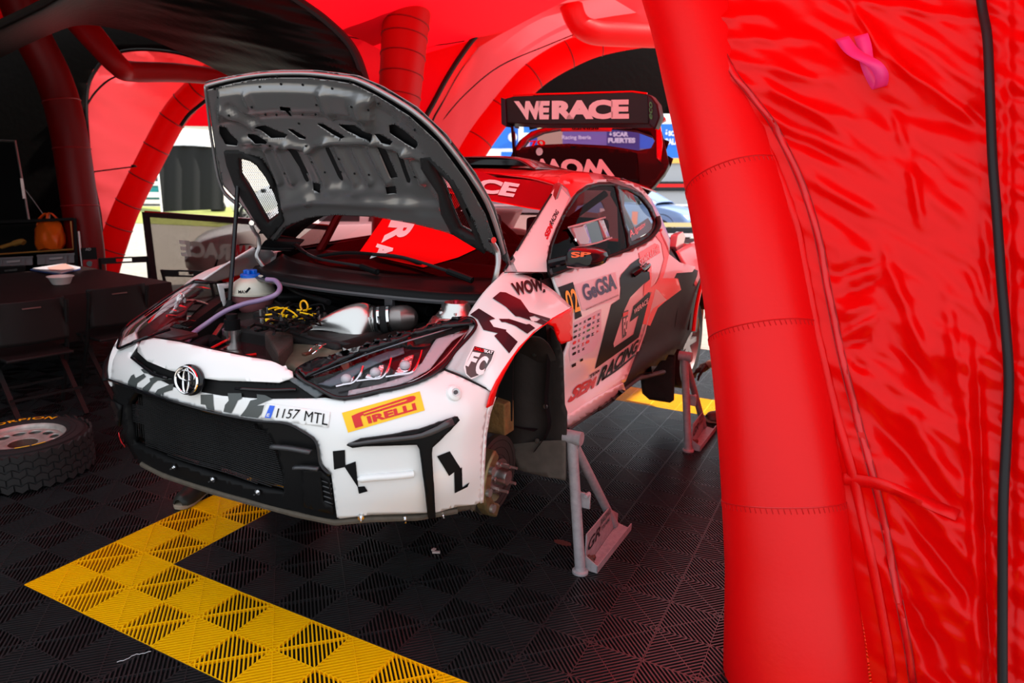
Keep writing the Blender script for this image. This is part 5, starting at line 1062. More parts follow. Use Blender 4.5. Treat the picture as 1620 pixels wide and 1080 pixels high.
for s_ in (-1, 1):
    b = MB(); b.box((s_ * .36, 2.28, 1.0), (.46, .12, .62), Matrix.Rotation(-.2, 3, 'X')); b.box((s_ * .36, 2.36, 1.36), (.40, .12, .2)); b.box((s_ * .36, 2.0, .78), (.46, .5, .16)); se = b.build('seat', CAB, car, bev=.04)
    for k in (-1, 1): b = MB(); b.box((s_ * .36 + k * .19, 2.24, 1.36), (.05, .22, .20)); b.build('seat_wing', mat('seat_blue', (.05, .12, .35), .5), se, bev=.02)
b = MB(); b.tube([(.36 + .17 * math.cos(t), 1.62, 1.18 + .17 * math.sin(t)) for t in [2 * PI * i / 24 for i in range(24)]], .014, 8, closed=True); b.build('steering_wheel', CAB, car)
# sliding vent panel of the side window
PN = clear('polycarbonate', (.80, .66, .68), 1.5)
mp = [(896, 362), (951, 347), (962, 377), (915, 392)]; mo_ = [(924, 357), (943, 350), (952.5, 382), (933, 387)]
GT('window_slider', mp, mat('slider_grey', (.30, .20, .21), .3, coat=.6), .012, .003, 6, [mo_])
cast('slider_opening', mo_, [HG], GLOSSBLK, car, .010, 0, 8)
strip('slider_rail', [(894, 363), (925, 354), (953, 346)], 2.5, [HG], mat('rail_pink', (.5, .35, .36), .3), car, .016, .004); strip('slider_rail', [(918, 391), (940, 386), (963, 378)], 2.5, [HG], MT['rail_pink'], car, .016, .004)
h = hs(906, 381, [HG], .01); b = MB(); b.lathe([(0, .006), (.008, .006), (.008, 0)], h[0], h[1], 10); b.build('slider_knob', CHROME, car)
text('lettering', 'A.Ignatov', [(993, 366), (1019, 350), (1020, 360), (996, 380)], [HG], mat('pink_vinyl', (.75, .45, .5), .4), car, .006, bold=.02)
cast('name_strip', [(992, 367), (1024, 345), (1031, 356), (1028, 366), (998, 382)], [HG], mat('navy_film', (.03, .03, .09), .4), car, .004, 0, 6)
# door mirror
mpz = [(894, 412), (896, 402), (900, 394), (906, 391), (923, 393), (936, 396), (945, 402), (947, 409), (943, 419), (934, 424), (915, 425), (897, 423)]
b = MB(); fr = [P(x, y, 'Y', 1.16) for x, y in mpz]; cc_ = sum(fr, V3()) / len(fr); n = len(fr)
L1 = [cc_ + (p - cc_) * .80 + V3((0, -.03, 0)) for p in fr]; L2 = [cc_ + (p - cc_) * 1.0 for p in fr]; L3 = [cc_ + (p - cc_) * 1.02 + V3((0, .10, 0)) for p in fr]
b.add(L1 + L2 + L3 + [cc_ + V3((0, -.036, 0))], [(i, (i + 1) % n, n + (i + 1) % n, n + i) for i in range(n)] + [(n + i, n + (i + 1) % n, 2 * n + (i + 1) % n, 2 * n + i) for i in range(n)] + [((i + 1) % n, i, 3 * n) for i in range(n)] + [tuple(2 * n + i for i in range(n))])
mr = b.build('mirror', GLOSSBLK, car)
text3('mirror_logo', 'SP', [P(x, y, 'Y', 1.115) for x, y in [(903, 398), (936, 399), (933, 405), (904, 408)]], VORANGE, mr, bold=.04)
b = MB(); b.tube([cc_ + V3((-.05, .05, -.01)), V3((.76, 1.20, 1.335))], .02, 8); b.build('mirror_arm', GLOSSBLK, mr)
# roof scoop, wing, raised tailgate
sp = [[(-.30, 1.92, 1.725), (-.2, 1.90, 1.775), (0, 1.89, 1.785), (.2, 1.90, 1.775), (.30, 1.92, 1.725)], [(-.29, 2.1, 1.73), (-.19, 2.08, 1.78), (0, 2.08, 1.79), (.19, 2.08, 1.78), (.29, 2.1, 1.73)], [(-.24, 2.6, 1.722), (-.15, 2.6, 1.735), (0, 2.6, 1.74), (.15, 2.6, 1.735), (.24, 2.6, 1.722)]]
g = grid(sp, 5, 5); mk('roof_scoop', g[0], outward(g, (0, 2.2, 1.5)), mat('scoop_dark_red', (.05, .006, .008), .25, coat=.5), car, thick=.006)
b = MB(); b.box((0, 2.05, 1.76), (.44, .02, .03)); b.build('scoop_duct', GLOSSBLK, car)
WY = 3.15; wq = lambda x, y, Y=WY: P(x, y, 'Y', Y)
b = MB(); fp_ = [wq(*p) for p in [(795, 157), (812, 152), (900, 149), (1000, 145), (1024, 149), (1028, 152), (1026, 196), (960, 196), (860, 197), (800, 194)]]; b.prism(fp_, (0, .10, -.02)); wg = b.build('rear_wing', mat('wing_black', (.022, .015, .015), .4), car, smooth=False, bev=.006)
b = MB(); b.tube([wq(812, 150), wq(900, 148), wq(1000, 145), wq(1024, 148)], .006, 6); b.build('wing_edge', REDP, wg)
text3('wing_lettering', 'WE', [wq(x, y, WY - .006) for x, y in [(813, 160), (870, 159.5), (868, 189), (824, 189)]], VWHITE, wg, bold=.06, sp=.85)
text3('wing_lettering', 'RACE', [wq(x, y, WY - .006) for x, y in [(873, 159), (995, 157), (995, 188), (873, 189)]], VWHITE, wg, bold=.06, sp=.9)
for x0, x1 in ((1023, 1034),):
    b = MB(); b.prism([wq(x, y, WY - .02) for x, y in [(1023, 148), (1030, 152), (1040, 165), (1044, 185), (1036, 205), (1026, 197)]], (.0, .10, 0)); ep = b.build('end_plate', mat('plate_dark', (.03, .02, .03), .4), wg, bev=.01)
b = MB(); b.prism([wq(x, y, WY - .02) for x, y in [(792, 154), (799, 157), (801, 201), (793, 196)]], (0, .2, 0)); b.build('end_plate', MT['plate_dark'], wg, bev=.004)
text3('plate_mark', 'eco', [wq(x, y, WY - .03) for x, y in [(1027, 187), (1027, 160), (1032, 162), (1032, 190)]], mat('green_vinyl', (.05, .35, .08), .4), wg)
for a, c_ in (((811, 197), (815, 252)),): b = MB(); b.bar(wq(*a, WY + .02), wq(*c_, 3.3), .02, .05); b.build('wing_strut', GLOSSBLK, wg)
tgY = lambda x, y: P(x, y, 'Y', 3.42 + (262 - y) * .0028)
TGM = mat('tailgate_black', (.020, .012, .012), .3, coat=.5)
tgo = [(800, 275), (806, 252), (812, 238), (822, 222), (840, 208), (865, 200), (900, 196), (1038, 192), (1046, 205), (1052, 230), (1058, 258), (1050, 272), (1035, 290), (1022, 302), (1000, 300), (900, 285)]
tgw = [(822, 234), (836, 216), (858, 206), (890, 200), (970, 199), (1005, 203), (1030, 212), (1036, 222), (1030, 234), (1010, 238), (960, 230), (900, 227), (850, 229)]
def tg(n, poly, m, off=0, th=0, holes=(), par=None, st=8):
    tv, tf = tess(poly, holes, st); return mk(n, [tgY(*v) + V3((0, -off, 0)) for v in tv], [tuple(reversed(f)) for f in tf], m, par or car, thick=th)
tgt = tg('tailgate', tgo, TGM, 0, .05, [tgw]); tg('tailgate_glass', tgw, clear('rear_glass', (.50, .34, .48), .5), -.01, 0, (), tgt)
tg('tailgate_frame', [(808, 254), (816, 237), (828, 218), (845, 208), (866, 202), (900, 198), (1036, 195), (1040, 200), (970, 203), (890, 204), (858, 210), (838, 219), (826, 233), (815, 245)], DKRED, .006, .01, (), tgt)
tg('strip_sticker', [(890, 198), (971, 198), (968, 208), (888, 208)], mat('pink_strip', (.75, .10, .14), .4), .012, .002, (), tgt)
text3('sticker_letters', 'BERNER', [tgY(x, y) + V3((0, -.02, 0)) for x, y in [(948, 205), (905, 205), (905, 200), (949, 200)]], VINYLBLK, tgt, bold=.02)
text3('race_number', '70', [tgY(x, y) + V3((0, -.02, 0)) for x, y in [(838, 223), (863, 221), (866, 230), (842, 232)]], VRED, tgt, bold=.03)
for s_, q in (('WOM'[0:3], [(972, 280), (850, 280), (848, 250), (965, 252)]),):
    text3('lettering', 'WOW', [tgY(x, y) + V3((0, -.03, 0)) for x, y in [(975, 279), (848, 279), (846, 251), (968, 252)]], VWHITE, tgt, bold=.06)
b = MB(); b.lathe([(0, .002), (.029, .002), (.029, 0)], tgY(856, 240) + V3((0, -.028, 0)), (0, -1, 0), 20); b.build('lettering_dot', VWHITE, tgt)
tg('tailgate_panel', [(818, 238), (850, 233), (900, 231), (960, 234), (1008, 242), (1012, 288), (900, 284), (816, 270)], BLACKP, .012, .006, (), tgt)
tg('tail_lamp', [(1042, 184), (1050, 182), (1055, 188), (1046, 193), (1050, 225), (1047, 254), (1041, 250), (1040, 210)], mat('lamp_red', (.75, .01, .02), .15, coat=1, bump=.6, bscale=90), .03, .03, (), tgt, 5)
b = MB(); b.tube([tgY(1008, 290), tgY(1000, 268), tgY(985, 266), tgY(970, 268)], .008, 6); b.build('tailgate_strut', GLOSSBLK, tgt)
# ============================================================ JACK STANDS
SG = mat('stand_grey', (.33, .31, .33), .5, noise_amt=.35, nscale=35, bump=.15, bscale=80)
foot = V3((1.992, 1.218, 0)); top = foot + V3((-.075, .02, .60))
st = thing('jack_stand', 'grey steel jack stand holding the sill behind the bare front hub', 'jack stand', foot, 0, 'jack stands under the car')
lf = lambda x, y, z: W(x, y, 'Z', z) - foot
b = MB(); b.cyl((0, 0, .012), top - foot, .0235, 20); b.build('post', SG, st)
b = MB(); b.lathe([(0, .0), (.036, 0), (.036, .010), (.026, .016), (.0235, .03)], (0, 0, 0), (0, 0, 1), 20); b.build('foot', SG, st)
bt = lf(972, 829, .02); b = MB(); b.cyl(bt, top - foot + V3((.012, .01, -.03)), .021, 18); b.build('brace', SG, st)
p1, p2, p3, p4 = lf(926, 899, .01), lf(945, 905, .01), lf(999, 836, .01), lf(977, 826, .01)
b = MB(); b.prism([p1, p2, p3, p4], (0, 0, -.008)); b.build('base_plate', SG, st, smooth=False, bev=.002)
b = MB(); b.prism([p2, p3, p3 + V3((0, 0, .028)), p2 + V3((0, 0, .028))], (p1 - p2).normalized() * .005); b.build('plate_edge', SG, st, smooth=False)
b = MB(); b.prism([p1, p2, p2 + V3((0, 0, .028)), p1 + V3((0, 0, .06))], V3((0, .005, 0))); b.build('plate_edge', SG, st, smooth=False)
b = MB(); wb = [p1, p4, p4 + V3((0, 0, .05)), p1.lerp(p4, .66) + V3((0, 0, .15)), p1 + V3((0, 0, .165))]; b.prism(wb, (p1 - p2).normalized() * .006); b.build('web_plate', SG, st, smooth=False)
wv = lambda u, v: p1.lerp(p4, u) + V3((0, 0, v)) + (p2 - p1).normalized() * .002
text3('stencil', 'GR', [wv(.04, .125), wv(.40, .125), wv(.40, .070), wv(.04, .070)], VINYLBLK, st, bold=.02, shear=.2)
text3('stencil', 'RACING', [wv(.40, .15), wv(.70, .145), wv(.70, .115), wv(.40, .118)], VINYLDK, st)
text3('stencil', 'TEAM', [wv(.42, .105), wv(.68, .10), wv(.68, .08), wv(.42, .083)], VINYLDK, st)
b = MB(); t_ = top - foot; b.cyl(t_ + V3((-.035, .0, .012)), t_ + V3((.045, 0, .012)), .030, 20); b.build('cradle_tube', SG, st)
b = MB(); b.box(t_ * .55 + V3((.035, .02, 0)), (.05, .012, .07)); b.cyl(t_ * .57 + V3((.05, -.01, .02)), t_ * .57 + V3((.05, .03, .02)), .010, 8); b.build('lock_pin', SG, st, bev=.003)
random.seed(5); b = MB(); b.tube(smoothpts([p1 + V3((.01 + .02 * math.cos(k * 1.9), .025 + .02 * math.sin(k * 2.3), .02 + .01 * (k % 4))) for k in range(12)], 4), .007, 7); b.build('retaining_pin', mat('rusty_brown', (.10, .03, .02), .7, bump=.4), st)
s2_ = copy_tree(st); s2_.location = (2.078, 2.851, 0); s2_['label'] = 'grey steel jack stand further back beside the rear mud flap'
# ============================================================ LOOSE WHEEL
wc = W(34, 686, 'Z', .225); wc.z = 0
lw = thing('spare_rally_wheel', 'off-road rally wheel lying flat on the floor left of the front bumper', 'wheel', wc)
b = MB(); b.lathe([(.205, .035), (.27, .0), (.315, .012), (.330, .04), (.330, .185), (.318, .208), (.290, .222), (.255, .226), (.225, .222), (.212, .214), (.206, .20)], (0, 0, 0), (0, 0, 1), 64); b.build('tyre', RUBBER, lw)
for r, z in ((.300, .2195), (.306, .217), (.262, .2265), (.236, .2245)): b = MB(); b.tube([(r * math.cos(2 * PI * k / 64), r * math.sin(2 * PI * k / 64), z) for k in range(64)], .0018, 5, closed=True); b.build('tyre_rib', RUBBER, lw)
b = MB()
for i in range(34):
    for j in range(5):
        a = 2 * PI * (i + (.5 if j % 2 else 0)) / 34; da = 2 * PI / 34 * .44; z0 = .018 + j * .041; sl = .014 * (1 if j % 2 else -1); r0, r1 = .327, .338
        q = []
        for r in (r0, r1):
            for s_, zz in ((-1, z0 + .001 - sl * .4), (-.0, z0 - .003 + sl * .6), (1, z0 + .001 - sl * .4), (1, z0 + .034 - sl * .4), (0, z0 + .030 + sl * .6), (-1, z0 + .034 - sl * .4)): q.append((r * math.cos(a + da * s_), r * math.sin(a + da * s_), max(.004, zz)))
        b.add(q, [(0, 1, 4, 5), (1, 2, 3, 4), (6, 11, 10, 7), (7, 10, 9, 8)] + [(k, (k + 1) % 6, 6 + (k + 1) % 6, 6 + k) for k in range(6)])
o = b.build('tread', mat('tread_rubber', (.022, .021, .021), .75), lw, smooth=False); o['kind'] = 'stuff'
RIM = mat('white_rim_dirty', (.42, .41, .38), .45, metal=.35, noise_amt=.5, nscale=25)
b = MB(); b.lathe([(.200, .03), (.196, .19), (.203, .207), (.212, .212), (.214, .205)], (0, 0, 0), (0, 0, 1), 64); b.lathe([(.197, .185), (.190, .178), (.186, .15)], (0, 0, 0), (0, 0, 1), 64); rim = b.build('rim', RIM, lw)
face = [(.192 * math.cos(2 * PI * k / 60), .192 * math.sin(2 * PI * k / 60)) for k in range(60)]
hol = [[(.150 * math.cos(a0) + .024 * math.cos(t) * math.cos(a0) - .034 * math.sin(t) * math.sin(a0), .150 * math.sin(a0) + .024 * math.cos(t) * math.sin(a0) + .034 * math.sin(t) * math.cos(a0)) for t in [2 * PI * q / 14 for q in range(14)]] for a0 in [2 * PI * (k + .3) / 12 for k in range(12)]]
hol.append([(.072 * math.cos(2 * PI * k / 30), .072 * math.sin(2 * PI * k / 30)) for k in range(30)])
tv, tf = tess(face, hol, .02); mk('spoke_plate', [(v[0], v[1], .182 - .02 * (1 - min(1, v.length / .19))) for v in tv], tf, RIM, rim, thick=.012)
b = MB(); b.lathe([(.072, .168), (.070, .12), (.045, .10), (.040, .08), (0, .08)], (0, 0, 0), (0, 0, 1), 30); b.build('hub_bore', mat('bore_rust', (.16, .10, .08), .6, metal=.5, noise_amt=.5, nscale=40), rim)
for k in range(5): a = 2 * PI * k / 5; b = MB(); b.lathe([(.009, .0), (.009, .006), (0, .006)], (.055 * math.cos(a), .055 * math.sin(a), .105), (0, 0, 1), 8); b.build('bolt_hole', GLOSSBLK, rim)
def ringtext(s, a0, a1, r0, r1, m, z=.2285):
    vs, fs = textmesh(s, .02, 0, 1.1); return mk('tyre_lettering', [((r0 + (r1 - r0) * (1 - v)) * math.cos(a0 + (a1 - a0) * u), (r0 + (r1 - r0) * (1 - v)) * math.sin(a0 + (a1 - a0) * u), z - .12 * max(0, (r0 + (r1 - r0) * (1 - v)) - .265)) for u, v in vs], fs, m, lw, False)
ringtext('SCORPION', math.radians(205), math.radians(112), .232, .282, VYEL)
for a in (-.62, -.30): b = MB(); b.tube([(.236 * math.cos(a + t), .236 * math.sin(a + t), .2275) for t in (0, .07, .14, .21, .28)], .0022, 5); b.build('tyre_stripe', VYEL, lw)
lw.rotation_euler = (0, 0, 0)
# ============================================================ TABLE AND CHAIRS
TZ = .74; tq = [W(x, y, 'Z', TZ) for x, y in [(271, 446), (104, 467), (-120, 490), (-150, 432), (130, 421)]]
tb_ = thing('table', 'long table under a black cloth behind the two black chairs', 'table', (tq[1].x, tq[1].y, 0)); L0_ = V3(tb_.location)
corner = [tq[0], tq[0] + (tq[1] - tq[0]) * 2.3, tq[4] + (tq[1] - tq[0]) * 2.3, tq[4]]
corner = [V3((p.x, p.y, TZ)) - V3((L0_.x, L0_.y, 0)) for p in corner]
CLOTH = mat('black_tablecloth', (.018, .009, .009), .6, spec=.3, bump=.15, bscale=10)
rows = [[corner[0].lerp(corner[1], t).lerp(corner[3].lerp(corner[2], t), s_) + V3((0, 0, .003 * noise.noise(V3((t * 9, s_ * 7, 0))))) for t in [k / 12 for k in range(13)]] for s_ in [k / 6 for k in range(7)]]
g = grid(rows, 2, 2); b = MB(); b.add(g[0], g[1])
per = []
for i in range(4):
    for k in range(12): per.append(corner[i].lerp(corner[(i + 1) % 4], k / 12))
cen = sum(corner, V3()) / 4; vs = []
for lev in range(4):
    for k, p in enumerate(per): d = (p - cen).normalized(); vs.append(p + d * (.0 if lev == 0 else .012 * math.sin(k * 1.9) * lev * .5 + .008) + V3((0, 0, -.12 * lev)))
n = len(per); b.add(vs, [(l * n + k, l * n + (k + 1) % n, (l + 1) * n + (k + 1) % n, (l + 1) * n + k) for l in range(3) for k in range(n)])
b.build('tablecloth', CLOTH, tb_)
for c_ in corner: p = c_.lerp(cen, .08); b = MB(); b.cyl((p.x, p.y, 0), (p.x, p.y, TZ - .02), .018, 10); b.build('leg', BLACKP, tb_)
CH = mat('chair_black', (.009, .0085, .0085), .55)
def chair(loc, rz, label, slot=True, par=None, grp='folding chairs around the table'):
    t = thing('folding_chair', label, 'chair', loc, rz, grp)
    w_ = .215
    b = MB()
    for s_ in (-1, 1): b.tube(smoothpts([(s_ * w_, .30, 0.008), (s_ * w_, .10, .42), (s_ * (w_ - .005), -.02, .80)], 4), .014, 8); 
    b.build('back_frame', CH, t)
    for s_ in (-1, 1): b = MB(); b.bar((s_ * (w_ - .02), -.16, 0.008), (s_ * (w_ - .02), .22, .44), .03, .018); b.build('leg', CH, t)
    b = MB(); b.box((0, .12, .44), (.40, .38, .022)); b.build('seat', CH, t, bev=.008)
    z0, z1 = (.56, .80)
    if slot:
        b = MB(); b.box((-.14, -.005, .77), (.14, .02, .06)); b.box((.14, -.005, .77), (.14, .02, .06)); b.box((0, -.005, .795), (.16, .02, .014)); b.box((0, -.005, .748), (.16, .02, .014)); b.build('backrest', CH, t)
    else:
        g = grid([[(-w_, .02, z), (-.1, -.005, z), (0, -.012, z), (.1, -.005, z), (w_, .02, z)] for z in (.52, .6, .7, .78, .815)], 3, 3); b = MB(); b.add(*g); b.build('backrest', CH, t, thick=.014)
        b = MB(); b.box((0, -.02, .765), (.11, .006, .010)); b.build('grip_slot', mat('slot_edge', (.10, .06, .055), .4), t, bev=.002)
    b = MB(); b.bar((-w_, -.08, .18), (w_, -.08, .18), .016); b.bar((-w_, .2, .2), (w_, .2, .2), .016); b.build('stretcher', CH, t)
    return t
chair((-2.03, 1.86, 0), math.radians(82), 'black folding chair at the table beside the car, right of the other', False)
chair((-1.96, 1.20, 0), math.radians(80), 'black folding chair nearest the lying wheel', False)
chair((-3.72, 3.05, 0), math.radians(60), 'open-backed black folding chair before the red tent legs', True)
chair((-2.45, 2.78, 0), math.radians(25), 'open-backed black folding chair in front of the barrier panel', True)
bw = W(97, 449, 'Z', TZ + .004)
b = MB(); b.lathe([(0, .004), (.055, .004), (.06, 0), (.066, .006), (.088, .056), (.098, .062), (.098, .066), (.086, .062), (.062, .012), (0, .010)], (0, 0, 0), (0, 0, 1), 32)
o = b.build('bowl', mat('white_bowl', (.72, .68, .64), .35), None); o.location = bw; tag(o, 'small white paper bowl standing on the black tablecloth', 'bowl')
b = MB(); [b.box((random.uniform(-.03, .03), random.uniform(-.03, .03), .03), (.02, .015, .012)) for _ in range(6)]; b.build('leftovers', mat('crumb', (.2, .1, .06), .8), o)
bk = [W(x, y, 'Z', TZ + .035) for x, y in [(47, 423), (98, 415), (127, 421), (94, 430), (60, 431)]]; bc = sum(bk, V3()) / 5; bc.z = TZ + .006
t = thing('magazine_pile', 'blue and white magazines stacked on the tablecloth', 'magazines', bc)
for k, (m, z) in enumerate(((mat('magazine_blue', (.03, .05, .16), .4), 0), (mat('magazine_white', (.55, .50, .54), .4), .013))):
    b = MB(); b.prism([V3(((p.x - bc.x) * (1 - .06 * k) + .02 * k, (p.y - bc.y) * (1 - .06 * k), z)) for p in (bk[0], bk[1], bk[2], bk[3])], (0, 0, .012)); b.build('magazine', m, t, smooth=False)
b = MB(); b.prism([V3((p.x - bc.x, p.y - bc.y, .0262)) * 1.0 for p in [bk[0].lerp(bk[2], .35), bk[1].lerp(bk[2], .2), bk[2].lerp(bk[3], .3), bk[3].lerp(bk[0], .3)]], (0, 0, .0008)); b.build('cover_print', mat('print_peach', (.6, .32, .28), .4), t, smooth=False)
# ============================================================ SHELF UNIT, BAG, CRATES
dq = lambda x, y, d=7.0: D(x, y, d)
sb = thing('shelf_unit', 'black shelf unit with a yellow edged shelf at the far left', 'shelf', (dq(60, 470).x, dq(60, 470).y, 0)); I_ = Matrix.Translation(-V3(sb.location))
def wp(n, poly, d0, d1, m, par, th=0, bev=0, base=None):
    q = [(I_ if base is None else base) @ dq(x, y, d0) for x, y in poly]; b = MB(); b.prism(q, wray(60, 400) * (d1 - d0)); return b.build(n, m, par, smooth=False, bev=bev)
SHB = mat('shelf_black', (.010, .009, .009), .5)
wp('back_panel', [(-60, 352), (118, 345), (120, 470), (-60, 480)], 7.55, 7.58, SHB, sb)
wp('side_panel', [(116, 345), (121, 345), (124, 425), (119, 425)], 7.0, 7.5, SHB, sb)
wp('shelf_board', [(-60, 404), (118, 392), (118, 396), (-60, 409)], 7.0, 7.5, SHB, sb)
b = MB(); b.tube([I_ @ dq(-60, 406, 6.98), I_ @ dq(116, 394, 6.98), I_ @ dq(112, 350, 6.98)], .008, 6); b.build('shelf_edge', mat('ochre_edge', (.35, .16, .03), .5), sb)
b = MB(); b.cyl(I_ @ dq(124, 366, 6.95), I_ @ dq(130, 424, 6.95), .012, 10); b.build('upright', STEEL, sb)
wp('top_frame', [(-60, 351), (116, 344), (116, 348), (-60, 356)], 7.0, 7.4, SHB, sb)
CRM = mat('crate_grey', (.22, .21, .22), .5)
for x0, x1, y0, y1, lb in ((-10, 51, 408, 421, 'grey plastic crate below the shelf on its left side'), (59, 117, 403, 418, 'grey plastic crate below the orange carrier bag')):
    c0 = dq((x0 + x1) / 2, y1, 7.02); t = thing('crate', lb, 'crate', c0, 0, 'grey crates in the shelf'); ib = Matrix.Translation(-c0)
    wp('crate_body', [(x0, y0 + 1), (x1, y0 - 2), (x1 + 1, y1 - 2), (x0, y1 + 1)], 7.02, 7.35, CRM, t, bev=.006, base=ib)
    wp('crate_rim', [(x0 - 1, y0), (x1 + 1, y0 - 3), (x1 + 1, y0), (x0 - 1, y0 + 3)], 7.0, 7.36, CRM, t, base=ib)
    xm = (x0 + x1) / 2; wp('handle', [(xm - 10, y0 + 5), (xm + 11, y0 + 3), (xm + 11, y0 + 6), (xm - 10, y0 + 8)], 6.99, 7.02, mat('handle_light', (.42, .42, .43), .4), t, base=ib)
    for k in (.2, .8): xx = x0 + (x1 - x0) * k; wp('crate_rib', [(xx - 1, y0 + 1), (xx + 1, y0 + 1), (xx + 1, y1 - 1), (xx - 1, y1 - 1)], 7.0, 7.03, CRM, t, base=ib)
c0 = dq(18, 436, 6.7); t = thing('drawer_case', 'low black drawer case behind the table edge', 'drawer', c0); ib = Matrix.Translation(-c0)
wp('case_body', [(-40, 424), (40, 421), (40, 450), (-40, 455)], 6.7, 6.95, SHB, t, base=ib); wp('handle', [(7, 427), (27, 425), (27, 428), (7, 430)], 6.68, 6.7, STEEL, t, base=ib)
ORG = fabric('orange_bag_film', (.95, .16, .01), (.95, .14, .01), .35, rough=.35, spec=.5, bump=.5, bscale=18)
c0 = dq(79, 394, 7.1); bag = thing('carrier_bag', 'orange plastic carrier bag standing on the shelf unit', 'bag', c0)
rows = []
for y, cx_, rx, rd in ((394, 79, 20, .10), (385, 78, 24, .13), (372, 78, 24, .13), (362, 78, 22, .11), (354, 78, 18, .08), (347, 77, 11, .04)):
    rows.append([dq(cx_ + rx * math.cos(a) * (1 + .07 * math.sin(5 * a + y)), y + 1.5 * math.sin(4 * a), 7.1 + rd * math.sin(a) * (1 + .12 * math.sin(7 * a + y * .4))) - c0 for a in [2 * PI * k / 18 for k in range(19)]])
g = grid(rows, 2, 3); mk('bag_body', g[0], g[1], ORG, bag)
for L in ([(60, 357), (62, 347), (68, 340), (74, 337), (75, 344), (74, 352)], [(78, 352), (77, 342), (79, 336), (86, 341), (93, 349), (97, 360)]):
    P3 = smoothpts([(*p, 0) for p in L], 4); vs = []
    for p in P3: vs += [dq(p.x - 2.3, p.y, 7.08) - c0, dq(p.x + 2.3, p.y + 1, 7.12) - c0]
    mk('bag_handle', vs, [(2 * i, 2 * i + 1, 2 * i + 3, 2 * i + 2) for i in range(len(P3) - 1)], ORG, bag, thick=.003)
c0 = dq(20, 392, 7.1); b = MB(); b.tube(smoothpts([dq(x, y, 7.1) - c0 for x, y in [(2, 391), (12, 388), (22, 385), (34, 382), (38, 384)]], 4), [.02] * 8 + [.03] * 9, 8); o = b.build('glove', mat('yellow_glove', (.30, .15, .02), .8), None); o.location = c0; tag(o, 'yellow work glove lying left of the orange bag', 'glove')
# frame of a screen and its rope
c0 = dq(45, 350, 7.8); t = thing('display_frame', 'thin metal frame standing before the black tent wall', 'frame', c0)
b = MB(); b.tube([dq(-40, 221, 7.8) - c0, dq(24, 223, 7.8) - c0, dq(35, 285, 7.8) - c0, dq(46, 350, 7.8) - c0], .012, 8); b.build('frame_tube', mat('tube_grey', (.22, .19, .18), .4, metal=.6), t)
wp('screen', [(-60, 225), (22, 226), (34, 286), (43, 350), (-60, 355)], 7.82, 7.84, mat('screen_black', (.004, .004, .004), .5), t, base=Matrix.Translation(-c0))
b = MB(); b.box(dq(35, 298, 7.76) - c0, (.03, .03, .22)); b.build('frame_clamp', STEEL, t)
b = MB(); b.tube([dq(40, 300, 7.75) - c0, dq(55, 320, 7.6) - c0, dq(69, 340, 7.4) - c0], .004, 5); b.build('cord', STEEL, t)
# boxed device by the red leg
c0 = dq(142, 425, 6.9); t = thing('equipment_case', 'small black and red case standing by the red tent legs', 'case', c0); ib = Matrix.Translation(-c0)
wp('case_body', [(130, 392), (152, 391), (154, 410), (131, 411)], 6.9, 7.1, SHB, t, base=ib); wp('case_base', [(131, 411), (154, 410), (155, 430), (132, 431)], 6.9, 7.1, mat('case_red', (.35, .01, .015), .4), t, base=ib)
b = MB(); b.cyl(dq(142, 417, 6.89) - c0, dq(142, 417, 6.92) - c0, .028, 18); b.build('case_port', GLOSSBLK, t)
text3('case_letters', 'AD', [dq(x, y, 6.885) - c0 for x, y in [(135, 392.5), (144, 392), (144, 396), (135, 396.5)]], mat('letter_grey', (.4, .4, .4), .4), t)
# ============================================================ BARRIER
BD = 8.0; c0 = W(240, 470, 'Z', 0); bq = lambda x, y, d=None: D(x, y, (BD + (x - 230) * -.0035) if d is None else d)
bar = thing('barrier', 'low framed barrier with a clear panel and mirrored lettering', 'barrier', (bq(240, 470).x, bq(240, 470).y, 0)); IB = Matrix.Translation(-V3(bar.location))
FRM = mat('frame_maroon', (.05, .025, .028), .4)
def bp(n, poly, m, th=.03, off=0): b = MB(); b.prism([IB @ bq(x, y, BD + (x - 230) * -.0035 - off) for x, y in poly], wray(300, 400) * th); return b.build(n, m, bar, smooth=False)
bp('rail', [(228, 334), (410, 347), (520, 356), (520, 364), (408, 356), (232, 343)], FRM); bp('rail_top', [(228, 333), (410, 346), (520, 355), (520, 357), (408, 348), (228, 335.5)], REDP, .04, .003)
bp('post', [(224, 335), (236, 336), (250, 450), (262, 560), (250, 560), (238, 450)], FRM)
pan = bp('panel', [(236, 343), (520, 364), (520, 560), (262, 560)], clear('smoked_panel', (.62, .58, .56), .4), .004)
mq = homo([(398, 389), (282.5, 379), (287, 405), (394, 415)])
def mtext(s, u0, u1, m):
    vs, fs = textmesh(s, .05, 0, .92); return mk('panel_lettering', [IB @ bq(*mq(u0 + (u1 - u0) * u, v), BD + (mq(u0 + (u1 - u0) * u, v)[0] - 230) * -.0035 - .02) for u, v in vs], fs, m, bar, False)
mtext('WE', 0, .27, fabric('letter_red', (.75, .02, .04), (1, .05, .08), .6)); mtext('RACE', .28, 1, fabric('letter_pale', (.9, .86, .84), (1, .97, .95), .5))
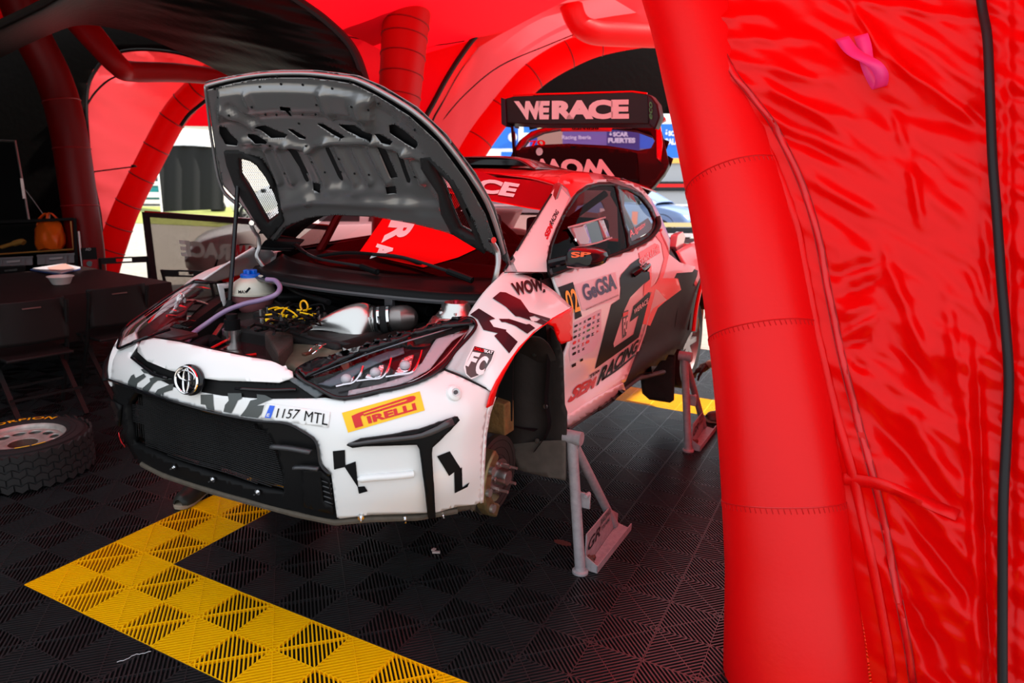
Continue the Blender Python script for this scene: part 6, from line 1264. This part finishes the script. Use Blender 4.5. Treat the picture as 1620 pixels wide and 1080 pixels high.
# ============================================================ PEOPLE
def blob(name, caps, m, par, vox=.012, ell=()):
    b = MB()
    for a, c_, r0, r1 in caps:
        a, c_ = V3(a), V3(c_); L = [a.lerp(c_, t) for t in (0, .33, .66, 1)]; d = (c_ - a).normalized(); b.tube([a - d * r0 * .7] + L + [c_ + d * r1 * .7], [r0 * .6, r0, r0 * .67 + r1 * .33, r0 * .33 + r1 * .67, r1, r1 * .6], 12)
    for c_, r, sc_ in ell: b.lathe([(r * math.sin(t), -r * sc_ * math.cos(t)) for t in [PI * k / 10 for k in range(11)]], c_, (0, 0, 1), 14)
    o = b.build(name, m, par); md = o.modifiers.new('fuse', 'REMESH'); md.mode = 'VOXEL'; md.voxel_size = vox; md.use_smooth_shade = True
    s_ = o.modifiers.new('smooth', 'SMOOTH'); s_.factor = .5; s_.iterations = 4; return o
SKIN = mat('skin', (.36, .16, .11), .5); CLO = mat('work_trousers', (.010, .010, .012), .8); SHIRT = mat('dark_shirt', (.02, .012, .014), .8); GLV = mat('dark_glove', (.045, .014, .012), .55, bump=.4, bscale=60)
SHOE = mat('shoe_leather', (.025, .027, .024), .35, noise_amt=.4, nscale=40); SOLE = mat('shoe_sole', (.30, .24, .18), .7)
def hand(par, wrist, d, n, m, s_=1, curl=.8):
    wrist, d, n = V3(wrist), V3(d).normalized(), V3(n).normalized(); x = d.cross(n).normalized(); caps = [(wrist, wrist + d * .05, .026, .034), (wrist + d * .05 + x * .02, wrist + d * .085 + x * .028, .022, .018), (wrist + d * .05 - x * .02, wrist + d * .085 - x * .028, .022, .018)]
    for k, L in enumerate((.070, .080, .075, .060)):
        p = wrist + d * .085 + x * (.030 - k * .020); a = 0
        for q in range(3):
            a += curl * (.55 if q == 0 else .9); e = p + (d * math.cos(a) + n * math.sin(a)) * L * (.45, .32, .25)[q]; caps.append((p, e, .0095 - q * .0008, .009 - q * .0008)); p = e
    p = wrist + d * .02 + x * .028; e = p + (d * .6 + x * .55 + n * .5) * .04; f = e + (d * .9 + n * .6 - x * .1) * .032; g_ = f + (d * .7 + n * .9 - x * .4) * .026
    caps += [(p, e, .014, .012), (e, f, .011, .010), (f, g_, .010, .008)]
    return blob('hand', caps, m, par, .0035)
def shoe(par, heel, toe, m):
    heel, toe = V3(heel), V3(toe); d = (toe - heel); L = d.length; d.normalize(); x = V3((-d.y, d.x, 0)); rows = []
    for t, wd, h in ((0, .034, .10), (.12, .042, .115), (.35, .046, .105), (.55, .052, .078), (.75, .056, .062), (.92, .045, .052), (1.0, .024, .034)):
        c_ = heel + d * L * t; rows.append([c_ + x * wd * math.cos(a) + V3((0, 0, .018 + h * math.sin(a) * (1 if 1 else 0))) for a in [PI * k / 8 for k in range(9)]])
    g = grid(rows, 3, 5); o = mk('shoe', g[0], g[1], m, par, thick=.004)
    b = MB(); lo_ = [heel + d * L * t + x * s_ * wd * 1.1 for s_ in (1,) for t, wd in ((-.02, .012), (0, .026), (.12, .034), (.35, .034), (.6, .044), (.8, .046), (.95, .036), (1.03, .015))] + [heel + d * L * t - x * wd * 1.1 for t, wd in ((1.03, .015), (.95, .036), (.8, .046), (.6, .044), (.35, .034), (.12, .034), (0, .026), (-.02, .012))]
    b.prism([p + V3((0, 0, .0)) for p in lo_], (0, 0, .024)); b.build('sole', SOLE, o, bev=.004)
    for t in (.45, .55, .65): b = MB(); c_ = heel + d * L * t; b.tube([c_ - x * .022 + V3((0, 0, .078 - (t - .45) * .11)), c_ + V3((0, 0, .086 - (t - .45) * .11)), c_ + x * .022 + V3((0, 0, .078 - (t - .45) * .11))], .004, 6); b.build('lace', mat('lace_grey', (.5, .5, .45), .6), o)
    b = MB(); b.tube([heel + d * L * .78 + x * .047 * math.cos(a) + V3((0, 0, .02 + .048 * math.sin(a))) for a in [PI * k / 8 for k in range(9)]], .006, 6); b.build('toe_band', mat('band_beige', (.42, .36, .28), .5), o)
    return o
# mechanic lying under the car
fx_ = V3((-.075, .96, 0)); m1 = thing('person', 'person lying under the car front, dark trousers, one shoe flat on the floor', 'person', (-.03, 1.0, 0)); o1 = V3(m1.location)
def rel(o_, *L): return [tuple([V3(a) - o_, V3(c_) - o_, r0, r1]) for a, c_, r0, r1 in L]
A1, K1, H1 = (-.075, 1.00, .10), (-.13, 1.16, .50), (.16, 1.48, .14); A2, K2, H2 = (.16, 1.22, .10), (.14, 1.30, .50), (.32, 1.42, .14)
blob('body', rel(o1, (A1, K1, .045, .058), (K1, H1, .062, .085), (A2, K2, .045, .058), (K2, H2, .062, .085), ((.24, 1.45, .13), (.42, 1.78, .15), .13, .15), ((.42, 1.78, .15), (.52, 1.98, .16), .15, .10), ((.52, 1.98, .16), (.56, 2.08, .17), .055, .055), ((.36, 1.98, .16), (.22, 1.80, .30), .05, .04), ((.22, 1.80, .30), (.30, 1.66, .46), .038, .03), ((.66, 1.86, .16), (.72, 1.62, .28), .05, .04), ((.72, 1.62, .28), (.60, 1.50, .44), .038, .03)), SKIN, m1, ell=[(V3((.60, 2.17, .18)) - o1, .10, 1.1)])
blob('trousers', rel(o1, ((-.075, 1.0, .12), K1, .062, .072), (K1, H1, .076, .10), ((.16, 1.22, .12), K2, .062, .072), (K2, H2, .076, .10), ((.24, 1.45, .13), (.33, 1.62, .14), .15, .15)), CLO, m1)
blob('shirt', rel(o1, ((.32, 1.60, .14), (.42, 1.78, .15), .15, .165), ((.42, 1.78, .15), (.50, 1.95, .16), .165, .12), ((.36, 1.98, .16), (.22, 1.80, .30), .06, .05), ((.66, 1.86, .16), (.72, 1.62, .28), .06, .05)), SHIRT, m1)
shoe(m1, V3((-.085, 1.00, .002)) - o1, V3((-.015, .745, .002)) - o1, SHOE); shoe(m1, V3((.16, 1.24, .002)) - o1, V3((.20, .99, .002)) - o1, SHOE)
hand(m1, V3((.30, 1.66, .46)) - o1, (.2, -.3, .9), (0, -1, -.2), SKIN); hand(m1, V3((.60, 1.50, .44)) - o1, (-.3, -.2, .9), (0, -1, -.2), SKIN)
# mechanic crouching by the rear wheel
m2 = thing('person', 'crouching person reaching a gloved hand towards the rear wheel', 'person', (2.45, 3.65, 0)); o2 = V3(m2.location)
Sh, El, Wr = (2.40, 3.52, .84), (2.36, 3.46, .52), (2.035, 3.50, .415)
blob('body', rel(o2, ((2.52, 3.80, .34), (2.50, 3.66, .66), .14, .15), ((2.50, 3.66, .66), (2.46, 3.58, .88), .15, .10), ((2.46, 3.58, .88), (2.43, 3.54, 1.0), .055, .055), (Sh, El, .048, .042), (El, Wr, .040, .030), ((2.60, 3.62, .84), (2.62, 3.44, .55), .048, .04), ((2.62, 3.44, .55), (2.40, 3.36, .48), .038, .03), ((2.50, 3.72, .32), (2.24, 3.42, .47), .085, .062), ((2.24, 3.42, .47), (2.28, 3.60, .10), .06, .045), ((2.62, 3.80, .32), (2.44, 3.40, .46), .085, .062), ((2.44, 3.40, .46), (2.50, 3.62, .10), .06, .045)), SKIN, m2, ell=[(V3((2.41, 3.50, 1.10)) - o2, .10, 1.15), (V3((2.325, 3.475, 1.09)) - o2, .022, 1.3), (V3((2.345, 3.48, 1.04)) - o2, .05, .9), (V3((2.43, 3.405, 1.09)) - o2, .022, 1.5), (V3((2.40, 3.60, 1.09)) - o2, .022, 1.5)])
blob('overalls', rel(o2, ((2.52, 3.80, .34), (2.50, 3.66, .66), .155, .165), ((2.50, 3.66, .66), (2.47, 3.59, .86), .165, .12), (Sh, El, .058, .05), (El, (2.12, 3.49, .44), .05, .042), ((2.60, 3.62, .84), (2.62, 3.44, .55), .058, .05), ((2.62, 3.44, .55), (2.45, 3.38, .49), .05, .04), ((2.50, 3.72, .32), (2.24, 3.42, .47), .095, .072), ((2.24, 3.42, .47), (2.27, 3.58, .14), .07, .055), ((2.62, 3.80, .32), (2.44, 3.40, .46), .095, .072), ((2.44, 3.40, .46), (2.49, 3.60, .14), .07, .055)), mat('brown_overall', (.05, .018, .016), .8), m2)
hand(m2, V3(Wr) - o2 + V3((0, 0, -.005)), (-.8, 0, -.6), (.35, -.1, -1), GLV, curl=.55)
shoe(m2, V3((2.30, 3.60, .002)) - o2, V3((2.06, 3.47, .002)) - o2, mat('boot_brown', (.10, .03, .025), .5)); shoe(m2, V3((2.52, 3.64, .002)) - o2, V3((2.27, 3.52, .002)) - o2, MT['boot_brown'])
for dy_ in (-.035, .03): b = MB(); b.lathe([(0, .006), (.010, .004), (.012, 0)], V3((2.322, 3.48 + dy_, 1.125)) - o2, (-1, -.2, 0), 10); b.build('eye', mat('eye_dark', (.02, .015, .01), .2), m2)
b = MB(); b.tube([V3((2.312, 3.455, 1.045)) - o2, V3((2.305, 3.478, 1.043)) - o2, V3((2.316, 3.50, 1.045)) - o2], .006, 6); b.build('mouth', mat('lip', (.3, .09, .08), .5), m2)
b = MB(); [b.tube([V3((2.425, 3.505, 1.115)) - o2 + V3((.1 * math.cos(a) * s_, .1 * math.sin(a) * s_, .12 * math.sqrt(max(0, 1 - s_ * s_)))) for s_ in (.15, .5, .8, 1.0)], .012, 5) for a in [2 * PI * k / 26 for k in range(26)]]; b.build('hair', mat('hair_dark', (.03, .02, .015), .7), m2)
# ============================================================ OUTSIDE
gr = mk('grass', [tuple(D(x, y, 1)) if 0 else tuple(W(x, y, 'Z', -.02)) for x, y in [(180, 351), (420, 362), (420, 328), (180, 326)]], [(0, 1, 2, 3)], mat('grass_mat', (.30, .33, .08), .9, noise_amt=.4, nscale=3, bump=.8, bscale=40), smooth=False); gr['kind'] = 'stuff'; gr['label'] = 'strip of yellowish green grass beyond the barrier'; gr['category'] = 'grass'
def bgcar(name, label, loc, rz, paint, L=4.0, glass=None, extra=None):
    t = thing(name, label, 'car', loc, rz)
    st_ = [(-L / 2, .55, .78, .35, .80), (-L / 2 + .12, .30, .95, .30, .86), (-L * .32, .25, 1.0, .25, .89), (-L * .1, .25, .98, .22, .88), (L * .12, .25, .96, .22, .88), (L * .30, .27, .92, .25, .89), (L * .44, .32, .80, .28, .86), (L / 2, .45, .62, .35, .74)]
    rows = [[(x, s_ * w_ * k, z) for s_, k, z in ((-1, .86, zl), (-1, .97, zl + .10), (-1, 1.0, (zl + zt) / 2), (-1, .95, zt - .05), (-1, .80, zt), (0, 1, zt + .02), (1, .80, zt), (1, .95, zt - .05), (1, 1.0, (zl + zt) / 2), (1, .97, zl + .10), (1, .86, zl))] for x, zl, zt, _, w_ in st_]
    g = grid(rows, 2, 4); b = MB(); b.add(g[0], g[1]); body = b.build('body', paint, t, thick=.01)
    cs = [(-L * .46, 1.0, 1.02, .72), (-L * .34, 1.0, 1.38, .64), (-L * .12, 1.0, 1.46, .60), (L * .04, 1.0, 1.42, .60), (L * .26, 1.0, 1.02, .70)]
    rows = [[(x, s_ * w_ * k, z) for s_, k, z in ((-1, 1.20, .95), (-1, 1.0, zt - .05), (-1, .85, zt), (0, 1, zt + .02), (1, .85, zt), (1, 1.0, zt - .05), (1, 1.2, .95))] for x, _, zt, w_ in cs]
    g = grid(rows, 3, 5); b = MB(); b.add(g[0], g[1]); b.build('cabin', paint, t, thick=.01); CB = bvh(g)
    gm = glass or mat('dark_window', (.03, .035, .04), .1, coat=1)
    for s_ in (-1, 1):
        for q in ([(-L * .33, 1.02), (-L * .30, 1.30), (-L * .10, 1.37), (-L * .08, 1.02)], [(-L * .05, 1.02), (-L * .06, 1.37), (L * .03, 1.34), (L * .19, 1.03)]):
            vs = []
            for x, z in q:
                h = CB.ray_cast(V3((x, s_ * 3, z)), V3((0, -s_, 0))); vs.append((h[0] if h[0] else V3((x, s_ * .7, z))) + V3((0, s_ * .012, 0)))
            mk('window', vs, [(0, 1, 2, 3)], gm, t, False, thick=.004)
    for x0, z0, x1, z1, n_ in ((L * .05, 1.40, L * .25, 1.04, 'windscreen'), (-L * .36, 1.34, -L * .45, 1.05, 'rear_window')):
        vs = [CB.ray_cast(V3((x, y, 3)), V3((0, 0, -1)))[0] or V3((x, y, z)) for x, y, z in ((x0, -.48, z0), (x0, .48, z0), (x1, .56, z1), (x1, -.56, z1))]; mk(n_, [v + V3((.0, 0, .012)) for v in vs], [(0, 1, 2, 3)], gm, t, False, thick=.004)
    for x in (-L * .32, L * .32):
        for s_ in (-1, 1):
            b = MB(); b.lathe([(.02, .0), (.37, 0), (.37, .05), (.40, .06), (.41, .02)], (x, s_ * .83, .36), (0, s_, 0), 28); b.build('wheel_arch', GLOSSBLK, t); wheel_mesh((x, s_ * .80, .32), (0, s_, 0), .32, .2, t, RIMM)
    for s_ in (-1, 1):
        b = MB(); b.box((L * .17, s_ * .98, 1.03), (.12, .18, .12)); b.build('mirror', GLOSSBLK, t, bev=.03)
        b = MB(); b.box((L * .465, s_ * .60, .68), (.10, .26, .12)); b.build('headlamp', mat('lamp_clear', (.7, .72, .75), .15, coat=1), t, bev=.03)
        b = MB(); b.box((-L * .49, s_ * .66, .84), (.08, .18, .12)); b.build('tail_lamp', mat('tail_red', (.4, .01, .01), .2, coat=1), t, bev=.02)
    b = MB(); b.box((L * .49, 0, .42), (.06, 1.2, .16)); b.build('grille', GLOSSBLK, t, bev=.02)
    return t
OWH = mat('outside_white', (.80, .80, .82), .3, coat=.5)
pw = W(392, 456, 'Z', 0); pw = D(388, 392, 8.9)
ang = math.atan2(wray(300, 300).x * 0 - .0, 1)
vdir = V3((wray(388, 400).x, wray(388, 400).y, 0)).normalized(); side_ = V3((-vdir.y, vdir.x, 0))   # points to the left of the picture
rzc = math.atan2(side_.y, side_.x)
ctr = V3((pw.x, pw.y, 0)) - side_ * 1.28 + vdir * .8
bgcar('parked_car', 'white car parked just beyond the barrier, front wheel showing through its panel', ctr, rzc, OWH)
c0 = W(1050, 378, 'Z', 0); v1 = V3((wray(1050, 330).x, wray(1050, 330).y, 0)).normalized(); r1 = V3((v1.y, -v1.x, 0))
bc_ = V3((CAM.x, CAM.y, 0)) + v1 * 20 - r1 * .95
BLU = mat('pale_blue_paint', (.16, .24, .45), .3, coat=.4)
t = bgcar('parked_rally_car', 'pale blue rally car parked in the distance beside the grey truck', bc_, math.atan2(r1.y, r1.x) - .35, BLU)
for x, z, wx, wz, m in ((.55, .62, .16, .34, mat('door_orange', (.8, .12, .02), .4)), (-.35, .72, .25, .22, VWHITE), (.15, .74, .08, .25, VYEL)):
    b = MB(); b.box((x, -.895, z), (wx, .012, wz)); b.build('door_graphic', m, t)
v2 = V3((wray(236, 300).x, wray(236, 300).y, 0)).normalized(); r2_ = V3((v2.y, -v2.x, 0)); tc2 = V3((CAM.x, CAM.y, 0)) + v2 * 36
t = bgcar('teal_car', 'teal and white rally car under the distant black gazebo', tc2 + r2_ * .1, math.atan2(r2_.y, r2_.x), mat('teal_paint', (.01, .20, .22), .3, coat=.4))
b = MB(); b.box((.2, -.9, .46), (2.6, .02, .22)); b.build('door_graphic', VWHITE, t); b = MB(); b.box((.3, -.9, .95), (2.2, .02, .18)); b.build('door_graphic', VWHITE, t)
v4 = V3((wray(362, 320).x, wray(362, 320).y, 0)).normalized(); r4 = V3((v4.y, -v4.x, 0)); bgcar('delivery_van', 'white vehicle parked in front of the distant black gazebo', V3((CAM.x, CAM.y, 0)) + v4 * 23.5 + r4 * 2.1, math.atan2(r4.y, r4.x) + 2.6, OWH)
# distant black gazebo
gz = thing('gazebo', 'black gazebo with a grey roof and white corner pole far beyond the barrier', 'gazebo', W(300, 334, 'Z', 0)); gl = V3(gz.location)
GD = 26.5; gq = lambda x, y, d=GD: D(x, y, d) - gl
tv, tf = tess([(252, 232), (290, 229), (345, 233), (352, 262), (354, 300), (354, 331), (300, 333), (256, 335), (250, 280)], (), 6)
mk('gazebo_wall', [gq(v[0], v[1], GD + .05 * math.sin(v[0] * .22)) for v in tv], tf, mat('gazebo_black', (.018, .018, .019), .8), gz)
g = grid([[gq(235, 235, 26.4), gq(250, 233, 26.4), gq(290, 230, 26.4), gq(350, 234, 26.4)], [gq(250, 216, 28), gq(262, 214, 28), gq(285, 219, 28), gq(330, 232, 28)], [gq(256, 204, 29.5), gq(262, 204, 29.5), gq(270, 206, 29.5), gq(290, 218, 29.5)]], 4, 4); mk('gazebo_roof', g[0], g[1], mat('gazebo_grey', (.30, .31, .32), .7), gz)
b = MB(); b.cyl(gq(249, 262, 26.2), gq(256, 336, 26.2), .035, 8); b.build('gazebo_pole', OWH, gz)
c0 = W(346, 332, 'Z', 0); b = MB(); b.lathe([(0, .6), (.3, .5), (.42, .2), (.35, 0)], (0, 0, 0), (0, 0, 1), 14); o = b.build('kit_bag', SHB, None); o.location = W(345, 333.5, 'Z', 0); o.scale = (.75, .75, .8); tag(o, 'dark kit bag on the grass at the gazebo corner', 'bag')
# pale building
bl = thing('building', 'pale overexposed building behind the distant black gazebo', 'building', (-44, 38, 0)); CRE = mat('cream_wall', (.75, .70, .62), .9)
b = MB(); b.box((0, 0, 2.3), (10, 18, 4.6)); b.build('wall', CRE, bl); b = MB(); b.box((0, 0, 4.7), (10.6, 18.6, .25)); b.build('roof', mat('roof_grey', (.5, .48, .46), .8), bl)
for k in (-6, -2.5, 1, 4.5): b = MB(); b.box((5.03, k, 2.6), (.1, 1.2, 1.3)); b.build('window', mat('far_window', (.45, .38, .32), .4), bl); b = MB(); b.box((1.5 + k * .3, -9.03, 2.6), (1.0, .1, 1.2)); b.build('window', MT['far_window'], bl)
# service truck with blue and white side
TD = 30; vt = wray(900, 275); tl_ = D(900, 275, TD)
tk_ = thing('service_truck', 'long grey service truck with blue and white side panels behind the car', 'truck', (tl_.x, tl_.y, 0)); to_ = V3(tk_.location)
tq_ = lambda x, y, o_=0: D(x, y, TD - o_) - to_
def tp(n, x0, y0, x1, y1, m, o_=0, th=.05, par=None): b = MB(); b.prism([tq_(x0, y0, o_), tq_(x1, y0, o_), tq_(x1, y1, o_), tq_(x0, y1, o_)], wray(900, 275) * th); return b.build(n, m, par or tk_, smooth=False)
TG = mat('truck_grey', (.42, .43, .46), .5); TB = mat('truck_blue', (.01, .16, .70), .4); TW = mat('truck_white', (.85, .86, .88), .5)
tp('trailer_body', 640, 178, 1600, 336, TG, 0, 2.2)
tp('white_panel', 640, 176, 1600, 196, TW, .05); tp('blue_panel', 640, 196, 1600, 235, TB, .05); tp('blue_panel', 1040, 196, 1600, 252, TB, .06); tp('white_panel', 640, 235, 835, 270, TW, .06)
tp('blue_panel', 793, 240, 812, 270, TB, .1); tp('white_panel', 820, 190, 828, 240, TW, .1); tp('white_panel', 826, 210, 838, 240, TW, .1); tp('yellow_stripe', 1040, 250, 1600, 258, mat('truck_yellow', (.9, .5, .1), .4), .1)
b = MB(); b.lathe([(0, .0), (.20, 0), (.2, -.02)], tq_(811, 217, .12), -wray(811, 217), 20); b.build('white_roundel', TW, tk_)
tp('tan_panel', 850, 196, 890, 240, mat('truck_tan', (.55, .42, .25), .6), .08); tp('mauve_panel', 890, 196, 960, 240, mat('truck_mauve', (.20, .16, .42), .4), .08); tp('navy_panel', 960, 196, 1012, 240, mat('truck_navy', (.03, .04, .22), .4), .08)
tt = lambda s, x0, y0, x1, y1, b_=.02: text3('truck_lettering', s, [tq_(x0, y0, .14), tq_(x1, y0, .14), tq_(x1, y1, .14), tq_(x0, y1, .14)], TW, tk_, bold=b_)
tt('Racing Iberia', 889, 214, 935, 222); tt('ÓSCAR', 962, 207, 994, 216, .05); tt('FUERTES', 962, 218, 1005, 226, .05); tt('ÓSCAR', 1051, 205, 1078, 215, .05); tt('GALAN', 1051, 219, 1080, 229, .05)
for y0, y1, m in ((287, 291, GLOSSBLK), (291, 296, REDP), (296, 302, GLOSSBLK), (323, 326, TW)): tp('stripe', 640, y0, 1600, y1, m, .1)
for x in (1010, 1190): b = MB(); b.cyl(tq_(x, 345, -.2), tq_(x, 345, -.6), .45, 20); b.build('wheel', RUBBER, tk_)
# low rails beyond the rear of the car
for dep_, y0, lb in ((11.3, 369, 'white-topped low rail barrier right behind the rear fender'), (14.5, 352, 'pale yellow kerb rail beyond the white-topped barrier')):
    c0 = D(1090, y0, dep_); t = thing('rail_barrier', lb, 'barrier', (c0.x, c0.y, 0)); o_ = V3(t.location); s_ = dep_ / 1092
    for k, (dy, hh, m) in enumerate([(0, 6, OWH), (8, 8, FRM), (18, 6, FRM)] if dep_ < 12 else [(0, 7, mat('kerb_yellow', (.75, .62, .30), .6)), (8, 8, GLOSSBLK)]):
        b = MB(); b.prism([D(x, y0 + dy + q, dep_) - o_ for x, q in ((1040, 0), (1240, 0), (1240, hh), (1040, hh))], wray(1090, 370) * .06); b.build('rail', m, t, smooth=False)
    for x in (1050, 1150, 1230): b = MB(); p = D(x, y0 + 4, dep_ + .06) - o_; b.cyl((p.x, p.y, 0), p, .03, 8); b.build('post', FRM, t)
# debris on the tiles
c0 = W(690, 873, 'Z', .006); b = MB(); b.box((0, 0, 0), (.035, .012, .008), Matrix.Rotation(.5, 3, 'Z')); b.box((-.02, .01, .002), (.015, .02, .006)); o = b.build('cable_tie', mat('pale_scrap', (.5, .4, .38), .6), None); o.location = c0; tag(o, 'small pale scrap lying on the black tiles before the front hub', 'scrap')
c0 = W(890, 858, 'Z', .0008); b = MB(); b.lathe([(0, .0006), (.03, .0004), (.045, 0)], (0, 0, 0), (0, 0, 1), 12); o = b.build('rust_stain', mat('rust_stain', (.07, .018, .010), .7, noise_amt=.5, nscale=60), None); o.location = c0; o.scale = (1, .5, 1); tag(o, 'rusty orange smear on the tiles left of the front jack stand', 'stain')
pts = [W(x, y, 'Z', .004) for x, y in [(185, 1047), (200, 1043), (212, 1036), (225, 1034), (239, 1030)]]; c0 = pts[2].copy(); b = MB(); b.tube([p - c0 + V3((0, 0, .002 * (i % 2))) for i, p in enumerate(smoothpts(pts, 3))], .0012, 4); o = b.build('plastic_thread', mat('pale_thread', (.6, .6, .62), .4), None); o.location = c0; tag(o, 'thin pale thread lying on black tiles below the yellow corner', 'thread')
